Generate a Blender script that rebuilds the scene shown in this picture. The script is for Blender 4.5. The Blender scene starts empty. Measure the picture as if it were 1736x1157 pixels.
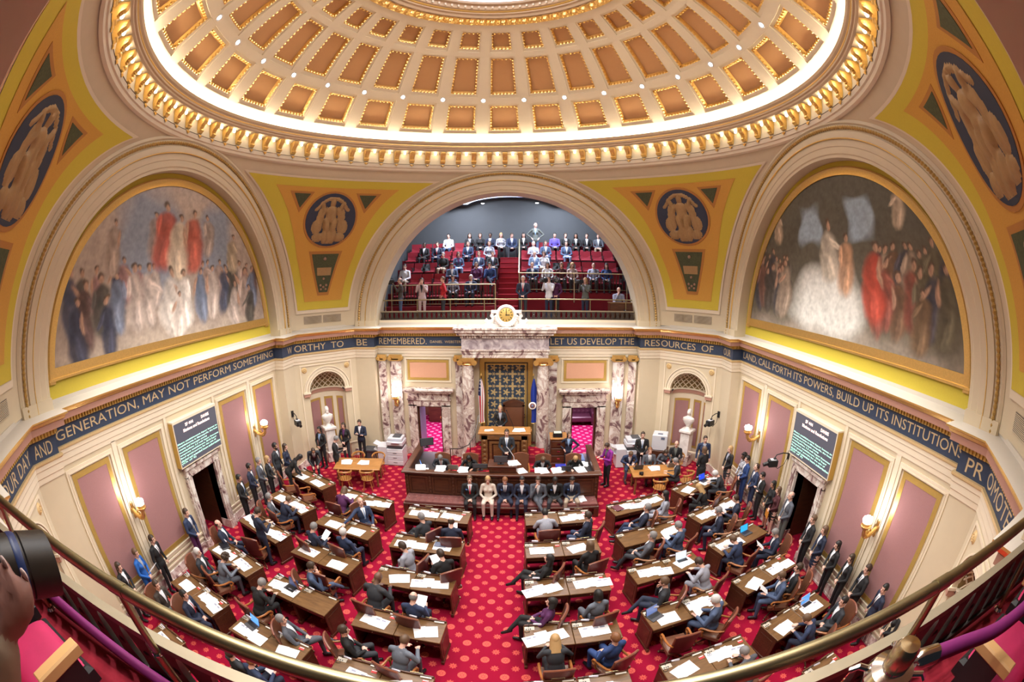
# Legislative chamber seen from its rear gallery through a fisheye lens.
import bpy, bmesh, math, random
from mathutils import Vector, Matrix, noise
from mathutils.bvhtree import BVHTree
from math import pi, sin, cos, sqrt, atan2, radians, hypot
random.seed(7)
scene = bpy.context.scene
COL = scene.collection

# ------------------------------------------------------------------ camera
CAMP = (0.7153, -8.765, 7.28)
YAW, PITCH, ROLL = 0.02792, -0.14339, -0.00182
C1, C3 = 1.31061, 0.19895          # angle = C1*q + C3*q^3, q = radius in kilopixels
IW, IH = 1736.0, 1157.0
def cam_axes():
    cy, sy, cp, sp = cos(YAW), sin(YAW), cos(PITCH), sin(PITCH)
    f = Vector((-sy*cp, cy*cp, sp)); r = Vector((cy, sy, 0)); u = r.cross(f)
    cr, sr = cos(ROLL), sin(ROLL)
    return r*cr+u*sr, u*cr-r*sr, f
CR_, CU_, CF_ = cam_axes()
cam = bpy.data.cameras.new('camera'); camo = bpy.data.objects.new('camera', cam); COL.objects.link(camo)
camo.matrix_world = Matrix((CR_, CU_, -CF_)).transposed().to_4x4()
camo.location = CAMP
cam.type = 'PANO'; cam.panorama_type = 'FISHEYE_LENS_POLYNOMIAL'
cam.sensor_fit = 'HORIZONTAL'; cam.sensor_width = 36.0
cam.fisheye_fov = radians(200)
(cam.fisheye_polynomial_k0, cam.fisheye_polynomial_k1, cam.fisheye_polynomial_k2,
 cam.fisheye_polynomial_k3, cam.fisheye_polynomial_k4) = (0.0, -C1/1000*IW/36, 0.0, -C3/1e9*(IW/36)**3, 0.0)
cam.clip_start = 0.02; cam.clip_end = 200
scene.camera = camo

# pixel -> direction, then onto a horizontal plane / wall (places things where they touch)
def ray(px, py):
    dx, dy = px-IW/2, -(py-IH/2); R = hypot(dx, dy)+1e-9; q = R/1000; th = C1*q+C3*q**3
    return CR_*(sin(th)*dx/R)+CU_*(sin(th)*dy/R)+CF_*cos(th)
def at_z(px, py, z): d = ray(px, py); return Vector(CAMP)+d*((z-CAMP[2])/d.z)
def at_y(px, py, y): d = ray(px, py); return Vector(CAMP)+d*((y-CAMP[1])/d.y)
def at_x(px, py, x): d = ray(px, py); return Vector(CAMP)+d*((x-CAMP[0])/d.x)

# ------------------------------------------------------------------ world, exposure, big lights
vs = scene.view_settings
scene.display_settings.display_device = 'sRGB'
vs.view_transform = 'Standard'; vs.look = 'None'; vs.exposure = 0.4; vs.gamma = 1.0; vs.use_curve_mapping = False
try:
    scene.cycles.use_denoising = True; scene.cycles.max_bounces = 6; scene.cycles.diffuse_bounces = 4
    scene.cycles.glossy_bounces = 3; scene.cycles.transmission_bounces = 4; scene.cycles.sample_clamp_indirect = 4.0
    scene.cycles.caustics_reflective = False; scene.cycles.caustics_refractive = False
except Exception: pass
world = bpy.data.worlds.new('world'); scene.world = world; world.use_nodes = True
world.node_tree.nodes['Background'].inputs[0].default_value = (0.05, 0.05, 0.06, 1)
world.node_tree.nodes['Background'].inputs[1].default_value = 0.2
def lamp(name, kind, loc, energy, color, size=0.1, rot=(0, 0, 0), **kw):
    l = bpy.data.lights.new(name, kind); l.energy = energy; l.color = color
    if kind == 'AREA': l.shape = kw.pop('shape', 'DISK'); l.size = size
    else: l.shadow_soft_size = size
    for k, v in kw.items(): setattr(l, k, v)
    o = bpy.data.objects.new(name, l); COL.objects.link(o); o.location = loc; o.rotation_euler = rot
    return o
# daylight and lamps behind the glazed eye of the dome
lamp('oculus_daylight', 'AREA', (0, 0, 16.3), 230, (1.0, 0.95, 0.87), 5.6)
# the ring of small downlights set in the dome ribs (bulbs are built with the dome)
LED_N = 28; LED_R, LED_Z = 6.55, 13.80
for i in range(LED_N):
    a = 2*pi*(i+0.5)/LED_N
    p = Vector((6.42*sin(a), 6.42*cos(a), 13.68)); q = Vector((0.5*sin(a), 0.5*cos(a), 0))     # aimed inward at the floor
    lamp('dome_downlight', 'SPOT', p, 400, (1.0, 0.975, 0.93), 0.05,
         rot=(p-q).to_track_quat('Z', 'Y').to_euler(), spot_size=radians(96), spot_blend=0.35)

# ------------------------------------------------------------------ mesh builder
class MB:
    def __init__(s): s.v = []; s.f = []; s.m = []; s.M = None
    def add(s, vs_, fs_, m=0, M=None):
        n = len(s.v); T = M or s.M
        s.v += [tuple(T @ Vector(p)) for p in vs_] if T else [tuple(p) for p in vs_]
        for f in fs_: s.f.append(tuple(n+i for i in f)); s.m.append(m)
        return s
    def box(s, x0, x1, y0, y1, z0, z1, m=0, M=None):
        v = [(x, y, z) for z in (z0, z1) for y in (y0, y1) for x in (x0, x1)]
        return s.add(v, [(0, 2, 3, 1), (4, 5, 7, 6), (0, 1, 5, 4), (2, 6, 7, 3), (0, 4, 6, 2), (1, 3, 7, 5)], m, M)
    def bev(s, x0, x1, y0, y1, z0, z1, b=0.01, m=0, M=None):
        # box with its top and bottom edges chamfered
        def ring(o, z): return [(x0+o, y0+o, z), (x1-o, y0+o, z), (x1-o, y1-o, z), (x0+o, y1-o, z)]
        v = ring(b, z0)+ring(0, z0+b)+ring(0, z1-b)+ring(b, z1)
        f = [(3, 2, 1, 0), (12, 13, 14, 15)]
        for k in range(3):
            for i in range(4): f.append((4*k+i, 4*k+(i+1) % 4, 4*k+4+(i+1) % 4, 4*k+4+i))
        return s.add(v, f, m, M)
    def prism(s, poly, z0, z1, m=0, M=None, cap=True):
        n = len(poly); v = [(p[0], p[1], z0) for p in poly]+[(p[0], p[1], z1) for p in poly]
        f = [(i, (i+1) % n, n+(i+1) % n, n+i) for i in range(n)]
        if cap: f += [tuple(range(n-1, -1, -1)), tuple(range(n, 2*n))]
        return s.add(v, f, m, M)
    def lathe(s, prof, n=24, m=0, M=None, a0=0.0, a1=2*pi, ms=None):
        full = abs(a1-a0-2*pi) < 1e-6; k = n if full else n+1; L = len(prof)
        v = []
        for i in range(k):
            a = a0+(a1-a0)*i/n
            v += [(p[0]*cos(a), p[0]*sin(a), p[1]) for p in prof]
        for j in range(L-1):
            fs = [(i*L+j, ((i+1) % k)*L+j, ((i+1) % k)*L+j+1, i*L+j+1) for i in range(n)]
            if j == 0: n0 = len(s.v); s.add(v, [], 0, M)
            for f in fs: s.f.append(tuple(n0+q for q in f)); s.m.append(ms[j] if ms else m)
        return s
    def tube(s, path, rad, n=8, m=0, M=None, cap=True, flat=1.0):
        P = [Vector(p) for p in path]; L = len(P)
        if not isinstance(rad, (list, tuple)): rad = [rad]*L
        v = []; up = Vector((0, 0, 1)); prev = None
        for i in range(L):
            t = (P[min(i+1, L-1)]-P[max(i-1, 0)]).normalized()
            if prev is None:
                a = t.cross(up)
                if a.length < 1e-3: a = t.cross(Vector((1, 0, 0)))
            else: a = prev-t*prev.dot(t)
            a.normalize(); prev = a; b = t.cross(a)
            for k in range(n):
                q = 2*pi*k/n; v.append(tuple(P[i]+a*(cos(q)*rad[i])+b*(sin(q)*rad[i]*flat)))
        f = [(i*n+k, i*n+(k+1) % n, (i+1)*n+(k+1) % n, (i+1)*n+k) for i in range(L-1) for k in range(n)]
        if cap: f += [tuple(range(n-1, -1, -1)), tuple((L-1)*n+k for k in range(n))]
        return s.add(v, f, m, M)
    def ball(s, c, r, n=10, k=6, m=0, M=None):
        if not isinstance(r, (list, tuple)): r = (r, r, r)
        v = [(c[0], c[1], c[2]-r[2])]
        for j in range(1, k):
            t = pi*j/k
            for i in range(n):
                a = 2*pi*i/n; v.append((c[0]+r[0]*sin(t)*cos(a), c[1]+r[1]*sin(t)*sin(a), c[2]-r[2]*cos(t)))
        v.append((c[0], c[1], c[2]+r[2])); e = len(v)-1
        f = [(0, 1+(i+1) % n, 1+i) for i in range(n)]
        for j in range(k-2):
            for i in range(n): f.append((1+j*n+i, 1+j*n+(i+1) % n, 1+(j+1)*n+(i+1) % n, 1+(j+1)*n+i))
        f += [(e, 1+(k-2)*n+i, 1+(k-2)*n+(i+1) % n) for i in range(n)]
        return s.add(v, f, m, M)
    def grid(s, fn, nu, nv, m=0, M=None, closed=False):
        v = [fn(i/nu, j/nv) for j in range(nv+1) for i in range(nu+1)]
        f = [(j*(nu+1)+i, j*(nu+1)+i+1, (j+1)*(nu+1)+i+1, (j+1)*(nu+1)+i) for j in range(nv) for i in range(nu)]
        return s.add(v, f, m, M)
    def mesh(s, name, mats, smooth=True, angle=38):
        me = bpy.data.meshes.new(name); me.from_pydata(s.v, [], s.f)
        for mt in (mats if isinstance(mats, (list, tuple)) else [mats]): me.materials.append(mt)
        me.polygons.foreach_set('material_index', s.m)
        if smooth:
            me.polygons.foreach_set('use_smooth', [True]*len(s.f)); me.set_sharp_from_angle(angle=radians(angle))
        me.update(); return me
    def build(s, name, mats, parent=None, smooth=True, angle=38):
        o = bpy.data.objects.new(name, s.mesh(name, mats, smooth, angle)); COL.objects.link(o)
        if parent: o.parent = parent
        return o
def link(name, me, parent=None, loc=None, rotz=None):
    o = bpy.data.objects.new(name, me); COL.objects.link(o)
    if parent: o.parent = parent
    if loc is not None: o.location = loc
    if rotz is not None: o.rotation_euler = (0, 0, rotz)
    return o
def tag(o, label=None, cat=None, group=None, kind=None):
    if label: o['label'] = label
    if cat: o['category'] = cat
    if group: o['group'] = group
    if kind: o['kind'] = kind
    return o
def empty(name, loc=(0, 0, 0), rotz=0.0):
    o = bpy.data.objects.new(name, None); COL.objects.link(o); o.location = loc; o.rotation_euler = (0, 0, rotz)
    o.empty_display_size = 0.1
    return o
def copy_tree(o, parent=None):
    c = o.copy(); COL.objects.link(c)
    if parent: c.parent = parent
    for ch in o.children: copy_tree(ch, c)
    return c
def Rz(a): return Matrix.Rotation(a, 4, 'Z')
def T(x, y, z): return Matrix.Translation((x, y, z))

# ------------------------------------------------------------------ materials
MATS = {}
def mat(name, col, rough=0.5, metal=0.0, var=0.0, scale=8.0, bump=0.0, emis=None, estr=0.0, spec=None, sheen=0.0, trans=0.0):
    if name in MATS: return MATS[name]
    m = bpy.data.materials.new(name); m.use_nodes = True; nt = m.node_tree; b = nt.nodes['Principled BSDF']
    c = (*col, 1) if len(col) == 3 else col
    b.inputs['Base Color'].default_value = c; b.inputs['Roughness'].default_value = rough; b.inputs['Metallic'].default_value = metal
    if spec is not None: b.inputs['Specular IOR Level'].default_value = spec
    if sheen: b.inputs['Sheen Weight'].default_value = sheen; b.inputs['Sheen Tint'].default_value = c
    if trans: b.inputs['Transmission Weight'].default_value = trans
    if emis: b.inputs['Emission Color'].default_value = (*emis, 1); b.inputs['Emission Strength'].default_value = estr
    if var or bump:
        tc = nt.nodes.new('ShaderNodeTexCoord'); n = nt.nodes.new('ShaderNodeTexNoise')
        n.inputs['Scale'].default_value = scale; n.inputs['Detail'].default_value = 4
        nt.links.new(tc.outputs['Object'], n.inputs['Vector'])
        if var:
            mx = nt.nodes.new('ShaderNodeMix'); mx.data_type = 'RGBA'
            mx.inputs[6].default_value = tuple(max(0, q*(1-var)) for q in c[:3])+(1,); mx.inputs[7].default_value = tuple(min(1, q*(1+var)) for q in c[:3])+(1,)
            nt.links.new(n.outputs['Fac'], mx.inputs[0]); nt.links.new(mx.outputs[2], b.inputs['Base Color'])
        if bump:
            bp = nt.nodes.new('ShaderNodeBump'); bp.inputs['Strength'].default_value = bump; bp.inputs['Distance'].default_value = 0.02
            nt.links.new(n.outputs['Fac'], bp.inputs['Height']); nt.links.new(bp.outputs['Normal'], b.inputs['Normal'])
    MATS[name] = m
    return m
def ramp_mat(name, stops, scale=3.0, dist=1.5, detail=6, rough=0.3, kind='noise', stretch=(1, 1, 1), bump=0.0, metal=0.0):
    m = bpy.data.materials.new(name); m.use_nodes = True; nt = m.node_tree; b = nt.nodes['Principled BSDF']
    b.inputs['Roughness'].default_value = rough; b.inputs['Metallic'].default_value = metal
    tc = nt.nodes.new('ShaderNodeTexCoord'); mp = nt.nodes.new('ShaderNodeMapping'); mp.inputs['Scale'].default_value = stretch
    nt.links.new(tc.outputs['Object'], mp.inputs['Vector'])
    n = nt.nodes.new('ShaderNodeTexNoise'); n.inputs['Scale'].default_value = scale; n.inputs['Detail'].default_value = detail
    n.inputs['Distortion'].default_value = dist
    nt.links.new(mp.outputs['Vector'], n.inputs['Vector'])
    r = nt.nodes.new('ShaderNodeValToRGB'); els = r.color_ramp.elements
    while len(els) < len(stops): els.new(0.5)
    for e, (p, c) in zip(els, stops): e.position = p; e.color = (*c, 1)
    nt.links.new(n.outputs['Fac'], r.inputs['Fac']); nt.links.new(r.outputs['Color'], b.inputs['Base Color'])
    if bump:
        bp = nt.nodes.new('ShaderNodeBump'); bp.inputs['Strength'].default_value = bump; bp.inputs['Distance'].default_value = 0.01
        nt.links.new(n.outputs['Fac'], bp.inputs['Height']); nt.links.new(bp.outputs['Normal'], b.inputs['Normal'])
    MATS[name] = m
    return m
def emit_mat(name, col, strength):
    return mat(name, (0.8, 0.8, 0.8), 0.5, emis=col, estr=strength)

CREAM = mat('cream_plaster', (0.60, 0.505, 0.355), 0.6, var=0.05, scale=3, bump=0.05)
CREAM2 = mat('pale_cream_plaster', (0.72, 0.62, 0.47), 0.55, var=0.04, scale=4)
STONE = mat('warm_stone', (0.56, 0.42, 0.27), 0.6, var=0.06, scale=6, bump=0.06)
IVORY = mat('ivory_dome_plaster', (0.78, 0.68, 0.49), 0.6, var=0.03, scale=5)
WHITE = mat('white_paint', (0.58, 0.53, 0.46), 0.5)
GOLD = mat('gilding', (0.86, 0.60, 0.22), 0.34, 1.0, var=0.15, scale=30, bump=0.15)
GOLDP = mat('gold_paint', (0.64, 0.43, 0.12), 0.38, 0.6, var=0.1, scale=12)
YELLOW = mat('yellow_field', (0.58, 0.46, 0.045), 0.55, var=0.06, scale=25, bump=0.1)
ORANGE = mat('ochre_field', (0.60, 0.32, 0.055), 0.5, 0.15, var=0.12, scale=40, bump=0.2)
COFFER = mat('coffer_terracotta', (0.66, 0.36, 0.15), 0.7, var=0.03, scale=6)
PINK = mat('pink_moulding', (0.42, 0.22, 0.165), 0.6, var=0.05)
NAVY = mat('navy_frieze', (0.030, 0.048, 0.095), 0.55, var=0.15, scale=18)
DAMASK = mat('mauve_damask', (0.33, 0.165, 0.165), 0.75, var=0.10, scale=45)
PEACH = mat('peach_panel', (0.62, 0.33, 0.21), 0.7, var=0.05, scale=30)
BRASS = mat('aged_brass', (0.36, 0.31, 0.18), 0.36, 1.0, var=0.35, scale=6)
BRONZE = mat('dark_bronze', (0.085, 0.075, 0.07), 0.35, 0.9, var=0.3, scale=12)
CHROME = mat('chrome', (0.8, 0.8, 0.8), 0.12, 1.0)
BLACK = mat('black_plastic', (0.012, 0.012, 0.014), 0.4)
DGREY = mat('dark_grey_plastic', (0.06, 0.06, 0.07), 0.45)
LGREY = mat('light_grey_plastic', (0.62, 0.62, 0.66), 0.45)
PAPER = mat('white_paper', (0.86, 0.86, 0.88), 0.7)
MARBLE = ramp_mat('veined_marble', [(0.30, (0.10, 0.055, 0.06)), (0.42, (0.27, 0.16, 0.16)), (0.47, (0.64, 0.56, 0.50)), (0.53, (0.48, 0.36, 0.32)), (0.58, (0.72, 0.66, 0.60)), (0.72, (0.82, 0.78, 0.73))], 2.1, 2.2, 8, 0.22, stretch=(1, 1, 0.7))
MARBLEG = ramp_mat('grey_marble', [(0.30, (0.22, 0.17, 0.19)), (0.5, (0.42, 0.36, 0.38)), (0.7, (0.66, 0.60, 0.60))], 3.0, 1.5, 8, 0.25)
MARBLEW = ramp_mat('white_marble', [(0.3, (0.62, 0.56, 0.53)), (0.6, (0.82, 0.78, 0.74))], 3.0, 1.0, 6, 0.3)
WOOD = ramp_mat('walnut_wood', [(0.3, (0.050, 0.016, 0.009)), (0.6, (0.090, 0.030, 0.014)), (0.8, (0.13, 0.046, 0.020))], 3.0, 1.0, 6, 0.32, stretch=(1, 9, 9))
WOODTOP = ramp_mat('worn_desk_wood', [(0.3, (0.105, 0.050, 0.018)), (0.6, (0.165, 0.083, 0.030)), (0.8, (0.21, 0.11, 0.044))], 2.0, 0.8, 6, 0.34, stretch=(1.2, 8, 8))
OAK = ramp_mat('golden_oak', [(0.3, (0.30, 0.13, 0.03)), (0.6, (0.46, 0.21, 0.06)), (0.8, (0.55, 0.28, 0.09))], 3.0, 0.8, 5, 0.32, stretch=(1, 8, 8))
BEECH = mat('pale_beech', (0.62, 0.36, 0.15), 0.4, var=0.08, scale=5)
LEATHER = mat('brown_leather', (0.155, 0.060, 0.032), 0.33, var=0.12, scale=9, bump=0.1)
LEATHERB = mat('oxblood_leather', (0.105, 0.022, 0.022), 0.34, var=0.1, scale=8)
VELVET = mat('red_velvet', (0.42, 0.014, 0.085), 0.75, var=0.15, scale=12, sheen=0.6)
SEATRED = mat('red_seat_fabric', (0.26, 0.008, 0.024), 0.7, var=0.12, scale=20, sheen=0.3)
REDCARP = mat('plain_red_carpet', (0.17, 0.004, 0.014), 0.9, var=0.2, scale=60)
TEXTGOLD = mat('gold_lettering', (0.60, 0.46, 0.26), 0.5)
REDPRINT = mat('red_card', (0.62, 0.05, 0.05), 0.6)

def carpet(name, base, motif, motif2):
    m = bpy.data.materials.new(name); m.use_nodes = True; nt = m.node_tree; b = nt.nodes['Principled BSDF']; N = nt.nodes.new
    b.inputs['Roughness'].default_value = 0.9; b.inputs['Specular IOR Level'].default_value = 0.15
    tc = N('ShaderNodeTexCoord')
    def math_(op, a, b_=None, c_=None):
        q = N('ShaderNodeMath'); q.operation = op
        for i, x in enumerate((a, b_, c_)):
            if x is None: continue
            if isinstance(x, (int, float)): q.inputs[i].default_value = x
            else: nt.links.new(x, q.inputs[i])
        return q.outputs[0]
    sp = N('ShaderNodeSeparateXYZ'); nt.links.new(tc.outputs['Object'], sp.inputs[0])
    def lattice(ox, oy):
        x = math_('SUBTRACT', math_('FRACT', math_('ADD', math_('DIVIDE', sp.outputs[0], 0.41), ox)), 0.5)
        y = math_('SUBTRACT', math_('FRACT', math_('ADD', math_('DIVIDE', sp.outputs[1], 0.50), oy)), 0.5)
        x = math_('MULTIPLY', x, 0.41); y = math_('MULTIPLY', y, 0.50)
        r = math_('SQRT', math_('ADD', math_('MULTIPLY', x, x), math_('MULTIPLY', y, y)))
        return r, math_('ARCTAN2', y, x)
    r1, a1 = lattice(0.5, 0.14); r2, a2 = lattice(0.0, 0.64)
    # round medallion: scalloped edge, dark ring, light heart
    e1 = math_('LESS_THAN', r1, math_('ADD', 0.089, math_('MULTIPLY', math_('COSINE', math_('MULTIPLY', a1, 16)), 0.004)))
    ring = math_('MULTIPLY', math_('GREATER_THAN', r1, 0.026), math_('LESS_THAN', r1, 0.040))
    spk = math_('MULTIPLY', math_('GREATER_THAN', math_('COSINE', math_('MULTIPLY', a1, 8)), 0.75), math_('MULTIPLY', math_('GREATER_THAN', r1, 0.05), math_('LESS_THAN', r1, 0.075)))
    f1 = math_('MULTIPLY', e1, math_('SUBTRACT', 1.0, math_('MULTIPLY', math_('MAXIMUM', ring, spk), 0.6)))
    e2 = math_('LESS_THAN', r2, math_('ADD', 0.070, math_('MULTIPLY', math_('COSINE', math_('MULTIPLY', a2, 8)), 0.016)))
    h2 = math_('LESS_THAN', r2, 0.018)
    f2 = math_('MULTIPLY', e2, math_('SUBTRACT', 1.0, math_('MULTIPLY', h2, 0.6)))
    nz = N('ShaderNodeTexNoise'); nz.inputs['Scale'].default_value = 160; nt.links.new(tc.outputs['Object'], nz.inputs['Vector'])
    def mix(f, a, b_):
        q = N('ShaderNodeMix'); q.data_type = 'RGBA'; nt.links.new(f, q.inputs[0])
        for i, x in ((6, a), (7, b_)):
            if isinstance(x, tuple): q.inputs[i].default_value = (*x, 1)
            else: nt.links.new(x, q.inputs[i])
        return q.outputs[2]
    c0 = mix(nz.outputs['Fac'], tuple(q*0.8 for q in base), tuple(q*1.2 for q in base))
    c1 = mix(f2, c0, motif2); c2 = mix(f1, c1, motif)
    nt.links.new(c2, b.inputs['Base Color'])
    MATS[name] = m
    return m
CARPET = carpet('medallion_carpet', (0.285, 0.003, 0.027), (0.66, 0.11, 0.085), (0.60, 0.085, 0.07))
CARPETP = carpet('magenta_medallion_carpet', (0.42, 0.006, 0.105), (0.80, 0.34, 0.48), (0.78, 0.30, 0.45))
import numpy as np
# ------------------------------------------------------------------ room plan
S, PF, A, BC = 8.40, 8.02, 5.25, 6.08         # wall plane, pier face, wall half length, chamfer corner
ZC, RA = 5.43, 5.10                           # arch centre height, inner radius
W_FRONT, W_LEFT, W_RIGHT, W_BACK = T(0, S, 0), T(-S, 0, 0) @ Rz(pi/2), T(S, 0, 0) @ Rz(-pi/2), T(0, -S, 0) @ Rz(pi)
CH = (PF+BC)/2
C_FL, C_FR, C_BL, C_BR = T(-CH, CH, 0) @ Rz(pi/4), T(CH, CH, 0) @ Rz(-pi/4), T(-CH, -CH, 0) @ Rz(3*pi/4), T(CH, -CH, 0) @ Rz(-3*pi/4)
CHL = (PF-BC)/sqrt(2)                         # chamfer half length
def structure(o, label=None): return tag(o, label, None, None, 'structure')

fl = MB(); fl.box(-8.9, 8.9, -8.9, 8.7, -0.1, 0.0)
structure(fl.build('floor', CARPET), 'red carpet with pale coral medallions covering the chamber floor')

# ---- side walls -------------------------------------------------
def frame_rect(mb, x0, x1, z0, z1, w, y0, y1, m, M):
    mb.box(x0, x1, y0, y1, z1-w, z1, m, M); mb.box(x0, x1, y0, y1, z0, z0+w, m, M)
    mb.box(x0, x0+w, y0, y1, z0+w, z1-w, m, M); mb.box(x1-w, x1, y0, y1, z0+w, z1-w, m, M)
PANELS = [(-4.88, -3.53), (-2.97, -1.46), (1.46, 2.97), (3.53, 4.88)]
def side_wall(name, M, side):
    w = MB(); w.M = M
    w.box(-A, -0.60, 0, 0.3, 0, 5.5); w.box(0.60, A, 0, 0.3, 0, 5.5); w.box(-0.60, 0.60, 0, 0.3, 2.33, 5.5)
    o = structure(w.build(name, CREAM), f'cream plaster wall with mauve panels on the {side} side')
    for (x0, x1) in PANELS:
        q = MB(); frame_rect(q, x0-0.17, x1+0.17, 0.66, 4.06, 0.07, -0.035, 0.0, 0, M); frame_rect(q, x0-0.10, x1+0.10, 0.73, 3.99, 0.03, -0.05, 0, 0, M)
        q.build('panel_moulding', CREAM2, o)
        q = MB(); frame_rect(q, x0, x1, 0.80, 3.92, 0.13, -0.02, 0.0, 0, M); q.build('gilded_panel_frame', GOLDP, o)
        q = MB(); q.box(x0+0.13, x1-0.13, -0.012, 0.0, 0.93, 3.79, 0, M); q.build('damask_panel', DAMASK, o)
    for sx in (-1, 1):
        a, b = (-A, -0.86) if sx < 0 else (0.86, A)
        q = MB(); q.box(a, b, -0.05, 0, 0.56, 0.61, 0, M); q.box(a, b, -0.04, 0, 0.40, 0.44, 0, M); q.build('chair_rail', CREAM2, o)
        q = MB(); q.box(a, b, -0.05, 0, 0, 0.30, 0, M); q.box(a, b, -0.07, 0, 0, 0.06, 0, M); q.build('marble_base', MARBLE, o)
        q = MB(); q.box(min(sx*1.12, sx*1.22), max(sx*1.12, sx*1.22), -0.03, 0, 0.62, 4.2, 0, M); q.build('pilaster_strip', CREAM2, o)
        q = MB(); q.box(min(sx*3.17, sx*3.33), max(sx*3.17, sx*3.33), -0.025, 0, 0.62, 4.2, 0, M); q.build('pilaster_strip', CREAM2, o)
    return o
wl = side_wall('wall_left', W_LEFT, 'left'); wr = side_wall('wall_right', W_RIGHT, 'right')

def side_door(n, M, flip):
    d = structure(empty(f'door_{n}'))
    q = MB(); q.M = M
    for sx in (-1, 1):
        x0, x1 = (sx*0.60, sx*0.86); a, b = min(x0, x1), max(x0, x1)
        q.box(a, b, -0.10, 0.30, 0.30, 2.36); q.box(a+0.07, b-0.07, -0.13, -0.09, 0.30, 2.40); q.box(a-0.02, b+0.02, -0.14, 0.3, 0, 0.30)
    q.box(-0.86, 0.86, -0.10, 0.3, 2.33, 2.60); q.box(-0.90, 0.90, -0.17, 0.0, 2.58, 2.66)
    q.build('marble_door_frame', MARBLE, d)
    q = MB(); q.M = M
    q.box(-0.60, 0.60, 1.35, 1.4, 0, 2.6); q.box(-0.75, -0.60, 0.3, 1.4, 0, 2.6); q.box(0.60, 0.75, 0.3, 1.4, 0, 2.6); q.box(-0.75, 0.75, 0.3, 1.4, 2.33, 2.6)
    q.build('vestibule_lining', WOOD, d)
    q = MB(); q.M = M; q.box(-0.75, 0.75, 0.2, 1.4, -0.05, 0.004); q.build('threshold_carpet', CARPET, d)
    # leaf standing ajar, its upper light panel
    L = M @ T(flip*0.55, 0.34, 0) @ Rz(flip*-1.05)
    q = MB(); q.M = L; x0, x1 = (0, -flip*0.98); a, b = min(x0, x1), max(x0, x1)
    q.box(a, b, 0, 0.05, 0.02, 2.28); lf = q.build('door_leaf', WOOD, d)
    q = MB(); q.M = L; q.box(a+0.16, b-0.16, -0.012, 0.0, 1.15, 2.05); q.build('door_light', mat('pale_door_panel', (0.62, 0.52, 0.40), 0.5), lf)
    q = MB(); q.M = L; q.box(a+0.14, b-0.14, -0.012, 0, 0.2, 0.85); q.build('door_panel', WOOD, lf)
    return d
side_door(1, W_LEFT, -1); side_door(2, W_RIGHT, 1)

# ---- front wall: doorways, peach panels, central recess ----------
w = MB(); w.M = W_FRONT
for sx in (-1, 1):
    for a, b, z0, z1 in ((1.05, 2.59, 0, 5.5), (3.63, A, 0, 5.5), (2.59, 3.63, 2.15, 5.5)):
        w.box(min(sx*a, sx*b), max(sx*a, sx*b), 0, 0.3, z0, z1)
w.box(-1.05, 1.05, 0.25, 0.5, 0, 5.5)
wf = structure(w.build('wall_front', CREAM), 'cream plaster front wall with marble pilasters and two doorways')
for sx in (-1, 1):
    X = lambda a, b: (min(sx*a, sx*b), max(sx*a, sx*b))
    q = MB(); frame_rect(q, *X(2.16, 4.06), 3.14, 4.12, 0.05, -0.03, 0, 0, W_FRONT); q.build('panel_moulding', CREAM2, wf)
    q = MB(); frame_rect(q, *X(2.26, 3.96), 3.22, 4.04, 0.10, -0.015, 0, 0, W_FRONT); q.build('gilded_panel_frame', GOLDP, wf)
    q = MB(); q.box(*X(2.36, 3.86), -0.008, 0, 3.32, 3.94, 0, W_FRONT); q.build('peach_panel', PEACH, wf)
    for a, b in ((4.86, 5.16), (4.20, 4.66), (1.66, 1.98)):
        x0, x1 = X(a, b); q = MB(); q.M = W_FRONT
        q.box(x0, x1, -0.13, 0, 0.35, 4.02); q.box(x0-0.05, x1+0.05, -0.18, 0, 0, 0.35); q.box(x0-0.02, x1+0.02, -0.15, 0, 0.35, 0.47)
        p = q.build('marble_pilaster', MARBLE, wf)
        q = MB(); q.M = W_FRONT
        q.box(x0-0.03, x1+0.03, -0.19, 0, 4.18, 4.26); q.box(x0, x1, -0.15, 0, 4.0, 4.05); q.box(x0, x1, -0.16, 0, 4.10, 4.18)
        for vx in (x0, x1): q.tube([(vx, -0.22, 4.11), (vx, 0.0, 4.11)], 0.085, 12); q.tube([(vx, -0.235, 4.11), (vx, -0.22, 4.11)], 0.035, 8)
        q.build('gilded_ionic_capital', GOLD, p)
    q = MB(); q.box(*X(1.05, 2.20), -0.05, 0, 0, 0.30, 0, W_FRONT); q.box(*X(3.98, A), -0.05, 0, 0, 0.30, 0, W_FRONT); q.build('marble_base', MARBLE, wf)
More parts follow.
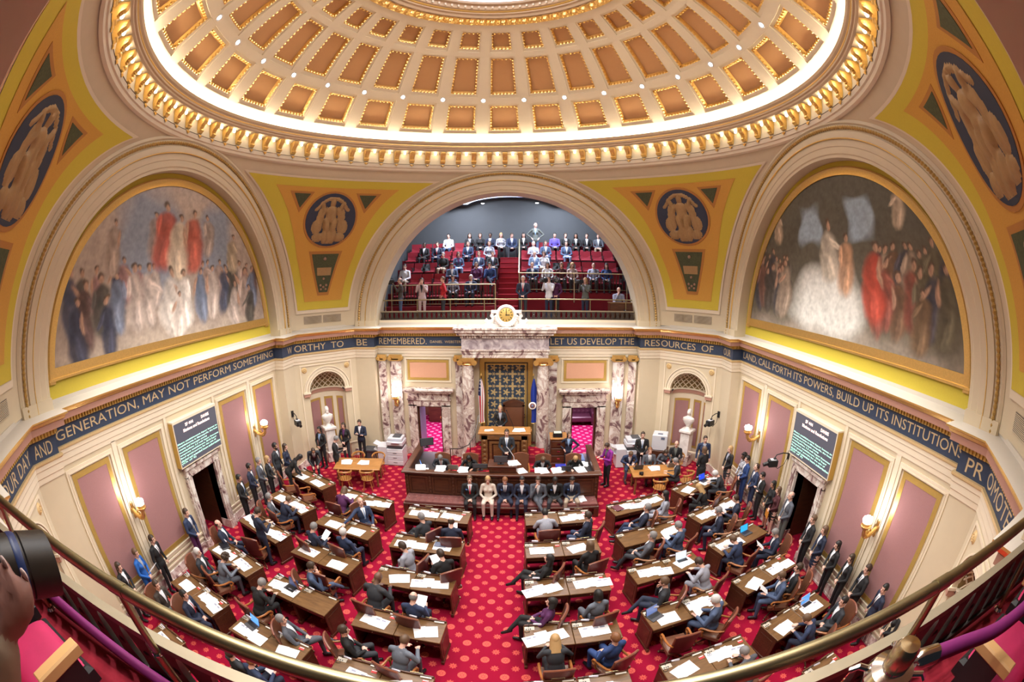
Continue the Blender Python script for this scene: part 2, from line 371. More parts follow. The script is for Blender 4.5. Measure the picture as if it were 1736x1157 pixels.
# doorways with hoods and the rooms beyond
for n, sx in ((3, -1), (4, 1)):
    d = structure(empty(f'door_{n}')); X = lambda a, b: (min(sx*a, sx*b), max(sx*a, sx*b)); M = W_FRONT
    q = MB(); q.M = M
    for a, b in ((2.24, 2.59), (3.63, 3.98)):
        q.box(*X(a, b), -0.12, 0.3, 0, 2.2); q.box(*X(a+0.1, b-0.1), -0.15, -0.1, 0.3, 2.15)
    q.box(*X(2.24, 3.98), -0.12, 0.3, 2.15, 2.42); q.box(*X(2.20, 4.02), -0.16, 0, 2.40, 2.46); q.box(*X(2.24, 3.98), -0.13, 0, 2.46, 2.72)
    q.build('marble_door_frame', MARBLE, d)
    q = MB(); q.M = M; q.bev(*X(2.14, 4.06), -0.28, 0, 2.72, 2.80, 0.02); q.bev(*X(2.06, 4.12), -0.36, 0, 2.80, 2.92, 0.03); q.build('marble_hood', MARBLE, d)
    q = MB(); q.M = M
    for a, b in ((2.59, 2.66), (3.56, 3.63)): q.box(*X(a, b), 0.05, 0.3, 0, 2.15)
    q.box(*X(2.59, 3.63), 0.05, 0.3, 2.08, 2.15); q.build('wood_jamb', WOOD, d)
    q = MB(); q.M = M; q.box(*X(1.2, 5.4), 0.3, 5.5, -0.05, 0.003); structure(q.build('floor', CARPETP), f'pink medallion carpet of the room behind the {"left" if sx<0 else "right"} doorway')
    q = MB(); q.M = M; q.box(*X(1.2, 5.4), 5.4, 5.6, 0, 3.1); q.box(*X(1.1, 1.2), 0.3, 5.5, 0, 3.1); q.box(*X(5.4, 5.5), 0.3, 5.5, 0, 3.1); q.box(*X(1.2, 5.4), 0.3, 5.5, 3.0, 3.1)
    structure(q.build('wall_retiring_room', mat('brown_room_wall', (0.16, 0.07, 0.035), 0.6, var=0.2, scale=4)), f'dark brown wall of the room behind the {"left" if sx<0 else "right"} doorway')
    lamp('retiring_room_lamp', 'AREA', (sx*3.2, 11.0, 2.95), 150, (1.0, 0.72, 0.95), 1.6)
    if sx < 0:
        q = MB(); q.box(-3.60, -3.55, 8.5, 9.5, 0, 2.1); lf = q.build('door_leaf', mat('pale_blue_door', (0.30, 0.32, 0.52), 0.4), d)
# recess between the columns: damask hanging in gold borders
q = MB(); q.M = W_FRONT
frame_rect(q, -1.05, 1.05, 0.9, 4.12, 0.20, 0.20, 0.25, 0, None); q.build('gilded_panel_frame', GOLDP, wf)
q = MB(); q.M = W_FRONT; frame_rect(q, -0.86, 0.86, 1.0, 3.93, 0.035, 0.19, 0.25, 0, None); frame_rect(q, -0.80, 0.80, 1.05, 3.87, 0.05, 0.20, 0.25, 1, None)
q.build('panel_moulding', [mat('umber_line', (0.12, 0.07, 0.03), 0.5), GOLDP], wf)
def brocade():
    m = bpy.data.materials.new('blue_gold_brocade'); m.use_nodes = True; nt = m.node_tree; b = nt.nodes['Principled BSDF']; N = nt.nodes.new
    b.inputs['Roughness'].default_value = 0.6
    tc = N('ShaderNodeTexCoord'); sp = N('ShaderNodeSeparateXYZ'); nt.links.new(tc.outputs['Object'], sp.inputs[0])
    def m_(op, a, c=None):
        q = N('ShaderNodeMath'); q.operation = op
        for i, x in enumerate((a, c)):
            if x is None: continue
            if isinstance(x, (int, float)): q.inputs[i].default_value = x
            else: nt.links.new(x, q.inputs[i])
        return q.outputs[0]
    def flower(ox, oz, R, amp, k):
        x = m_('MULTIPLY', m_('SUBTRACT', m_('FRACT', m_('ADD', m_('DIVIDE', sp.outputs[0], 0.5), ox)), 0.5), 0.5)
        z = m_('MULTIPLY', m_('SUBTRACT', m_('FRACT', m_('ADD', m_('DIVIDE', sp.outputs[2], 0.5), oz)), 0.5), 0.5)
        r = m_('SQRT', m_('ADD', m_('MULTIPLY', x, x), m_('MULTIPLY', z, z))); a = m_('ARCTAN2', z, x)
        return m_('LESS_THAN', r, m_('ADD', R, m_('MULTIPLY', m_('COSINE', m_('MULTIPLY', a, k)), amp)))
    f = m_('MAXIMUM', flower(0.5, 0.1, 0.10, 0.05, 5), flower(0.0, 0.6, 0.115, 0.06, 4))
    f = m_('MAXIMUM', f, flower(0.5, 0.6, 0.05, 0.03, 6)); f = m_('MAXIMUM', f, flower(0.0, 0.1, 0.045, 0.02, 8))
    mx = N('ShaderNodeMix'); mx.data_type = 'RGBA'; mx.inputs[6].default_value = (0.035, 0.06, 0.10, 1); mx.inputs[7].default_value = (0.58, 0.43, 0.20, 1)
    nt.links.new(f, mx.inputs[0]); nt.links.new(mx.outputs[2], b.inputs['Base Color'])
    return m
q = MB(); q.M = W_FRONT; q.box(-0.75, 0.75, 0.22, 0.25, 1.10, 3.82); q.build('brocade_hanging', brocade(), wf)
# entablature of grey-veined marble over two round columns
q = MB(); q.M = W_FRONT
q.box(-1.60, 1.60, -0.80, -0.005, 4.28, 4.42); q.box(-1.62, 1.62, -0.82, -0.005, 4.42, 4.54); q.box(-1.66, 1.66, -0.86, -0.005, 4.54, 4.60)
q.box(-1.78, 1.78, -0.98, -0.005, 5.14, 5.22); q.bev(-1.86, 1.86, -1.06, -0.005, 5.22, 5.34, 0.03); q.bev(-1.90, 1.90, -1.10, -0.005, 5.34, 5.44, 0.02)
en = tag(q.build('marble_entablature', MARBLE), 'veined marble entablature carrying the clock above the rostrum', 'entablature')
q = MB(); q.M = W_FRONT; q.box(-1.62, 1.62, -0.82, -0.005, 4.60, 5.02); q.build('frieze_block', MARBLEG, en)
for i in range(34):
    q = MB(); q.M = W_FRONT; x = -1.62+3.24*(i+0.25)/34
    q.box(x, x+0.055, -0.90, -0.80, 5.03, 5.13); q.build('dentil', MARBLE, en)
q = MB(); q.M = W_FRONT; q.box(-1.66, 1.66, -0.84, -0.005, 5.02, 5.14); q.build('dentil_band', MARBLE, en)
for sx in (-1, 1):
    c = empty('marble_column', (sx*1.42, 7.80, 0))
    tag(c, f'round veined marble column to the {"left" if sx<0 else "right"} of the brocade hanging', 'column')
    q = MB(); q.lathe([(0.0, 0.4), (0.245, 0.4), (0.245, 1.6), (0.235, 3.0), (0.215, 4.0), (0.0, 4.0)], 28); q.build('shaft', MARBLE, c)
    q = MB(); q.box(-0.33, 0.33, -0.33, 0.33, 0, 0.25); q.lathe([(0.33, 0.25), (0.34, 0.30), (0.33, 0.34), (0.28, 0.36), (0.30, 0.40), (0, 0.40)], 24); q.build('base', MARBLE, c)
    q = MB(); q.box(-0.28, 0.28, -0.28, 0.28, 4.20, 4.28); q.lathe([(0.23, 3.98), (0.25, 4.02), (0.23, 4.05), (0.26, 4.14)], 20)
    for vx in (-0.27, 0.27):
        q.tube([(vx, -0.27, 4.10), (vx, 0.27, 4.10)], 0.105, 14); q.tube([(vx, -0.285, 4.10), (vx, -0.27, 4.10)], 0.045, 10)
    q.box(-0.27, 0.27, -0.24, 0.24, 4.12, 4.20); q.build('ionic_capital', GOLD, c)

# ---- corner piers with bust niches --------------------------------
def pier(name, M, n, label, niche=True):
    # local frame: X along chamfer, Y into wall; returns at 45 degrees
    q = MB(); q.M = M; h = CHL; r2 = (BC-A)/sqrt(2); d2 = (S-PF)/sqrt(2)
    NW, NS, TOP = 0.80, 3.00, 4.60      # niche half width, spring height
    top = 5.46
    if niche:
        q.box(-h, -NW, 0, 0.02, 0, top); q.box(NW, h, 0, 0.02, 0, top)
        k = 20; vs_ = []; 
        for i in range(k+1):
            a = pi*i/k; vs_.append((NW*cos(a), 0.0, NS+NW*sin(a)*0.97)); vs_.append((NW*cos(a), 0.0, top))
        q.add(vs_, [(2*i, 2*i+1, 2*i+3, 2*i+2) for i in range(k)])
        vs_ = []
        for i in range(k+1): a = pi*i/k; vs_ += [(NW*cos(a), 0, NS+NW*sin(a)*0.97), (NW*cos(a), 0.10, NS+NW*sin(a)*0.97)]
        q.add(vs_, [(2*i, 2*i+2, 2*i+3, 2*i+1) for i in range(k)])
        for sx in (-1, 1): q.box(min(sx*NW, sx*(NW+0.001)), max(sx*NW, sx*(NW+0.001)), 0, 0.1, 0, NS)
    else: q.box(-h, h, 0, 0.02, 0, top)
    for sx in (-1, 1):
        q.prism([(sx*h, 0), (sx*(h+r2), -r2), (sx*(h+r2+d2), -r2+d2), (sx*(h+d2), d2)][::sx], 0, top)
    o = structure(q.build(name, CREAM), label)
    for sx in (-1, 1):
        q = MB(); q.M = M; a = (sx*h, 0); b = (sx*(h+r2), -r2)
        nn = (-sx*0.05/sqrt(2), -0.05/sqrt(2))
        pts = [(a[0], a[1]), (b[0], b[1]), (b[0]+nn[0], b[1]+nn[1]), (a[0]+nn[0], a[1]+nn[1])]
        q.prism(pts[::-sx], 0, 0.30); q.build('marble_base', MARBLE, o)
    if not niche: return o
    q = MB(); q.M = M
    for sx in (-1, 1): q.box(min(sx*0.98, sx*h), max(sx*0.98, sx*h), -0.05, 0, 0, 0.30)
    q.build('marble_base', MARBLE, o)
    # moulded archivolt, square field with rosettes
    q = MB(); q.M = M; k = 28
    for (ra, rb, y) in ((0.80, 0.86, -0.05), (0.88, 0.98, -0.03), (1.0, 1.04, -0.05)):
        vs_ = []
        for i in range(k+1):
            a = pi*i/k; c_, s_ = cos(a), sin(a)*0.97
            vs_ += [(ra*c_, 0, NS+ra*s_), (ra*c_, y, NS+ra*s_), (rb*c_, y, NS+rb*s_), (rb*c_, 0, NS+rb*s_)]
        q.add(vs_, [(4*i+j, 4*i+4+j, 4*i+5+j, 4*i+1+j) for i in range(k) for j in range(3)])
    frame_rect(q, -1.14, 1.14, 0.6, 4.12, 0.05, -0.03, 0, 0, M)
    q.build('niche_archivolt', CREAM2, o)
    for sx in (-1, 1):
        q = MB(); q.M = M
        q.box(min(sx*0.78, sx*1.05), max(sx*0.78, sx*1.05), -0.08, 0.1, 2.86, 2.98); q.build('impost', PINK, o)
        q = MB(); q.M = M; q.box(min(sx*0.76, sx*1.07), max(sx*0.76, sx*1.07), -0.10, 0.1, 2.98, 3.04); q.build('impost_ledge', CREAM2, o)
        q = MB(); q.lathe([(0.0, 0.06), (0.03, 0.055), (0.05, 0.03), (0.075, 0.045), (0.10, 0.02), (0.12, 0.0)], 16, 0, M @ T(sx*0.94, 0, 3.92) @ Matrix.Rotation(pi/2, 4, 'X'))
        for p in range(8): a = 2*pi*p/8; q.ball((sx*0.94+0.06*cos(a), -0.04, 3.92+0.06*sin(a)), (0.022, 0.02, 0.022), 6, 4, 0, M)
        q.build('plaster_rosette', mat('gilt_plaster', (0.62, 0.43, 0.2), 0.5), o)
    # concave back: half cylinder with damask strips, impost ring, latticed half dome
    def cyl(a, r, z): return (r*cos(a), 0.08+r*0.72*sin(a), z)
    q = MB(); q.M = M; k = 24
    q.grid(lambda u, v: cyl(pi*u, NW, 2.9*v), k, 1); q.build('niche_back', CREAM2, o)
    for a0, a1 in ((0.10, 0.26), (0.33, 0.49), (0.56, 0.86)):
        q = MB(); q.M = M; q.grid(lambda u, v: cyl(pi*(a0+(a1-a0)*u), NW-0.006, 0.55+2.05*v), 8, 1); pn = q.build('gilded_panel_frame', GOLDP, o)
        q = MB(); q.M = M; q.grid(lambda u, v: cyl(pi*(a0+0.025+(a1-a0-0.05)*u), NW-0.012, 0.65+1.85*v), 8, 1); q.build('damask_strip', DAMASK, o)
    q = MB(); q.M = M
    prof = [(NW, 2.80), (NW-0.05, 2.83), (NW-0.06, 2.95), (NW-0.10, 2.98), (NW-0.10, 3.02), (NW, 3.03)]
    for j in range(len(prof)-1):
        q.grid(lambda u, v: cyl(pi*u, prof[j][0]+(prof[j+1][0]-prof[j][0])*v, prof[j][1]+(prof[j+1][1]-prof[j][1])*v), k, 1, 1 if j in (1, 2) else 0)
    q.build('niche_cornice', [CREAM2, PINK], o)
    def dome(u, v, r): a, b = pi*u, pi/2*v; return (r*cos(a)*cos(b), 0.08+r*0.72*sin(a)*cos(b), 3.03+r*0.92*sin(b))
    q = MB(); q.M = M; q.grid(lambda u, v: dome(u, v, NW), k, 8); q.build('niche_half_dome', mat('dull_gold_ground', (0.20, 0.135, 0.05), 0.45, 0.4, var=0.4, scale=9), o)
    q = MB(); q.M = M
    for s in range(-6, 7):
        for sg in (-1, 1):
            path = []
            for t in range(11):
                v = t/10*0.9; u = 0.5+s/9+sg*(v-0.0)*0.5
                if 0.0 <= u <= 1.0: path.append(dome(u, v, NW-0.015))
            if len(path) > 2: q.tube(path, 0.020, 4)
    q.build('lattice_rib', CREAM2, o)
    return o
for nm, M, n, lb in (('wall_corner_front_left', C_FL, 1, 'chamfered corner pier with bust niche left of the front wall'),
                     ('wall_corner_front_right', C_FR, 2, 'chamfered corner pier with bust niche right of the front wall'),
                     ('wall_corner_back_left', C_BL, 3, 'chamfered corner pier with latticed niche at the near left edge'),
                     ('wall_corner_back_right', C_BR, 4, 'chamfered corner pier with latticed niche at the near right edge')):
    pier(nm, M, n, lb)
w = MB(); w.M = W_BACK; w.box(-A, A, 0, 0.3, 0, 5.5); structure(w.build('wall_back', CREAM), 'cream plaster wall below the near gallery')

# ---- cornice and lettered frieze swept round the room ---------------
PLAN = [(A, S), (-A, S), (-A, PF), (-BC, PF), (-PF, BC), (-PF, A), (-S, A), (-S, -A), (-PF, -A), (-PF, -BC), (-BC, -PF), (-A, -PF), (-A, -S),
        (A, -S), (A, -PF), (BC, -PF), (PF, -BC), (PF, -A), (S, -A), (S, A), (PF, A), (PF, BC), (BC, PF), (A, PF)]
def offset(u):
    n = len(PLAN); out = []
    for i in range(n):
        p0, p1, p2 = (Vector(PLAN[(i+k) % n]) for k in (-1, 0, 1))
        d1, d2 = (p1-p0).normalized(), (p2-p1).normalized(); n1, n2 = Vector((-d1.y, d1.x)), Vector((-d2.y, d2.x))
        b = n1+n2; out.append(p1+b*(u/max(0.2, 0.5*b.dot(b))))
    return out
def sweep(prof, m=0, mb=None):
    mb = mb or MB(); rings = [offset(u) for u, z in prof]; n = len(PLAN)
    vs_ = [(p.x, p.y, prof[j][1]) for j in range(len(prof)) for p in rings[j]]
    return mb.add(vs_, [(j*n+i, j*n+(i+1) % n, (j+1)*n+(i+1) % n, (j+1)*n+i) for j in range(len(prof)-1) for i in range(n)], m)
structure(sweep([(0, 4.18), (0.025, 4.18), (0.025, 4.28), (0.045, 4.30), (0.045, 4.42), (0.065, 4.44), (0.065, 4.52)]).build('trim_1', CREAM2, None, True, 30), 'cream architrave mouldings under the lettered frieze')
structure(sweep([(0.065, 4.52), (0.10, 4.55), (0.10, 4.60), (0.03, 4.605)]).build('trim_2', mat('gilt_cream', (0.66, 0.48, 0.24), 0.45, 0.3, var=0.2, scale=40), None, True, 30), 'gilt leaf moulding running under the navy frieze')
frieze = structure(sweep([(0.03, 4.60), (0.03, 4.98)]).build('trim_3', NAVY), 'navy blue frieze lettered in gold round the room')
structure(sweep([(0.03, 4.98), (0.07, 5.0), (0.07, 5.12), (0.16, 5.13)]).build('trim_4', GOLDP, None, True, 30), 'gilded dentil band above the navy frieze')
structure(sweep([(0.16, 5.13), (0.28, 5.135), (0.28, 5.26)]).build('trim_5', PINK, None, True, 30), 'pink corona of the chamber cornice')
structure(sweep([(0.28, 5.26), (0.31, 5.275), (0.34, 5.33), (0.40, 5.36), (0.40, 5.39)]).build('trim_6', GOLD, None, True, 30), 'bright gilded top moulding of the chamber cornice')
structure(sweep([(0.40, 5.39), (0.12, 5.44), (0.004, 5.45), (0.004, 5.535), (-0.45, 5.535)]).build('trim_7', WHITE, None, True, 30), 'white ledge on top of the chamber cornice')
dm = MB()
for i in range(len(PLAN)):
    p, q2 = offset(0.07)[i], offset(0.07)[(i+1) % len(PLAN)]; L = (q2-p).length; d = (q2-p)/L; nn = Vector((-d.y, d.x)); k = max(1, int(L/0.095))
    for j in range(k):
        c = p+d*((j+0.5)*L/k); a = d*0.028
        c0, c1, c2, c3 = c-a, c+a, c+a+nn*0.06, c-a+nn*0.06
        dm.add([(*x, z) for z in (5.01, 5.11) for x in (c0, c1, c2, c3)], [(0, 1, 2, 3)[::-1], (1, 2, 6, 5), (2, 3, 7, 6), (3, 0, 4, 7), (0, 1, 5, 4)])
dn = dm.build('trim_8', GOLDP, None, False); structure(dn, 'row of small gilded dentil blocks under the cornice')

def lettering(text, M, x0, x1, z0, z1, y, m=TEXTGOLD, parent=frieze, name='lettering', ext=0.004, bold=0.0):
    c = bpy.data.curves.new(name, 'FONT'); c.body = text; c.size = 1.0; c.extrude = 0.0; c.offset = bold; c.resolution_u = 3; c.fill_mode = 'FRONT'
    o = bpy.data.objects.new(name, c); COL.objects.link(o); bpy.context.view_layer.update()
    bb = [Vector(b) for b in o.bound_box]; w = max(b.x for b in bb)-min(b.x for b in bb); mnx = min(b.x for b in bb)
    mny = min(b.y for b in bb); h = max(b.y for b in bb)-mny
    sx, sz = (x1-x0)/w, (z1-z0)/h
    L = M @ T(x0, y, z0) @ Matrix.Rotation(pi/2, 4, 'X') @ Matrix.Diagonal((sx, sz, 1, 1)) @ T(-mnx, -mny, 0)
    me = o.to_mesh(); m2 = bpy.data.meshes.new_from_object(o); bpy.data.objects.remove(o)
    m2.transform(L); m2.materials.clear(); m2.materials.append(m)
    ob = bpy.data.objects.new(name, m2); COL.objects.link(ob)
    if parent: ob.parent = parent
    if name == 'screen_text': ob['kind'] = 'stuff'
    return ob
LZ = (4.67, 4.92)
r_l = (BC-A)
def ret(M, sgn):   # return face frame of a pier beside wall M: pier face plane
    return M @ T(0, -(S-PF), 0)
FY = -0.036
lettering('GENERATION, MAY NOT PERFORM SOMETHING', W_LEFT, -5.05, 5.10, *LZ, FY)
lettering('AND', ret(W_LEFT, -1), -5.95, -5.38, *LZ, FY)
lettering('OUR DAY', C_BL, -0.55, 1.28, *LZ, FY)
lettering('W', ret(W_LEFT, 1), 5.62, 5.98, *LZ, FY)
lettering('ORTHY  TO', C_FL, -1.30, 0.85, *LZ, FY)
lettering('BE', ret(W_FRONT, -1), -5.98, -5.52, *LZ, FY)
lettering('REMEMBERED.', W_FRONT, -5.12, -3.12, *LZ, FY)
lettering('DANIEL  WEBSTER', W_FRONT, -2.98, -1.75, 4.72, 4.82, FY)
lettering('LET US DEVELOP THE', W_FRONT, 1.72, 5.05, *LZ, FY)
lettering('RES', ret(W_FRONT, 1), 5.40, 6.03, *LZ, FY)
lettering('OURCES  OF', C_FR, -1.33, 0.95, *LZ, FY)
lettering('OUR', ret(W_RIGHT, -1), -5.98, -5.40, *LZ, FY)
lettering('LAND, CALL FORTH ITS POWERS, BUILD UP ITS INSTITUTIONS,', W_RIGHT, -5.05, 5.18, *LZ, FY)
lettering('PR', ret(W_RIGHT, 1), 5.45, 5.95, *LZ, FY)
lettering('OMOTE', C_BR, -1.30, 0.35, *LZ, FY)

# ---- arches ----------------------------------------------------------
def revolve(mb, prof, M, n=72, m=0, a0=0.0, a1=pi, ms=None):
    vs_ = []; L = len(prof)
    for i in range(n+1):
        a = a0+(a1-a0)*i/n
        vs_ += [(r*cos(a), y, ZC+r*sin(a)) for r, y in prof]
    k = len(mb.v); mb.add(vs_, [], 0, M)
    for j in range(L-1):
        for i in range(n):
            mb.f.append((k+i*L+j, k+i*L+j+1, k+(i+1)*L+j+1, k+(i+1)*L+j)); mb.m.append(ms[j] if ms else m)
def arch(name, M, back, label):
    q = MB()
    revolve(q, [(6.03, -0.30), (6.03, -0.42), (5.95, -0.45), (5.91, -0.41), (5.76, -0.40), (5.74, -0.44), (5.58, -0.45), (5.56, -0.42), (5.38, -0.41), (5.36, -0.39), (5.20, -0.39), (5.17, -0.36), (RA, -0.36), (RA, back)], M)
    for sx in (-1, 1): q.box(min(sx*RA, sx*6.0), max(sx*RA, sx*6.0), -0.46, 0.0, 5.44, 5.66, 0, M)
    o = structure(q.build(name, CREAM, None, True, 25), label)
    q = MB()      # twisted leaf roll: a rope of beads following the arch
    n = 190
    path = [(5.835*cos(pi*i/(2*n)), -0.425, ZC+5.835*sin(pi*i/(2*n))) for i in range(2*n+1)]
    q.tube(path, [0.052 if i % 2 else 0.030 for i in range(2*n+1)], 6, 0, M, False)
    q.build('leaf_roll_moulding', mat('gilt_leaf', (0.45, 0.29, 0.09), 0.45, 0.5, var=0.3, scale=30), o, False)
    q = MB(); revolve(q, [(5.575, -0.45), (5.57, -0.462), (5.555, -0.462), (5.55, -0.42)], M); q.build('gilt_fillet', GOLD, o)
    return o
arch('arch_front', W_FRONT, 0.55, 'great arch opening onto the far visitor gallery')
q = MB(); q.box(-5.1, 5.1, 0.0, 0.25, 5.40, 5.63, 0, W_FRONT); structure(q.build('trim_10', CREAM2), 'cream plinth under the far gallery balustrade')
arch('arch_left', W_LEFT, 0.0, 'great moulded arch framing the painting on the left wall')
arch('arch_right', W_RIGHT, 0.0, 'great moulded arch framing the painting on the right wall')
arch('arch_back', W_BACK, 1.6, 'great moulded arch over the near gallery')

def lunette(M, side, pal, label, wlabel):
    q = MB(); n = 60
    vs_ = [(RA*cos(pi*i/n), 0.0, max(5.53, ZC+RA*sin(pi*i/n))) for i in range(n+1)]
    q.add(vs_, [tuple(range(n+1))], 0, M)
    structure(q.build('wall_lunette', YELLOW), wlabel)
    f = empty('mural_painting'); tag(f, label, 'painting')
    RP, ZB = 4.74, 6.13; ang = math.asin((ZB-ZC)/RP)
    q = MB(); revolve(q, [(4.96, 0.0), (4.96, -0.05), (4.92, -0.08), (4.86, -0.06), (RP, -0.05), (RP, 0.0)], M, 64, 0, ang*0.55, pi-ang*0.55)
    for (z0, z1, y) in ((5.88, 5.93, -0.08), (5.93, ZB, -0.05)): q.box(-4.93, 4.93, y, 0, z0, z1, 0, M)
    q.build('gilded_frame', GOLD, f)
    xm = sqrt(RP**2-(ZB-ZC)**2); nu, nv = 270, 150
    q = MB()
    def P(u, v):
        x = (2*u-1)*xm; zt = ZC+sqrt(max(0, RP**2-x*x)); return (x, -0.02, ZB+(zt-ZB)*v)
    q.grid(P, nu, nv, 0, M)
    me = q.mesh('canvas', [MATS['mural_paint']], False)
    at = me.color_attributes.new('paint', 'FLOAT_COLOR', 'POINT'); pts = np.array([P(i/nu, j/nv) for j in range(nv+1) for i in range(nu+1)])
    C = pal(pts[:, 0]/4.7, (pts[:, 2]-ZB)/4.05); at.data.foreach_set('color', np.concatenate([C, np.ones((len(C), 1))], 1).ravel().astype(np.float32))
    o = bpy.data.objects.new('canvas', me); COL.objects.link(o); o.parent = f
mm = mat('mural_paint', (0.5, 0.5, 0.5), 0.7, bump=0.08, scale=14)
an = mm.node_tree.nodes.new('ShaderNodeVertexColor'); an.layer_name = 'paint'; mm.node_tree.links.new(an.outputs['Color'], mm.node_tree.nodes['Principled BSDF'].inputs['Base Color'])
def lerp(a, b, t): t = max(0.0, min(1.0, t)); return tuple(p+(q-p)*t for p, q in zip(a, b))
def painter(bg, figs, seed):
    def paint(X, Z):
        n1 = np.array([noise.noise(Vector((x*5+seed, z*6, 0.3))) for x, z in zip(X, Z)])*0.035; n2 = np.array([noise.noise(Vector((x*5, z*6+seed, 7.3))) for x, z in zip(X, Z)])*0.035
        n3 = np.array([noise.noise(Vector((x*30+seed, z*30, 2.3))) for x, z in zip(X, Z)]); n4 = np.array([noise.noise(Vector((x*75, z*60, seed))) for x, z in zip(X, Z)])
        C = np.array([bg(x, z) for x, z in zip(X+n1*2, Z+n2*2)]); xx, zz = X+n1+n3*0.006, Z+n2+n3*0.008
        for (cx, cz, rx, rz, col, soft, rot) in figs:
            c_, s_ = cos(rot), sin(rot); a, b = (xx-cx)*c_+(zz-cz)*s_, -(xx-cx)*s_+(zz-cz)*c_
            d = (a/rx)**2+(b/rz)**2; t = np.clip((1-d)/soft, 0, 1)[:, None]*0.92
            sh = (1+0.35*np.sin(a/rx*5+b/rz*2)*0.6)[:, None]
            C = C*(1-t)+np.array(col)*sh*t
        return np.clip(C*(1+0.22*n3+0.16*n4)[:, None], 0, 1)
    return paint
def figure(lst, x, z0, h, robe, skin=(0.42, 0.25, 0.17), hair=(0.09, 0.055, 0.035), w=0.30):
    k = rnd.uniform(-0.18, 0.18); hi = tuple(min(1, q*1.5+0.02) for q in robe)
    lst.append((x, z0+h*0.30, h*w*0.60, h*0.34, robe, 0.6, k*0.5)); lst.append((x+0.03*h, z0+h*0.22, h*w*0.22, h*0.24, hi, 0.9, k))
    lst.append((x, z0+h*0.60, h*w*0.50, h*0.20, tuple(q*0.9 for q in robe), 0.6, k)); lst.append((x+h*0.12*(1 if k > 0 else -1), z0+h*0.58, h*0.045, h*0.17, skin if rnd.random() < 0.5 else hi, 0.7, k*5))
    lst.append((x+k*h*0.1, z0+h*0.865, h*0.060, h*0.055, hair, 0.6, 0)); lst.append((x+k*h*0.1+h*0.012, z0+h*0.825, h*0.046, h*0.060, skin, 0.6, 0))
rnd = random.Random(5); figsL = []; figsR = []
for row, (n_, zb, hh, dk) in enumerate(((17, 0.20, 0.34, 0.0), (15, 0.05, 0.46, 0.5), (9, -0.06, 0.44, 1.0))):   # robed figures in muted dress, rows coming forward
    for k in range(n_):
        t = (k+0.5)/n_*2-1; x = t*0.92+rnd.uniform(-0.03, 0.03); e = abs(t)
        if abs(x) < 0.14 or (row == 2 and e < 0.5): continue
        dark = rnd.choice([(0.030, 0.034, 0.065), (0.045, 0.055, 0.095), (0.085, 0.045, 0.04), (0.06, 0.055, 0.045)]); pale = rnd.choice([(0.38, 0.29, 0.24), (0.30, 0.16, 0.15), (0.46, 0.38, 0.33), (0.14, 0.17, 0.24), (0.33, 0.24, 0.20)])
        figure(figsL, x, zb+rnd.uniform(-0.02, 0.03), hh*rnd.uniform(0.88, 1.1), dark if rnd.random() < 0.25+0.65*max(0, e-0.35)+0.2*dk*e else pale)
for x, z, h, c in ((-0.22, 0.50, 0.34, (0.30, 0.24, 0.22)), (0.30, 0.52, 0.34, (0.34, 0.27, 0.23)), (-0.55, 0.42, 0.36, (0.34, 0.26, 0.21)), (0.58, 0.40, 0.34, (0.36, 0.29, 0.20)), (-0.13, 0.42, 0.52, (0.36, 0.075, 0.05)), (0.14, 0.40, 0.52, (0.38, 0.085, 0.055)), (0.0, 0.36, 0.50, (0.56, 0.46, 0.34)), (-0.07, 0.02, 0.48, (0.62, 0.56, 0.50)), (0.05, 0.03, 0.46, (0.66, 0.60, 0.54)), (0.0, -0.02, 0.36, (0.58, 0.50, 0.44))): figure(figsL, x, z, h, c, w=0.38)
def bgL(x, z):
    c = lerp((0.34, 0.27, 0.22), (0.44, 0.36, 0.30), z)
    sky = max(0, 1-((x+0.25)/0.34)**2-((z-0.62)/0.45)**2)+max(0, 1-((x-0.38)/0.22)**2-((z-0.6)/0.4)**2)
    c = lerp(c, (0.24, 0.27, 0.33), min(1, sky*1.5)); c = lerp(c, (0.50, 0.42, 0.36), (z-0.85)*4)
    return lerp((0.42, 0.34, 0.27), c, z*14)
for row, (n_, zb, hh) in enumerate(((9, 0.22, 0.34), (7, 0.06, 0.44))):
    for k in range(n_):
        t = (k+0.5)/n_
        for x, pal_ in ((-0.90+t*0.42, [(0.06, 0.05, 0.04), (0.16, 0.075, 0.05), (0.30, 0.23, 0.17), (0.045, 0.045, 0.055)]), (0.34+t*0.54, [(0.045, 0.042, 0.06), (0.22, 0.06, 0.04), (0.30, 0.23, 0.17), (0.10, 0.085, 0.05), (0.14, 0.075, 0.04)])):
            figure(figsR, x+rnd.uniform(-0.02, 0.02), zb+rnd.uniform(-0.02, 0.04), hh*rnd.uniform(0.88, 1.1), rnd.choice(pal_))
for x, z, h, c in ((0.34, 0.10, 0.52, (0.40, 0.055, 0.03)), (-0.05, 0.32, 0.46, (0.46, 0.40, 0.32)), (0.10, 0.24, 0.44, (0.42, 0.24, 0.14)), (0.70, 0.0, 0.40, (0.15, 0.09, 0.045)), (-0.60, 0.60, 0.28, (0.36, 0.27, 0.19)), (0.54, 0.62, 0.28, (0.42, 0.33, 0.24))): figure(figsR, x, z, h, c, w=0.36)
def bgR(x, z):
    c = lerp((0.12, 0.10, 0.065), (0.085, 0.078, 0.06), z*1.4)
    for cx in (-0.22, 0.22):
        c = lerp(c, (0.30, 0.38, 0.46), (1-abs(x-cx)/0.12)*5*max(0, min(1, (1-abs(z-0.70)/0.15))))
    mist = max(0, 1-((x+0.08)/0.40)**2-((z-0.14)/0.34)**2)
    c = lerp(c, (0.66, 0.65, 0.60), mist*1.6); return lerp((0.30, 0.25, 0.20), c, 0.2+z*9)
lunette(W_LEFT, 'left', painter(bgL, figsL, 3.1), 'large half-round mural with red, white and blue-grey figures on the left wall', 'yellow lunette wall round the left mural')
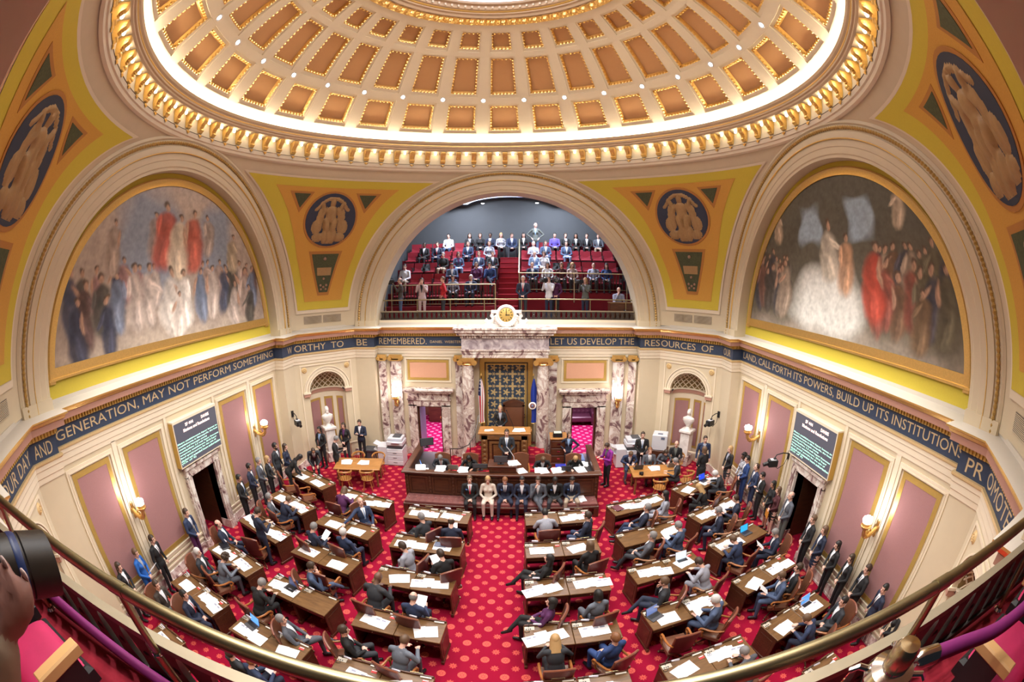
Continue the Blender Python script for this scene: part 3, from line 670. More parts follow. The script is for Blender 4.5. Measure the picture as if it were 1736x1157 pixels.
lunette(W_RIGHT, 'right', painter(bgR, figsR, 8.7), 'large half-round mural with white mist and dark trees on the right wall', 'yellow lunette wall round the right mural')

# ---- pendentives: pieces of one sphere between the arches -------------
RS = sqrt(PF*PF+36.0)
ZTOP, RTOP = 11.40, 8.02
def pend_pt(u, z, d=0.0):       # u along the chamfer direction, front-right quadrant diagonal; d = proud of the surface
    rho = sqrt(max(0.01, RS*RS-(z-ZC)**2))-d; ph = math.asin(max(-1, min(1, u/rho))); a = pi/4-ph
    return (rho*cos(a), rho*sin(a), z)
def pend_half(z):               # half width at height z, out to the arch
    xa = sqrt(max(0.0, 36.0-(z-ZC)**2)); rho = sqrt(PF*PF+xa*xa); return rho*sin(pi/4-atan2(xa, PF))
def patch(mb, poly, d, m, M, z_edge=True, sub=1):
    # polygon in (u,z) laid on the pendentive, with a thin rim
    n = len(poly); top = [pend_pt(u, z, d) for u, z in poly]; bot = [pend_pt(u, z, -0.01) for u, z in poly]
    cu, cz = sum(p[0] for p in poly)/n, sum(p[1] for p in poly)/n
    mb.add(top+[pend_pt(cu, cz, d)]+bot, [(i, (i+1) % n, n) for i in range(n)]+[(i, n+1+i, n+1+(i+1) % n, (i+1) % n) for i in range(n)], m, M)
def densify(poly, k=6):
    out = []
    for i in range(len(poly)):
        a, b = poly[i], poly[(i+1) % len(poly)]
        out += [(a[0]+(b[0]-a[0])*t/k, a[1]+(b[1]-a[1])*t/k) for t in range(k)]
    return out
def inset_side(z, off): return pend_half(z)-off
def field(off, zt, zb, k=26):    # shield outline following the arch curves
    zs = [zb+(zt-zb)*i/k for i in range(k+1)]
    R_ = [(max(0.02, inset_side(z, off(z))), z) for z in zs]; 
    return R_+[(-u, z) for u, z in reversed(R_)]
def strip_field(mb, off, zt, zb, d, m, M, k=30, nu=16):
    def P(u, v): z = zb+(zt-zb)*v; h = max(0.02, inset_side(z, off(z))); return pend_pt((2*u-1)*h, z, d)
    mb.grid(P, nu, k, m, M)
RELIEF = mat('relief_stone', (0.36, 0.225, 0.10), 0.55, 0.15, var=0.15, scale=14, bump=0.1)
BLUE = mat('roundel_blue', (0.022, 0.032, 0.065), 0.55, var=0.1)
GREEN = mat('painted_foliage', (0.055, 0.065, 0.028), 0.6, var=0.6, scale=22)
def relief_mesh():
    # a draped seated figure in low relief, modelled as one height field over the disc plane (u, z, height)
    parts = []
    def e(u, z, ru, rz, h, rot=0.0): parts.append((u, z, ru, rz, h, rot))
    e(0, 0.62, 0.10, 0.13, 0.13); e(0, 0.48, 0.06, 0.1, 0.08); e(0, 0.30, 0.22, 0.22, 0.16); e(0, 0.08, 0.20, 0.18, 0.15)
    e(-0.13, -0.18, 0.14, 0.30, 0.20, 0.2); e(0.13, -0.18, 0.14, 0.30, 0.20, -0.2); e(-0.14, -0.55, 0.13, 0.26, 0.17); e(0.16, -0.55, 0.15, 0.26, 0.17, -0.15); e(0, -0.50, 0.2, 0.3, 0.12)
    e(-0.30, 0.28, 0.08, 0.22, 0.13, -0.5); e(0.30, 0.28, 0.08, 0.22, 0.13, 0.5); e(-0.34, 0.46, 0.07, 0.18, 0.13, 0.35); e(0.34, 0.46, 0.07, 0.18, 0.13, -0.35)
    e(-0.40, 0.10, 0.14, 0.34, 0.07); e(0.40, 0.10, 0.14, 0.34, 0.07); e(-0.50, -0.22, 0.20, 0.26, 0.09); e(0.50, -0.22, 0.20, 0.26, 0.09)
    e(-0.42, -0.58, 0.2, 0.16, 0.10); e(0.42, -0.58, 0.2, 0.16, 0.10)
    for k in range(9): a = pi*(0.2+0.6*k/8); e(0.62*cos(a), 0.10+0.66*sin(a), 0.11, 0.055, 0.07, a+pi/2)
    e(-0.58, 0.40, 0.10, 0.05, 0.06, 0.4); e(0.58, 0.40, 0.10, 0.05, 0.06, -0.4)
    def H(u, z):
        h = 0
        for (cu, cz, ru, rz, hh, rot) in parts:
            c_, s_ = cos(rot), sin(rot); x = (u-cu)*c_+(z-cz)*s_; y = -(u-cu)*s_+(z-cz)*c_
            d = (x/ru)**2+(y/rz)**2
            if d < 1: h = max(h, hh*sqrt(1-d))
        if h > 0: h += 0.014*sin(u*46+z*9)*(1 if z < 0.15 else 0.3)
        return h
    N = 56; vs_ = []; fs = []; idx = {}
    for j in range(N+1):
        for i in range(N+1):
            u, z = 2*i/N-1, 2*j/N-1
            if u*u+z*z < 0.95: idx[i, j] = len(vs_); vs_.append((u, z, H(u, z)))
    for j in range(N):
        for i in range(N):
            q = [(i, j), (i+1, j), (i+1, j+1), (i, j+1)]
            if all(p in idx for p in q) and max(vs_[idx[p]][2] for p in q) > 0.004: fs.append(tuple(idx[p] for p in q))
    return vs_, fs
RV, RF = relief_mesh()
for rot, lb in ((pi/2, 'front left'), (0, 'front right'), (pi, 'near left'), (-pi/2, 'near right')):
    M = Rz(rot); q = MB()
    q.grid(lambda u, v: pend_pt((2*u-1)*pend_half(5.5+(ZTOP-5.5)*v), 5.5+(ZTOP-5.5)*v), 28, 40, 0, M)
    o = structure(q.build(f'ceiling_pendentive', CREAM), f'curved pendentive with painted roundel at the {lb} corner')
    q = MB(); strip_field(q, lambda z: 0.30, 11.02, 6.10, 0.035, 0, M); q.build('border_moulding', CREAM2, o)
    q = MB(); strip_field(q, lambda z: 0.38, 10.95, 6.24, 0.05, 0, M); q.build('yellow_field', YELLOW, o)
    q = MB(); strip_field(q, lambda z: 0.38+0.33+0.45*max(0, (z-8.2)/2.5), 10.69, 6.55, 0.062, 0, M); q.build('ochre_field', ORANGE, o)
    circ = lambda r, k=40: [(r*cos(2*pi*i/k), 9.56+0.92*r*sin(2*pi*i/k)) for i in range(k)]
    q = MB(); patch(q, circ(1.10), 0.085, 0, M); q.build('roundel_rim', mat('umber_ochre', (0.40, 0.17, 0.035), 0.5), o)
    q = MB(); patch(q, circ(1.02), 0.10, 0, M); rd = q.build('roundel', BLUE, o)
    q = MB(); q.add([pend_pt(u*1.06, 9.54+0.92*z*1.10, 0.105+h*0.75) for u, z, h in RV], RF, 0, M); q.build('seated_figure_relief', RELIEF, rd)
    for s in (-1, 1):
        tri = [(s*0.98, 10.46), (s*1.66, 10.46), (s*1.34, 9.98)]
        q = MB(); patch(q, densify([(s*0.84, 10.53), (s*1.84, 10.53), (s*1.34, 9.82)][::s], 4), 0.072, 0, M); q.build('triangle_border', MATS['umber_ochre'], o)
        q = MB(); patch(q, densify(tri[::s], 4), 0.085, 0, M); q.build('painted_triangle', GREEN, o)
    q = MB(); patch(q, densify([(-0.70, 8.44), (-0.23, 6.76), (0.23, 6.76), (0.70, 8.44)], 5), 0.072, 0, M); q.build('trapezoid_border', MATS['umber_ochre'], o)
    q = MB(); patch(q, densify([(-0.57, 8.33), (-0.18, 6.88), (0.18, 6.88), (0.57, 8.33)], 5), 0.085, 0, M); tz = q.build('painted_trapezoid', GREEN, o)
    q = MB(); patch(q, densify([(-0.31, 7.82), (-0.28, 7.52), (0.28, 7.52), (0.31, 7.82)], 4), 0.095, 0, M); q.build('name_tablet', RELIEF, tz)
    q = MB()
    for (u, z, r) in ((0, 8.15, 0.07), (-0.12, 7.15, 0.05), (0.12, 7.15, 0.05), (-0.1, 7.0, 0.045), (0.1, 7.0, 0.045), (0, 7.08, 0.05), (0, 7.4, 0.05)): q.ball(pend_pt(u, z, 0.09), r, 8, 5, 0, M)
    q.build('painted_blossom', mat('dusty_rose', (0.34, 0.20, 0.14), 0.6), tz)
    for s in (-1, 1):       # ventilation grilles above the cornice
        g = MB(); patch(g, densify([(s*0.04, 5.98), (s*0.04, 5.70), (s*0.80, 5.70), (s*0.80, 5.98)][::-s], 3), 0.02, 0, M); gr = g.build('vent_grille', mat('grille_grey', (0.20, 0.16, 0.12), 0.6), o)
        for k in range(11):
            g = MB(); patch(g, [(s*0.04, 5.715+k*0.025), (s*0.80, 5.715+k*0.025), (s*0.80, 5.707+k*0.025), (s*0.04, 5.707+k*0.025)][::s], 0.03, 0, M); g.build('grille_slat', CREAM2, gr)

# ---- dome cornice with brackets and bulbs -----------------------------
q = MB(); q.lathe([(8.06, 11.32), (7.99, 11.36), (7.97, 11.44), (7.93, 11.46), (7.93, 11.60), (7.96, 11.62)], 168, 0); dc = structure(q.build('trim_9', CREAM2, None, True, 30), 'cream ring cornice at the base of the dome')
q = MB(); q.lathe([(7.96, 11.62), (8.02, 11.80), (8.06, 12.06), (7.98, 12.10), (7.74, 12.11)], 168, 0); q.build('cavetto', IVORY, dc, True, 30)
q = MB(); q.lathe([(7.74, 12.11), (7.70, 12.15), (7.70, 12.20), (7.66, 12.22), (7.66, 12.34), (7.62, 12.38), (7.60, 12.46), (7.63, 12.475), (7.70, 12.47), (7.70, 12.30), (7.95, 12.28)], 168, 0); q.build('corona', STONE, dc, True, 30)
q = MB(); q.lathe([(7.66, 12.275), (7.645, 12.285), (7.645, 12.31), (7.66, 12.32)], 168); q.build('gilt_fillet', GOLD, dc)
q = MB(); q.lathe([(7.93, 11.585), (7.915, 11.595), (7.93, 11.605)], 168); q.build('dark_fillet', mat('umber_line', (0.12, 0.07, 0.03), 0.5), dc)
NB = 84
b = MB()    # scrolled console, built at azimuth 0 (towards +y) then turned
prof = [(7.74, 12.09), (7.74, 12.00), (7.78, 11.94), (7.86, 11.88), (7.90, 11.80), (7.89, 11.72), (7.92, 11.66), (7.97, 11.66), (8.03, 11.80), (8.06, 12.09)]
b.add([(x, r, z) for x in (-0.085, 0.085) for r, z in prof], [tuple(range(10)), tuple(range(19, 9, -1))]+[(i, 10+i, 10+(i+1) % 10, (i+1) % 10) for i in range(10)])
b.tube([(-0.095, 7.80, 12.02), (0.095, 7.80, 12.02)], 0.055, 10); b.tube([(-0.095, 7.905, 11.74), (0.095, 7.905, 11.74)], 0.04, 8)
for k in range(5): b.ball((0, 7.80+0.025*k, 11.97-0.05*k), (0.045, 0.03, 0.03), 6, 4)
bme = b.mesh('scroll_bracket', GOLD)
b = MB(); b.ball((0, 7.90, 11.55), (0.03, 0.03, 0.05), 6, 4); b.ball((-0.05, 7.905, 11.57), 0.025, 6, 4); b.ball((0.05, 7.905, 11.57), 0.025, 6, 4); dme = b.mesh('drop_ornament', GOLD)
BULB = emit_mat('bulb_glow', (1.0, 0.78, 0.52), 16.0)
b = MB(); b.lathe([(0, 0), (0.03, 0.01), (0.045, 0.05), (0.03, 0.09), (0.02, 0.11), (0, 0.11)], 8); blme = b.mesh('bulb', BULB)
for i in range(NB):
    a = 2*pi*i/NB
    o = link('scroll_bracket', bme, dc, None, a); link('drop_ornament', dme, o)
    a2 = a+pi/NB; o = link('bulb', blme, dc, (-7.88*sin(a2), 7.88*cos(a2), 11.98))
q = MB(); q.lathe([(7.72, 12.33), (7.93, 12.33)], 96); cv = tag(q.build('cove_light', emit_mat('cove_glow', (1.0, 0.88, 0.70), 36.0)), 'hidden strip light washing the foot of the dome', 'light')

# ---- coffered dome -----------------------------------------------------
ZS, RSPH = 7.78, 8.957
def dome_pt(pol, az, d=0.0):    # degrees; d = depth behind the visible face
    p = radians(pol); a = radians(az); fl_ = 0.30*max(0.0, (pol-46)/13.0)**2
    r = (RSPH+d)*sin(p)+fl_; return (r*sin(a), r*cos(a), ZS+(RSPH+d)*cos(p))
HALF = 180/28
ROWS = [(48.8, 55.0, 3.55, 4.15), (35.9, 45.7, 3.50, 4.10), (28.7, 33.3, 3.25, 3.80)]   # polar from, to, panel half, frame half
shell = MB()
def dpatch(mb, p0, p1, a0, a1, d, na=3, npol=3, m=0, rot=0.0):
    mb.grid(lambda u, v: dome_pt(p0+(p1-p0)*v, rot+a0+(a1-a0)*u, d), na, npol, m)
def wall_(mb, pa, pb, d0, d1, n=3, m=0, rot=0.0):
    mb.grid(lambda u, v: dome_pt(pa[0]+(pb[0]-pa[0])*u, rot+pa[1]+(pb[1]-pa[1])*u, d0+(d1-d0)*v), n, 1, m)
for k in range(28):
    rot = k*2*HALF
    zs = [60.0]
    for (p0, p1, wp, wf) in ROWS: zs += [p1+0.75, p0-0.55]
    zs += [26.4]
    for j in range(0, len(zs)-1, 2): dpatch(shell, zs[j+1], zs[j], -HALF, HALF, 0.0, 4, 3, 0, rot)
    for (p0, p1, wp, wf) in ROWS:
        P0, P1, WO = p0-0.55, p1+0.75, wf+0.62
        dpatch(shell, P0, P1, -HALF, -WO, 0, 1, 4, 0, rot); dpatch(shell, P0, P1, WO, HALF, 0, 1, 4, 0, rot)
        D1 = 0.045
        for a, b_ in (((P0, -WO), (P0, WO)), ((P1, WO), (P1, -WO)), ((P0, WO), (P1, WO)), ((P1, -WO), (P0, -WO))): wall_(shell, a, b_, 0, D1, 3, 0, rot)
        dpatch(shell, P0, p0, -WO, WO, D1, 4, 1, 0, rot); dpatch(shell, p1, P1, -WO, WO, D1, 4, 1, 0, rot)
        dpatch(shell, p0, p1, -WO, -wf, D1, 1, 4, 0, rot); dpatch(shell, p0, p1, wf, WO, D1, 1, 4, 0, rot)
dome = structure(shell.build('ceiling', IVORY, None, True, 25), 'ivory coffered dome over the chamber')
for (p0, p1, wp, wf) in ROWS:
    dp = (wf-wp)*0.9; m0, m1 = p0+dp, p1-dp
    q = MB(); dpatch(q, m0, m1, -wp, wp, 0.17, 4, 5); pme = q.mesh('coffer_panel', COFFER)
    q = MB()
    ring0 = [(p0, -wf), (p0, wf), (p1, wf), (p1, -wf)]; ring1 = [(m0, -wp), (m0, wp), (m1, wp), (m1, -wp)]
    for e in range(4):
        a, b_, c, d = ring0[e], ring0[(e+1) % 4], ring1[(e+1) % 4], ring1[e]
        def Q(u, v):
            x0 = (a[0]+(b_[0]-a[0])*u, a[1]+(b_[1]-a[1])*u); x1 = (d[0]+(c[0]-d[0])*u, d[1]+(c[1]-d[1])*u)
            return dome_pt(x0[0]+(x1[0]-x0[0])*v, x0[1]+(x1[1]-x0[1])*v, 0.045+0.125*v**1.5)
        q.grid(Q, 4, 2)
        l0, l1 = Vector(dome_pt(a[0], a[1])), Vector(dome_pt(b_[0], b_[1])); n = max(3, int((l1-l0).length/0.13))
        for i in range(n):
            t = (i+0.5)/n; q.ball(Q(t, 0.35), 0.047, 5, 4)
    fme = q.mesh('gilded_coffer_frame', GOLD)
    for k in range(28):
        link('gilded_coffer_frame', fme, dome, None, -radians(k*2*HALF)); link('coffer_panel', pme, dome, None, -radians(k*2*HALF))
LEDM = emit_mat('led_glow', (0.90, 0.92, 1.0), 40.0)
q = MB(); q.lathe([(0, 0.0), (0.055, 0.0), (0.065, 0.03), (0.065, 0.08)], 12); lme = q.mesh('spotlight_lens', LEDM)
q = MB(); q.lathe([(0.065, 0.0), (0.10, -0.012), (0.11, 0.02)], 14); tme = q.mesh('spotlight_trim', WHITE)
for i in range(LED_N):
    az = (i+0.5)*2*HALF; p = Vector(dome_pt(47.25, az, -0.01)); c = Vector((0, 0, ZS)); zax = (p-c).normalized()
    o = link('spotlight_trim', tme, dome); o.rotation_euler = zax.to_track_quat('Z', 'Y').to_euler(); o.location = p
    link('spotlight_lens', lme, o)
# eye of the dome
q = MB(); n = 140
prof = [dome_pt(26.4, 0)[1:], dome_pt(26.0, 0, -0.03)[1:], dome_pt(25.4, 0, -0.07)[1:], dome_pt(24.7, 0, -0.04)[1:], dome_pt(24.5, 0, 0.0)[1:]]
q.grid(lambda u, v: (lambda pr, a: ((pr[0])*sin(a), (pr[0])*cos(a), pr[1]))( (lambda k: (prof[k][0]+0.05*sin(u*2*pi*70+k*1.7)*(0 < k < 4), prof[k][1]-0.035*cos(u*2*pi*70*1.0+k*2.1)*(0 < k < 4)))(int(round(v*4))), 2*pi*u), 560, 4)
q.build('gilded_leaf_wreath', GOLD, dome, False)
q = MB(); q.lathe([(3.71, 15.92), (3.66, 15.93), (3.60, 16.0), (3.52, 16.02), (3.50, 16.06)], 96); q.build('eye_moulding', STONE, dome, True, 30)
q = MB(); q.lathe([(3.50, 16.06), (3.46, 16.07), (3.44, 16.10)], 96); q.build('gilt_fillet', GOLDP, dome)
q = MB(); q.lathe([(3.44, 16.10), (3.36, 16.12), (3.34, 16.26), (3.22, 16.28), (3.20, 16.36)], 96); q.build('eye_drum', STONE, dome, True, 30)
for i in range(96):
    a = 2*pi*i/96
    if abs(math.remainder(a-pi/2, 2*pi)) > 1.3: continue
    q = MB(); q.box(-0.03, 0.03, 3.30, 3.37, 16.14, 16.24, 0, Rz(a-pi/2)); q.build('eye_dentil', CREAM2, dome)
q = MB(); q.lathe([(3.20, 16.36), (2.6, 16.75), (1.5, 17.0), (0.01, 17.1)], 64); q.build('laylight', emit_mat('laylight_glow', (0.86, 0.84, 1.0), 1.6), dome)
# ------------------------------------------------------------------ desks and chairs on the floor
ORD = ['first', 'second', 'third', 'fourth', 'fifth', 'sixth']
def make_desk():
    d = empty('senate_desk'); w, dp = 0.925, 0.66
    q = MB(); q.bev(-w/2, w/2, -dp/2, dp/2, 0.725, 0.76, 0.008); q.build('desktop', WOODTOP, d)
    q = MB(); q.bev(-w/2+0.01, w/2-0.01, dp/2-0.035, dp/2, 0.76, 0.80, 0.006); q.build('back_ledge', WOOD, d)
    q = MB(); q.box(-w/2+0.03, w/2-0.03, dp/2-0.05, dp/2-0.02, 0.10, 0.725); q.box(-w/2+0.12, w/2-0.12, dp/2-0.02, dp/2-0.008, 0.2, 0.62); q.build('front_panel', WOOD, d)
    for s in (-1, 1):
        q = MB(); x = s*(w/2-0.02)
        q.box(x-0.018, x+0.018, -dp/2+0.04, dp/2-0.03, 0.08, 0.725)
        q.box(x+s*0.012, x+s*0.024, -dp/2+0.12, dp/2-0.12, 0.2, 0.62) if s < 0 else q.box(x+0.012, x+0.024, -dp/2+0.12, dp/2-0.12, 0.2, 0.62)
        q.build('side_panel', WOOD, d)
        q = MB(); q.bev(x-0.03, x+0.03, -dp/2+0.0, dp/2-0.01, 0.0, 0.09, 0.012); q.build('foot', WOOD, d)
    q = MB(); q.box(-w/2+0.04, w/2-0.04, -dp/2+0.02, dp/2-0.05, 0.63, 0.725); dr = q.build('drawer', WOOD, d)
    q = MB(); q.ball((0, -dp/2+0.012, 0.68), 0.014, 8, 5); q.build('knob', BRASS, dr)
    q = MB(); q.box(-w/2+0.02, -w/2+0.21, dp/2-0.16, dp/2-0.05, 0.76, 0.772); pl = q.build('console_plate', mat('console_beige', (0.55, 0.50, 0.42), 0.4), d)
    for k in range(3):
        q = MB(); q.tube([(-w/2+0.05+k*0.04, dp/2-0.13, 0.772), (-w/2+0.05+k*0.04, dp/2-0.13, 0.784)], 0.013, 8); q.build('button', BLACK, pl)
    q = MB(); q.box(w/2-0.25, w/2-0.05, dp/2-0.075, dp/2-0.042, 0.76, 0.79); q.build('name_plate', mat('name_plate_ivory', (0.66, 0.62, 0.55), 0.4), d)
    q = MB(); q.tube([(-w/2+0.10, dp/2-0.06, 0.77), (-w/2+0.11, dp/2-0.06, 0.86), (-w/2+0.16, dp/2-0.08, 0.90), (-w/2+0.20, dp/2-0.10, 0.90)], 0.008, 6); st = q.build('microphone_stem', BLACK, d)
    q = MB(); q.tube([(-w/2+0.18, dp/2-0.095, 0.90), (-w/2+0.20, dp/2-0.10, 0.90), (-w/2+0.33, dp/2-0.115, 0.895), (-w/2+0.345, dp/2-0.117, 0.895)], [0.012, 0.021, 0.024, 0.012], 8); q.build('microphone_head', mat('microphone_silver', (0.55, 0.54, 0.62), 0.35, 0.3), st)
    q = MB(); q.tube([(-w/2+0.06+0.05*cos(a/10*2*pi), dp/2-0.19+0.035*sin(a/10*2*pi), 0.768) for a in range(11)], 0.005, 5); q.build('cable_loop', BLACK, d)
    q = MB(); q.tube([(0.03, dp/2-0.018, 0.80), (0.03, dp/2-0.018, 0.845), (0.26, dp/2-0.018, 0.845), (0.26, dp/2-0.018, 0.80)], 0.007, 5); q.build('brass_rail', BRASS, d)
    return d
def make_chair():
    c = empty('desk_chair')
    q = MB()
    def seat(u, v):
        x, y = (u-0.5), (v-0.5); h = 0.47+0.035*(1-(2*x)**4)*(1-(2*y)**4)-0.02*v
        return (x*0.54*(1-0.06*abs(y)), -0.02+y*0.54, h)
    q.grid(seat, 8, 8); q.box(-0.265, 0.265, -0.28, 0.24, 0.39, 0.475); q.build('seat', LEATHER, c)
    def back(u, v, off):
        x = (u-0.5)*2; z = 0.50+0.56*v; w = 0.255*(1-0.10*(1-v)); top = 0.045*(1-x*x)*v**3
        return (x*w, -0.27-0.10*v-0.05*(1-x*x)+off*0.06, z+top)
    q = MB(); q.grid(lambda u, v: back(u, v, 1), 8, 6); q.grid(lambda u, v: back(1-u, v, 0), 8, 6, 1)
    for u in (0, 1): q.grid(lambda a, v: back(u, v, a if u else 1-a), 1, 6, 1)
    q.grid(lambda u, a: back(u, 1, 1-a), 8, 1, 1); bk = q.build('backrest', [LEATHER, LEATHERB], c)
    q = MB(); path = [back(0, v/6, 0.5) for v in range(7)]+[back(u/8, 1, 0.5) for u in range(1, 9)]+[back(1, 1-v/6, 0.5) for v in range(1, 7)]
    q.tube(path, 0.026, 6); q.build('wood_rim', mat('cherry_wood', (0.20, 0.065, 0.035), 0.3, var=0.2, scale=6), bk)
    for s in (-1, 1):
        q = MB(); pts = [(s*0.25, -0.33, 0.76), (s*0.275, -0.2, 0.70), (s*0.285, -0.02, 0.675), (s*0.285, 0.12, 0.685), (s*0.285, 0.19, 0.665), (s*0.285, 0.215, 0.62), (s*0.285, 0.19, 0.575), (s*0.285, 0.15, 0.565), (s*0.285, 0.12, 0.59), (s*0.285, 0.135, 0.615)]
        q.tube(pts, [0.022, 0.024, 0.026, 0.027, 0.027, 0.025, 0.024, 0.022, 0.02, 0.016], 7); q.tube([(s*0.27, 0.10, 0.44), (s*0.285, 0.14, 0.58)], 0.020, 6)
        q.build('armrest', mat('amber_wood', (0.36, 0.13, 0.035), 0.28, var=0.2, scale=7), c)
    q = MB(); q.lathe([(0.0, 0.39), (0.05, 0.39), (0.03, 0.33), (0.045, 0.24), (0.035, 0.14), (0.0, 0.12)], 10); q.build('pedestal', WOOD, c)
    for k in range(4):
        a = pi/4+k*pi/2; q = MB()
        q.tube([(0.02*cos(a), 0.02*sin(a), 0.18), (0.16*cos(a), 0.16*sin(a), 0.13), (0.29*cos(a), 0.29*sin(a), 0.07)], [0.03, 0.026, 0.02], 6); lg = q.build('leg', WOOD, c)
        q = MB(); q.ball((0.30*cos(a), 0.30*sin(a), 0.03), 0.03, 8, 5); q.build('caster', BRASS, lg)
    return c
DESK0, CHAIR0 = make_desk(), make_chair(); USED = {'d': False, 'c': False}
def inst(proto, key, loc, rz, label, cat, group):
    if not USED[key]: o = proto; USED[key] = True
    else: o = copy_tree(proto)
    o.location = loc; o.rotation_euler = (0, 0, rz); tag(o, label, cat, group); return o
# block: inner front corner (x,y) per row and the angle of the row
BLOCKS = [('C', [(0.74, 2.32, 4.0), (0.74, 0.73, 4.6), (0.74, -0.84, 5.2), (0.74, -2.42, 4.6), (0.74, -4.02, 4.6)]),
          ('M', [(3.13, 2.66, 16.8), (3.11, 1.02, 14.2), (3.12, -0.58, 13.6), (3.14, -2.20, 12.4), (3.17, -3.85, 10.6)]),
          ('W', [(5.43, 3.46, 26.0), (5.40, 1.71, 23.8), (5.45, 0.04, 20.6), (5.47, -1.66, 19.0), (5.53, -3.38, 15.0)])]
PHR = {('C', -1): 'block left of centre aisle', ('C', 1): 'block right of centre aisle', ('M', -1): 'middle left block', ('M', 1): 'middle right block',
       ('W', -1): 'block along left wall', ('W', 1): 'block along right wall'}
DESKS = {}
def add_desk(bl, s, r, k, x, y, ang):
    nm = ('inner', 'outer')[k]; ph = f'{ORD[r]} row, {PHR[bl, s]}'
    rz = radians(s*ang)
    inst(DESK0, 'd', (x, y, 0), rz, f'walnut desk with microphone, {nm} of pair, {ph}', 'desk', 'walnut desks on the chamber floor')
    DESKS[bl, s, r, k] = dict(x=x, y=y, rz=rz, ph=ph, nm=nm, chair=False)
for bl, rows in BLOCKS:
    for s in (-1, 1):
        for r, (x, y, ang) in enumerate(rows):
            a = radians(ang)
            for k in (0, 1):
                u = 0.4675*(1+2*k); cx, cy = x+u*cos(a)+0.33*sin(a), y+u*sin(a)-0.33*cos(a)
                add_desk(bl, s, r, k, s*cx, cy, ang)
for s in (-1, 1):
    a = radians(10); add_desk('W', s, 5, 0, s*(5.80+0.4675*cos(a)+0.33*sin(a)), -5.09+0.4675*sin(a)-0.33*cos(a), 10)
def chair_at(key, x, y, rz):
    d = DESKS[key]; d['chair'] = True
    inst(CHAIR0, 'c', (x, y, 0), rz, f'brown leather swivel chair behind {d["nm"]} desk, {d["ph"]}', 'chair', 'leather swivel chairs behind the desks')
def desk_pt(key, lx, ly, z=0.76):
    d = DESKS[key]; c, s = cos(d['rz']), sin(d['rz']); return (d['x']+lx*c-ly*s, d['y']+lx*s+ly*c, z)
# ---- papers, cards, laptops on desks ------------------------------------
INK = mat('printed_ink', (0.30, 0.31, 0.40), 0.7); FOLD = mat('slate_folder', (0.13, 0.15, 0.22), 0.6)
def make_papers(variant):
    p = empty('paper_sheets'); rn = random.Random(variant*11+2); n = (2, 2, 3, 4)[variant % 4]
    for i in range(n):
        q = MB(); a = rn.uniform(-0.25, 0.25); x, y = (i-(n-1)/2)*(0.24 if n < 4 else 0.15)+rn.uniform(-0.03, 0.03), rn.uniform(-0.05, 0.05); z = 0.002+0.004*i
        M = T(x, y, z) @ Rz(a); hw, hh = (0.125, 0.165) if rn.random() < 0.7 else (0.19, 0.15)
        q.box(-hw, hw, -hh, hh, 0, 0.004, 0, M); sh = q.build('sheet', PAPER, p)
        if rn.random() < 0.6:
            q = MB()
            for t in range(2): q.box(-hw*0.6+t*hw*0.7, -hw*0.6+t*hw*0.7+hw*0.5, hh*0.45, hh*0.75, 0.004, 0.0048, 0, M)
            q.build('print_block', INK, sh)
    return p
PAP = [make_papers(i) for i in range(4)]; PUSED = [False]*4
def make_card():
    c = empty('red_card'); q = MB(); q.box(-0.055, 0.055, -0.04, 0.04, 0, 0.006); q.build('card', REDPRINT, c)
    q = MB(); q.box(-0.05, 0.05, 0.015, 0.033, 0.006, 0.007); q.build('card_band', PAPER, c); return c
CARD0 = make_card(); CUSED = [False]
def papers(key, v, lx=0.0, ly=-0.05, rz=0.0):
    o = PAP[v] if not PUSED[v] else copy_tree(PAP[v]); PUSED[v] = True; d = DESKS[key]
    o.location = desk_pt(key, lx, ly, 0.7605); o.rotation_euler = (0, 0, d['rz']+rz)
    tag(o, f'white papers lying on {d["nm"]} desk, {d["ph"]}', 'papers', 'papers on the desks')
def card(key, lx=0.32, ly=0.18):
    o = CARD0 if not CUSED[0] else copy_tree(CARD0); CUSED[0] = True; d = DESKS[key]
    o.location = desk_pt(key, lx, ly, 0.7605); o.rotation_euler = (0, 0, d['rz']+random.uniform(-0.1, 0.1))
    tag(o, f'small red card lying on {d["nm"]} desk, {d["ph"]}', 'card', 'red cards on the desks')
def laptop(loc, rz, label, col=DGREY, scr=(0.05, 0.16, 0.45), s=0.35, open_=1.9):
    p = empty('laptop', loc, rz); q = MB(); q.bev(-0.16, 0.16, -0.11, 0.11, 0, 0.018, 0.004); q.build('base', col, p)
    q = MB(); q.box(-0.14, 0.14, -0.02, 0.09, 0.018, 0.020); q.build('keyboard', BLACK, p)
    L = T(0, 0.11, 0.012) @ Matrix.Rotation(radians(-18), 4, 'X')
    q = MB(); q.bev(-0.16, 0.16, 0, 0.012, 0, 0.21, 0.004, 0, L); ld = q.build('lid', col, p)
    q = MB(); q.box(-0.148, 0.148, -0.003, 0.0, 0.012, 0.198, 0, L); q.build('screen', mat('laptop_screen_%d' % int(scr[2]*100), (0.02, 0.02, 0.03), 0.2, emis=scr, estr=1.3), ld)
    return tag(p, label, 'laptop')
SKIP_P = {('C', 1, 0, 0), ('M', 1, 1, 0), ('M', -1, 3, 0), ('W', 1, 2, 1)}
rp = random.Random(4); NOCARD = {('C', -1, 3, 0)}
for key in sorted(DESKS, key=str):
    if key in SKIP_P: continue
    v = rp.randrange(4); papers(key, v, rp.uniform(-0.12, 0.12), rp.uniform(-0.12, 0.02), rp.uniform(-0.2, 0.2))
    if rp.random() < 0.6: card(key, rp.uniform(0.26, 0.36), rp.uniform(0.12, 0.2))
def desk_laptop(key, lx, ly, label, **k): laptop(desk_pt(key, lx, ly, 0.7605), DESKS[key]['rz']+k.pop('rz', 0), label, **k)
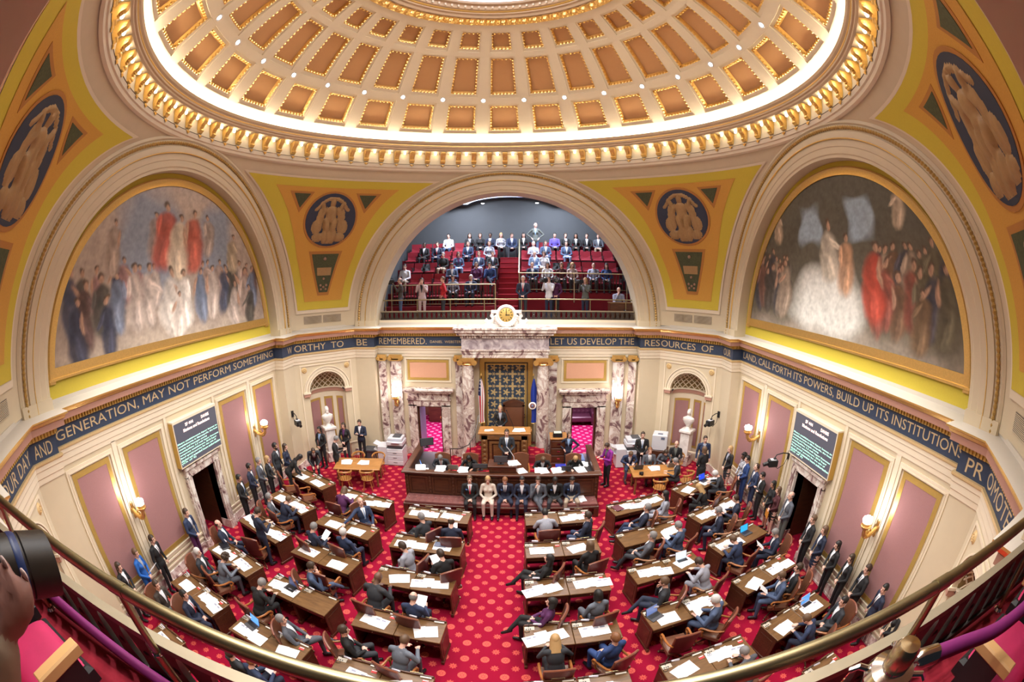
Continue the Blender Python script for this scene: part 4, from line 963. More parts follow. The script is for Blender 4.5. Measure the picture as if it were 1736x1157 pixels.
desk_laptop(('M', -1, 3, 1), 0.18, 0.05, 'dark laptop under the hands of a typing man, fourth row left', scr=(0.03, 0.04, 0.10), rz=-0.1)
desk_laptop(('M', -1, 4, 1), -0.08, 0.1, 'dark laptop with bright blue screen on a fifth row desk, left side', scr=(0.10, 0.30, 0.85), rz=-0.2)
desk_laptop(('W', 1, 0, 1), -0.05, 0.05, 'dark laptop with deep blue screen before a white-haired man by right wall', scr=(0.01, 0.05, 0.55))
desk_laptop(('M', 1, 2, 1), 0.02, 0.02, 'white laptop with pale glowing screen on a third row desk, right side', col=LGREY, scr=(0.55, 0.75, 0.95))
desk_laptop(('W', 1, 2, 1), -0.1, 0.05, 'black laptop with sky blue screen on a third row wall-side desk', scr=(0.02, 0.33, 0.80))
desk_laptop(('W', 1, 4, 1), -0.05, 0.08, 'silver laptop with blue screen on the fifth row wall-side desk', col=LGREY, scr=(0.08, 0.26, 0.75))
desk_laptop(('M', 1, 3, 0), -0.25, 0.05, 'grey laptop half open on a fourth row desk, right side', scr=(0.10, 0.14, 0.30), rz=0.3)
q = MB(); q.bev(-0.18, 0.18, -0.13, 0.13, 0, 0.045, 0.01); bf = q.build('leather_portfolio', mat('black_leather', (0.015, 0.015, 0.02), 0.35, bump=0.2, scale=40)); bf.location = desk_pt(('W', -1, 3, 1), -0.15, 0.12, 0.77); bf.rotation_euler = (0, 0, -0.6)
tag(bf, 'black leather portfolio on the fourth row desk beside the left door', 'portfolio')
q = MB(); q.bev(-0.13, 0.13, -0.16, 0.16, 0, 0.03, 0.005); bf = q.build('maroon_binder', mat('maroon_cover', (0.12, 0.03, 0.045), 0.5)); bf.location = desk_pt(('M', 1, 0, 0), -0.22, 0.03, 0.766); bf.rotation_euler = (0, 0, 0.5)
tag(bf, 'maroon binder on the first row desk, middle right block', 'binder')
q = MB(); q.bev(-0.15, 0.15, -0.11, 0.11, 0, 0.02, 0.004); bf = q.build('slate_folder', FOLD); bf.location = desk_pt(('C', -1, 1, 0), -0.12, 0.06, 0.768); bf.rotation_euler = (0, 0, -0.05)
tag(bf, 'closed slate grey folder on the second row desk left of centre aisle', 'folder')
q = MB()
q.lathe([(0.10, 0.0), (0.115, 0.28), (0.125, 0.28), (0.11, 0.0)], 14); q.lathe([(0, 0.005), (0.11, 0.005)], 14)
wb = q.build('waste_bin', BLACK); wb.location = (1.55, -3.55, 0); tag(wb, 'small black waste bin between two chairs right of centre aisle', 'bin')

# ------------------------------------------------------------------ clerks' counter, bench, rostrum
q = MB(); q.box(-3.05, 3.05, 4.3, 7.0, 0, 0.18); structure(q.build('floor_platform', CARPET), 'low carpeted platform behind the clerks counter')
q = MB(); q.box(-1.15, 1.15, 6.65, 8.35, 0, 0.68); structure(q.build('floor_dais', REDCARP), 'raised red-carpeted dais behind the rostrum')
co = empty('clerk_counter'); tag(co, 'long carved walnut counter for the clerks in front of the rostrum', 'counter')
q = MB(); q.box(-3.08, 3.08, 3.88, 4.0, 0.0, 1.22); q.box(-3.08, -2.98, 4.0, 6.3, 0, 1.22); q.box(2.98, 3.08, 4.0, 6.3, 0, 1.22); q.build('carcass', WOOD, co)
q = MB(); q.bev(-3.16, 3.16, 3.78, 4.05, 1.22, 1.30, 0.02); q.bev(-3.16, -2.95, 4.05, 6.4, 1.22, 1.30, 0.02); q.bev(2.95, 3.16, 4.05, 6.4, 1.22, 1.30, 0.02); q.build('top_moulding', WOOD, co)
q = MB(); q.box(-2.98, 2.98, 4.0, 4.62, 0.93, 0.98); q.build('writing_shelf', mat('dark_writing_top', (0.03, 0.028, 0.03), 0.4), co)
for s in (-1, 1): q = MB(); q.box(min(s*2.2, s*2.98), max(s*2.2, s*2.98), 4.62, 6.3, 0.93, 0.98); q.build('wing_shelf', MATS['dark_writing_top'], co)
for k in range(8):
    x0 = -3.0+k*0.75; q = MB(); frame_rect(q, x0+0.06, x0+0.69, 0.50, 1.12, 0.06, 3.855, 3.885, 0, None); q.box(x0+0.16, x0+0.59, 3.868, 3.885, 0.60, 1.02); q.build('panel', WOOD, co)
for k in range(9):
    x0 = -3.0+k*0.75; q = MB(); q.box(x0-0.05, x0+0.05, 3.85, 3.885, 0.47, 1.18)
    for j in range(5): q.ball((x0, 3.85, 0.56+j*0.13), (0.03, 0.012, 0.05), 6, 4)
    q.build('carved_stile', WOOD, co)
lc = empty('lectern_box'); tag(lc, 'small panelled lectern box at the middle of the clerks counter', 'lectern')
q = MB(); q.box(-0.36, 0.48, 3.95, 4.45, 1.30, 1.50); q.bev(-0.40, 0.52, 3.91, 4.5, 1.50, 1.54, 0.012); q.build('body', WOOD, lc)
for x0 in (-0.32, 0.07): q = MB(); frame_rect(q, x0, x0+0.37, 1.33, 1.48, 0.035, 3.935, 3.952, 0, None); q.build('panel', WOOD, lc)
def monitor(loc, rz, label, w=0.42, h=0.27):
    p = empty('monitor', loc, rz); q = MB(); q.bev(-w/2, w/2, -0.02, 0.02, 0.06, 0.06+h, 0.008); q.build('case', BLACK, p)
    q = MB(); q.box(-w/2+0.02, w/2-0.02, -0.024, -0.02, 0.08, 0.04+h); q.build('rear_panel', DGREY, p)
    q = MB(); q.box(-0.1, 0.1, -0.07, 0.07, 0, 0.012); q.box(-0.025, 0.025, -0.01, 0.02, 0.012, 0.07); q.build('stand', BLACK, p); return tag(p, label, 'monitor')
monitor((0.0, 4.12, 1.54), 0, 'flat black monitor on top of the central lectern box', 0.44, 0.22)
monitor((-0.66, 4.15, 1.30), 0, 'black monitor seen from behind left of the lectern box', 0.48, 0.16)
monitor((-2.75, 5.95, 1.30), 0.5, 'large dark monitor on the rear left wing of the clerks counter', 0.5, 0.3)
laptop((-2.62, 4.95, 0.98), pi/2+0.3, 'open laptop with pale screen on the left wing of the counter', scr=(0.35, 0.6, 0.75))
laptop((2.05, 4.2, 1.30), pi, 'dark laptop seen from behind at the right end of the counter', scr=(0.3, 0.3, 0.4))
laptop((-1.50, 4.2, 1.30), pi, 'grey laptop seen from behind left of the bench speakers', col=mat('taupe_plastic', (0.22, 0.19, 0.17), 0.4), scr=(0.3, 0.3, 0.4))
q = MB(); q.box(-0.17, 0.17, -0.12, 0.12, 0, 0.12); q.box(-0.15, 0.15, -0.10, 0.10, 0.02, 0.125, 1); bt = q.build('blue_tray', [mat('blue_plastic', (0.01, 0.03, 0.5), 0.4), mat('blue_plastic_inner', (0.01, 0.02, 0.3), 0.4)]); bt.location = (1.95, 5.0, 0.98)
tag(bt, 'bright blue letter tray behind the clerks counter', 'tray')
def loose(loc, rz, n, label, w=0.15, h=0.2, thick=0.01):
    p = empty('paper_pile', loc, rz); rn = random.Random(int(loc[0]*100))
    for i in range(n): q = MB(); q.box(-w, w, -h, h, 0, thick, 0, T(rn.uniform(-0.1, 0.1), rn.uniform(-0.03, 0.03), 0.001+i*thick) @ Rz(rn.uniform(-0.3, 0.3))); q.build('sheet', PAPER, p)
    return tag(p, label, 'papers', 'paper piles on the counter')
for x, y, z, n, lb in ((-2.55, 4.15, 1.30, 2, 'white papers on the counter at its far left end'), (-1.95, 4.12, 1.30, 3, 'white papers on the counter before the grey-haired clerk'), (-1.15, 4.12, 1.30, 2, 'white papers on the counter before the dark-haired woman clerk'),
                       (0.72, 4.12, 1.30, 1, 'single white paper on the counter right of the lectern box'), (1.25, 4.12, 1.30, 3, 'white papers on the counter before the dark-suited clerk'), (1.75, 4.14, 1.30, 3, 'white papers on the counter left of the dark laptop'),
                       (2.55, 4.15, 1.30, 3, 'white papers on the counter at its far right end'), (2.70, 5.3, 0.98, 4, 'thick pile of white papers on the right wing of the counter'), (-2.55, 4.55, 0.98, 3, 'white papers on the left wing before the open laptop'),
                       (0.35, 4.18, 1.54, 2, 'white papers on the lectern box beside the monitor'), (2.45, 3.60, 0.495, 2, 'white papers on the right end of the front bench')): loose((x, y, z), 0.1, n, lb)
q = MB(); q.box(-0.22, 0.22, -0.3, 0.3, 0, 0.06); ib = q.build('blue_ledger', mat('steel_blue_cover', (0.12, 0.2, 0.42), 0.5)); ib.location = (2.62, 5.85, 0.98); tag(ib, 'blue ledger tray on the rear right wing of the counter', 'ledger')
bn = empty('tufted_bench'); tag(bn, 'long bench with tufted leather seat in front of the counter', 'bench')
q = MB()
q.grid(lambda u, v: (-3.0+6.0*u, 3.30+0.55*v, 0.47+0.03*abs(sin(u*pi*28))*abs(sin(v*pi*2.0))+0.01), 168, 8); q.box(-3.0, 3.0, 3.30, 3.86, 0.40, 0.475); q.build('cushion', mat('rose_leather', (0.19, 0.075, 0.07), 0.35), bn)
for i in range(28):
    q = MB(); q.ball((-2.9+i*0.2143, 3.57, 0.495), 0.018, 6, 4); q.build('tuft_button', mat('pale_rose', (0.40, 0.25, 0.24), 0.4), bn)
q = MB(); q.bev(-3.05, 3.05, 3.27, 3.87, 0.33, 0.40, 0.012); q.box(-2.95, 2.95, 3.42, 3.87, 0.10, 0.33); q.build('apron', WOOD, bn)
for s in (-1, 1): q = MB(); q.bev(min(s*3.05, s*2.9), max(s*3.05, s*2.9), 3.28, 3.87, 0, 0.33, 0.01); q.build('end_foot', WOOD, bn)
# rostrum
ro = empty('rostrum_desk'); tag(ro, 'carved oak rostrum desk behind which the presiding woman stands', 'desk')
q = MB(); q.box(-0.86, 0.86, 6.62, 7.25, 0.18, 1.62); q.build('body', WOOD, ro)
q = MB(); q.bev(-0.96, 0.96, 6.54, 7.32, 1.62, 1.70, 0.02); q.build('top', OAK, ro)
OAKD = ramp_mat('dark_oak', [(0.3, (0.13, 0.055, 0.02)), (0.7, (0.26, 0.12, 0.045))], 3, 0.8, 5, 0.35, stretch=(1, 8, 8))
q = MB(); frame_rect(q, -0.55, 0.55, 0.35, 1.35, 0.09, 6.58, 6.63, 0, None); q.build('panel_frame', OAKD, ro)
q = MB(); q.box(-0.40, 0.40, 6.60, 6.63, 0.5, 1.22); q.build('panel', OAKD, ro)
for s in (-1, 1):
    q = MB(); q.box(min(s*0.62, s*0.84), max(s*0.62, s*0.84), 6.56, 6.63, 0.18, 1.60)
    for j in range(6): q.ball((s*0.73, 6.56, 0.45+j*0.18), (0.07, 0.02, 0.07), 8, 5)
    q.build('carved_pilaster', OAKD, ro)
q = MB(); q.bev(-0.9, 0.9, 6.56, 6.64, 1.42, 1.60, 0.015); q.build('carved_frieze', OAKD, ro)
loose((0.55, 6.85, 1.70), 0, 2, 'white papers on the right side of the rostrum top'); loose((-0.55, 6.8, 1.70), 0.2, 2, 'white papers on the left side of the rostrum top', 0.1, 0.1)
q = MB(); q.tube([(0.33, 7.0, 1.70), (0.30, 6.95, 1.9), (0.15, 6.95, 2.25), (0.08, 6.95, 2.42)], 0.012, 6); q.tube([(0.08, 6.95, 2.42), (0.06, 6.95, 2.47)], 0.022, 8); gm = q.build('gooseneck_microphone', BLACK); tag(gm, 'thin gooseneck microphone rising from the rostrum top', 'microphone')
q = MB(); q.tube([(0.42, 4.25, 1.54), (0.40, 4.25, 1.75), (0.25, 4.25, 2.0), (0.18, 4.25, 2.08)], 0.010, 6); gm = q.build('gooseneck_microphone', LGREY); tag(gm, 'pale gooseneck microphone on the central lectern box', 'microphone')
# president's chair
pc = empty('throne_chair', (0.30, 8.0, 0.68), pi); tag(pc, 'tall carved wooden chair with brown leather back behind the rostrum', 'chair')
q = MB(); q.bev(-0.36, 0.36, -0.30, -0.20, 0.5, 1.55, 0.03); q.build('leather_back', LEATHER, pc)
q = MB(); q.box(-0.42, -0.34, -0.34, -0.18, 0, 1.62); q.box(0.34, 0.42, -0.34, -0.18, 0, 1.62)
q.add([(x, y, z) for y in (-0.34, -0.18) for x, z in ((-0.42, 1.55), (0.42, 1.55), (0.42, 1.68), (0.2, 1.78), (0, 1.84), (-0.2, 1.78), (-0.42, 1.68))], [tuple(range(7)), tuple(range(13, 6, -1))]+[(i, (i+1) % 7, 7+(i+1) % 7, 7+i) for i in range(7)]); q.build('carved_back_frame', WOOD, pc)
q = MB(); q.bev(-0.38, 0.38, -0.2, 0.3, 0.4, 0.5, 0.03); q.build('seat', LEATHER, pc)
for s in (-1, 1): q = MB(); q.box(min(s*0.34, s*0.42), max(s*0.34, s*0.42), -0.2, 0.3, 0.66, 0.73); q.build('arm', WOOD, pc); q = MB(); q.box(min(s*0.34, s*0.42), max(s*0.34, s*0.42), 0.22, 0.3, 0, 0.66); q.build('leg', WOOD, pc)
q = MB(); q.bev(0.55, 1.02, 7.75, 8.1, 1.30, 1.40, 0.01); q.box(0.6, 1.0, 7.8, 8.05, 0.68, 1.30); sd = q.build('side_ledge', OAK); tag(sd, 'low oak side ledge right of the tall carved chair', 'ledge')
# carpeted steps each side of the rostrum
for s in (-1, 1):
    st = structure(empty('steps')); 
    for k in range(4):
        q = MB(); q.box(min(s*0.9, s*1.5), max(s*0.9, s*1.5), 6.2+k*0.24, 8.1, 0.12*k+0.001, 0.18+0.13*(k+1)); q.build('step', CARPET, st)
sr = empty('stair_railing'); tag(sr, 'dark iron stair rail curving up to the dais by the left column', 'railing')
q = MB(); q.tube([(-1.98, 6.25, 1.15), (-1.6, 6.3, 1.15), (-1.3, 6.45, 1.25), (-1.1, 6.75, 1.55), (-1.02, 7.1, 1.95), (-1.0, 7.3, 2.15)], 0.022, 8); q.build('handrail', BRONZE, sr)
for x, y, h in ((-1.95, 6.25, 1.15), (-1.25, 6.5, 1.3)): q = MB(); q.tube([(x, y, 0.18), (x, y, h)], 0.016, 6); q.build('post', BRONZE, sr)
# flags
def flag(x, label, stars):
    f = empty('flag', (x, 7.86, 0.68)); tag(f, label, 'flag')
    q = MB(); q.tube([(0, 0, 0), (0, 0, 2.85)], 0.016, 8); q.lathe([(0, 0), (0.16, 0), (0.14, 0.05), (0.03, 0.08)], 14); q.build('pole', WOOD if stars else BRASS, f)
    q = MB(); q.lathe([(0, 2.98), (0.02, 2.93), (0.035, 2.88), (0.0, 2.84)], 8); q.build('finial', GOLD, f)
    w0 = -1 if stars else 1
    def cl(u, v): # furled cloth hanging from the top of the pole
        z = 2.75-1.75*v; sp = 0.03+0.13*v+0.05*sin(v*5); a = u*2*pi
        return (w0*0.02+sp*cos(a)*(1+0.25*sin(3*a+v*2))*0.9, sp*0.6*sin(a)*(1+0.3*cos(4*a)), z-0.08*u*(1-u)*v)
    q = MB(); n0 = 40; q.grid(cl, n0, 24, 0)
    if stars:
        for i, fc in enumerate(q.f):
            col, row = i % n0, i//n0; q.m[i] = 2 if (row < 9 and 12 < col < 30) else (0 if (col//3) % 2 else 1)
        mats_ = [mat('flag_red', (0.42, 0.015, 0.03), 0.7), mat('flag_white', (0.75, 0.72, 0.72), 0.7), mat('flag_navy', (0.015, 0.02, 0.09), 0.7)]
    else:
        mats_ = [mat('flag_blue', (0.01, 0.035, 0.30), 0.6)]
    c_ = q.build('cloth', mats_, f)
    if stars:
        for i in range(14):
            v = 0.04+0.3*(i//4)/4; u = 0.62+0.16*(i % 4)/4; p = Vector(cl(u, v)); q = MB(); q.ball(p+Vector((0, -0.015, 0)), (0.014, 0.008, 0.014), 5, 3); q.build('star', MATS['flag_white'], c_)
    else:   # round seal on the fold facing the room
        q = MB(); M = T(-0.03, -0.125, 1.72) @ Matrix.Rotation(pi/2, 4, 'X')
        q.lathe([(0, 0.012), (0.13, 0.010), (0.15, 0.0)], 20, 0, M); q.lathe([(0, 0.02), (0.09, 0.016), (0.10, 0.011)], 18, 1, M); q.ball((-0.03, -0.145, 1.72), (0.04, 0.012, 0.05), 8, 5, 2)
        q.build('seal', [PAPER, mat('seal_brown', (0.22, 0.09, 0.08), 0.6), mat('seal_blue', (0.15, 0.22, 0.4), 0.6)], c_)
    q = MB(); q.tube([cl(u/30, 1.0) for u in range(31)], 0.016, 5); q.build('gold_fringe', GOLDP, f)
flag(-0.92, 'striped national flag furled on a pole left of the rostrum', True); flag(1.06, 'blue state flag with round seal hanging right of the rostrum', False)
# clock over the entablature
ck = empty('mantel_clock', (0.05, 7.72, 5.44)); tag(ck, 'round gold-faced clock in a scrolled white marble case', 'clock')
M = T(0, -0.10, 0.44) @ Matrix.Rotation(pi/2, 4, 'X')
q = MB(); q.lathe([(0, -0.2), (0.36, -0.2), (0.38, 0.0), (0.36, 0.06), (0.30, 0.10), (0.26, 0.06)], 36, 0, M); q.box(-0.56, 0.56, -0.1, 0.16, 0.50, 0.60)
for s in (-1, 1):
    q.tube([(s*0.50, -0.02, 0.50), (s*0.54, -0.02, 0.40), (s*0.46, -0.02, 0.30), (s*0.52, -0.02, 0.18), (s*0.66, -0.02, 0.14), (s*0.76, -0.02, 0.22), (s*0.70, -0.02, 0.28)], [0.06, 0.07, 0.08, 0.10, 0.09, 0.07, 0.05], 8); q.box(min(s*0.3, s*0.78), max(s*0.3, s*0.78), -0.12, 0.14, 0.0, 0.12)
q.box(-0.4, 0.4, -0.1, 0.14, 0, 0.3); q.build('case', MARBLEW, ck)
q = MB()
for k in range(17): a = -pi*(0.05+0.9*k/16); q.ball((0.39*cos(a), -0.17, 0.44+0.39*sin(a)), (0.07, 0.06, 0.07), 7, 5)
q.build('carved_garland', MARBLEW, ck)
q = MB(); q.lathe([(0, 0.065), (0.25, 0.065), (0.27, 0.05)], 32, 0, M); fc = q.build('dial', mat('clock_gold', (0.62, 0.42, 0.12), 0.4, 0.3), ck)
for k in range(12):
    a = pi/2-k*pi/6; q = MB(); q.box(-0.012, 0.012, -0.003, 0, -0.03, 0.03, 0, T(0.205*cos(a), -0.168, 0.44+0.205*sin(a)) @ Matrix.Rotation(-(a-pi/2), 4, 'Y')); q.build('hour_mark', BLACK, fc)
for a, L, w_ in ((pi/2, 0.19, 0.010), (0.02, 0.13, 0.014)): q = MB(); q.box(-w_, w_, -0.006, 0, -0.03, L, 0, T(0, -0.172, 0.44) @ Matrix.Rotation(-(a-pi/2), 4, 'Y')); q.build('hand', BLACK, fc)

# ------------------------------------------------------------------ tables, chairs, copiers, cabinet at the front corners
def table(loc, rz, L, Wd, label):
    t = empty('reading_table', loc, rz); tag(t, label, 'table')
    q = MB(); q.bev(-L/2, L/2, -Wd/2, Wd/2, 0.71, 0.76, 0.012); q.build('tabletop', OAK, t)
    q = MB(); q.box(-L/2+0.1, L/2-0.1, -Wd/2+0.1, Wd/2-0.1, 0.62, 0.71); q.build('apron', OAKD, t)
    for sx in (-1, 1):
        for sy in (-1, 1):
            q = MB(); q.lathe([(0, 0), (0.03, 0), (0.045, 0.08), (0.03, 0.14), (0.05, 0.35), (0.035, 0.5), (0.05, 0.58), (0.05, 0.66), (0, 0.66)], 10, 0, T(sx*(L/2-0.14), sy*(Wd/2-0.14), 0)); q.build('leg', OAKD, t)
    return t
table((-5.25, 5.25, 0), 0.16, 1.75, 1.05, 'golden oak table with papers by the left copier'); table((5.30, 5.0, 0), -0.05, 1.75, 0.95, 'golden oak table with three people behind it by the right copier')
def captains_chair():
    c = empty('wooden_chair'); q = MB(); q.lathe([(0, 0.42), (0.21, 0.42), (0.235, 0.44), (0.22, 0.465), (0, 0.455)], 20); q.build('seat', OAK, c)
    q = MB(); pts = [(0.25*cos(a), -0.02+0.25*sin(a), 0.72+0.06*max(0, -sin(a))) for a in [radians(20-220*i/16) for i in range(17)]]
    q.tube(pts, 0.030, 6, 0, None, True, 1.3); q.build('bow_back', OAK, c)
    for i in range(9):
        a = radians(10-200*i/8); q = MB(); q.tube([(0.19*cos(a), -0.02+0.19*sin(a), 0.46), (0.25*cos(a), -0.02+0.25*sin(a), 0.72)], 0.010, 5); q.build('spindle', OAK, c)
    for k in range(4): a = pi/4+k*pi/2; q = MB(); q.tube([(0.15*cos(a), 0.15*sin(a), 0.43), (0.24*cos(a), 0.24*sin(a), 0.0)], [0.022, 0.014], 6); q.build('leg', OAK, c)
    return c
CC0 = captains_chair(); ccn = [0]
for x, y, rz, lb in ((-5.55, 4.55, 0.2, 'round-backed oak chair on the near side of the left table, outer one'), (-4.75, 4.72, 0.2, 'round-backed oak chair on the near side of the left table, inner one'), (-5.55, 6.05, pi+0.2, 'round-backed oak chair behind the left table, beside the standing woman'), (-4.75, 6.15, pi+0.1, 'round-backed oak chair behind the left table, beside the copier'),
                     (5.30, 4.25, 0.0, 'round-backed oak chair on the near side of the right table'), (6.40, 4.60, 1.0, 'round-backed oak chair under the grey-haired man at the right table end'), (4.55, 5.75, pi, 'round-backed oak chair under the man in blue behind right table'), (5.30, 5.75, pi, 'round-backed oak chair under the grey-suited man behind right table'), (6.0, 5.72, pi, 'round-backed oak chair under the grey-jacketed woman behind right table'), (6.60, 6.2, pi-0.3, 'round-backed oak chair under the bald man in black, front right corner')):
    o = CC0 if ccn[0] == 0 else copy_tree(CC0); ccn[0] += 1; o.location = (x, y, 0); o.rotation_euler = (0, 0, rz); tag(o, lb, 'chair', 'round-backed oak chairs')
SW = ((-2.1, 5.15, 'leather chair under the grey-haired clerk at the counter'), (-1.12, 5.2, 'leather chair under the dark-haired woman clerk'), (1.38, 5.2, 'leather chair under the dark-suited clerk right of the lectern'), (2.43, 5.2, 'leather chair under the blonde woman clerk'), (0.62, 5.3, 'empty leather chair beside the man standing before the rostrum'))
for x, y, lb in SW:
    o = copy_tree(CHAIR0); o.location = (x, y, 0.18); o.rotation_euler = (0, 0, pi); tag(o, lb, 'chair', 'leather swivel chairs behind the counter')
loose((-5.75, 5.25, 0.76), 0.2, 3, 'white and blue papers on the left oak table corner'); loose((-5.05, 5.35, 0.76), 0.1, 2, 'white papers in the middle of the left oak table'); loose((5.35, 5.15, 0.76), 0, 2, 'white papers in front of the grey-suited man at the right table')
laptop((4.72, 5.25, 0.76), pi, 'black laptop before the man in blue at the right table', scr=(0.3, 0.3, 0.4)); laptop((5.98, 5.25, 0.76), pi, 'grey laptop before the woman at the right table', col=mat('taupe_plastic', (0.22, 0.19, 0.17), 0.4), scr=(0.3, 0.3, 0.4))
q = MB(); q.box(-0.07, 0.07, -0.04, 0.04, 0, 0.09); q.tube([(0, -0.04, 0.045), (0, -0.12, 0.045)], 0.035, 12); cmr = q.build('still_camera', BLACK); cmr.location = (4.72, 4.72, 0.76); tag(cmr, 'black still camera lying on the right oak table', 'camera')
def copier(loc, rz, label, mirror=1):
    c = empty('copier', loc, rz); tag(c, label, 'copier'); W_ = mat('copier_white', (0.62, 0.62, 0.66), 0.4)
    q = MB(); q.bev(-0.33, 0.33, -0.32, 0.32, 0.02, 0.72, 0.012); q.build('body', W_, c)
    for k in range(3): q = MB(); q.bev(-0.31, 0.31, -0.335, -0.31, 0.06+k*0.2, 0.24+k*0.2, 0.008); d_ = q.build('paper_drawer', W_, c); q = MB(); q.box(-0.08, 0.08, -0.342, -0.33, 0.15+k*0.2, 0.17+k*0.2); q.build('handle', DGREY, d_)
    q = MB(); q.box(-0.29, 0.29, -0.25, 0.3, 0.72, 0.86); q.build('output_bay', DGREY, c)
    q = MB(); q.bev(-0.34, 0.34, -0.28, 0.32, 0.86, 1.02, 0.015); q.build('scanner', W_, c); q = MB(); q.bev(-0.30, 0.30, -0.20, 0.30, 1.02, 1.16, 0.03); f_ = q.build('document_feeder', W_, c); q = MB(); q.bev(-0.10, 0.22, -0.12, 0.24, 1.16, 1.21, 0.02); q.build('feeder_tray', DGREY, f_)
    q = MB(); L = T(0.05*mirror, -0.30, 0.95) @ Matrix.Rotation(radians(-35), 4, 'X'); q.bev(-0.17, 0.17, -0.12, 0.02, 0, 0.02, 0.006, 0, L); pn = q.build('control_panel', W_, c); q = MB(); q.box(-0.11, 0.11, -0.10, 0.0, 0.02, 0.023, 0, L); q.build('touch_screen', mat('copier_screen', (0.1, 0.2, 0.5), 0.2, emis=(0.2, 0.35, 0.8), estr=0.8), pn)
    s = -mirror; q = MB(); q.bev(min(s*0.34, s*0.72), max(s*0.34, s*0.72), -0.30, 0.28, 0.02, 0.80, 0.012); q.build('finisher', W_, c)
    for k in range(2): q = MB(); q.box(-0.02, 0.24, -0.2, 0.2, 0, 0.02, 0, T(s*0.70, 0, 0.55+0.25*k) @ Matrix.Rotation(-s*0.4 if s > 0 else 0.4+pi, 4, 'Y')); q.build('output_tray', W_, c)
copier((-4.32, 7.25, 0), 0.0, 'white office copier with open side trays left of the rostrum', 1); copier((5.02, 7.3, 0), 0.0, 'white office copier with lit control panel right of the rostrum', 1)
q = MB(); q.bev(-0.3, 0.3, -0.28, 0.28, 0.75, 1.40, 0.03); q.box(-0.1, 0.1, -0.2, -0.05, 1.40, 1.405, 1); q.box(0.05, 0.2, -0.288, -0.28, 1.22, 1.32, 1); wp = q.build('printer', [MATS['copier_white'], FOLD]); wp.location = (6.05, 7.05, 0); wp.rotation_euler = (0, 0, -0.4); tag(wp, 'tall white printer standing on a dark cabinet in the right corner', 'printer')
cb = empty('printer_cabinet', (6.05, 7.05, 0), -0.4); tag(cb, 'dark wooden cabinet under the white printer', 'cabinet'); q = MB(); q.bev(-0.36, 0.36, -0.3, 0.3, 0, 0.75, 0.012); q.build('body', WOOD, cb); q = MB(); q.box(-0.3, 0.3, -0.315, -0.3, 0.08, 0.66); d_ = q.build('door', WOOD, cb); q = MB(); q.ball((0.05, -0.325, 0.5), 0.03, 8, 5); q.build('knob', CHROME, d_)
fc = empty('filing_cabinet', (2.02, 7.25, 0)); tag(fc, 'dark wood filing cabinet with four drawers beside the right column', 'cabinet')
q = MB(); q.box(-0.30, 0.30, -0.32, 0.35, 0, 1.30); q.build('body', WOOD, fc); q = MB(); q.bev(-0.33, 0.33, -0.35, 0.38, 1.30, 1.35, 0.01); q.build('top', OAK, fc)
for k in range(4): q = MB(); q.bev(-0.27, 0.27, -0.345, -0.32, 0.08+k*0.3, 0.34+k*0.3, 0.008); d_ = q.build('drawer', WOOD, fc); q = MB(); q.box(-0.05, 0.05, -0.355, -0.345, 0.20+k*0.3, 0.25+k*0.3); q.build('label_holder', CHROME, d_)
q = MB(); q.box(-0.17, 0.17, -0.13, 0.13, 0, 0.16); q.box(-0.14, 0.14, -0.10, 0.10, 0.16, 0.18, 1); pb = q.build('document_tray', [BLACK, mat('pale_green_paper', (0.62, 0.7, 0.6), 0.6)]); pb.location = (1.98, 7.15, 1.35); tag(pb, 'black document tray with pale green papers on the filing cabinet', 'tray')
q = MB(); q.bev(-0.5, 0.5, -0.25, 0.25, 0.35, 0.45, 0.02); q.box(-0.45, 0.45, -0.2, 0.2, 0, 0.35); lb_ = q.build('low_stand', DGREY); lb_.location = (-5.35, 7.6, 0); tag(lb_, 'low dark stand against the wall beside the left copier', 'stand')
# furniture glimpsed through the doorways
so = empty('tufted_sofa', (3.15, 12.6, 0)); tag(so, 'dark tufted sofa glimpsed through the right doorway', 'sofa'); SL = mat('plum_leather', (0.07, 0.02, 0.04), 0.35)
q = MB(); q.bev(-0.9, 0.9, -0.4, 0.35, 0.2, 0.48, 0.05); q.build('seat', SL, so); q = MB(); q.grid(lambda u, v: (-0.9+1.8*u, 0.28-0.03*abs(sin(u*pi*8))*abs(sin(v*pi*3)), 0.45+0.6*v), 64, 12); q.box(-0.9, 0.9, 0.30, 0.5, 0.2, 1.05); q.build('back', SL, so)
for s in (-1, 1): q = MB(); q.bev(min(s*0.9, s*1.1), max(s*0.9, s*1.1), -0.4, 0.5, 0.05, 0.7, 0.05); q.build('arm', SL, so)
oc = copy_tree(CHAIR0); oc.location = (-2.95, 11.4, 0); oc.rotation_euler = (0, 0, 2.2); tag(oc, 'swivel chair glimpsed through the left doorway', 'chair')
q = MB(); q.bev(-0.8, 0.8, -0.3, 0.3, 0, 0.9, 0.02); q.box(-0.7, 0.7, -0.32, -0.3, 0.1, 0.8); cr = q.build('credenza', WOOD); cr.location = (-3.3, 12.9, 0); tag(cr, 'brown credenza at the back of the room beyond the left doorway', 'credenza')

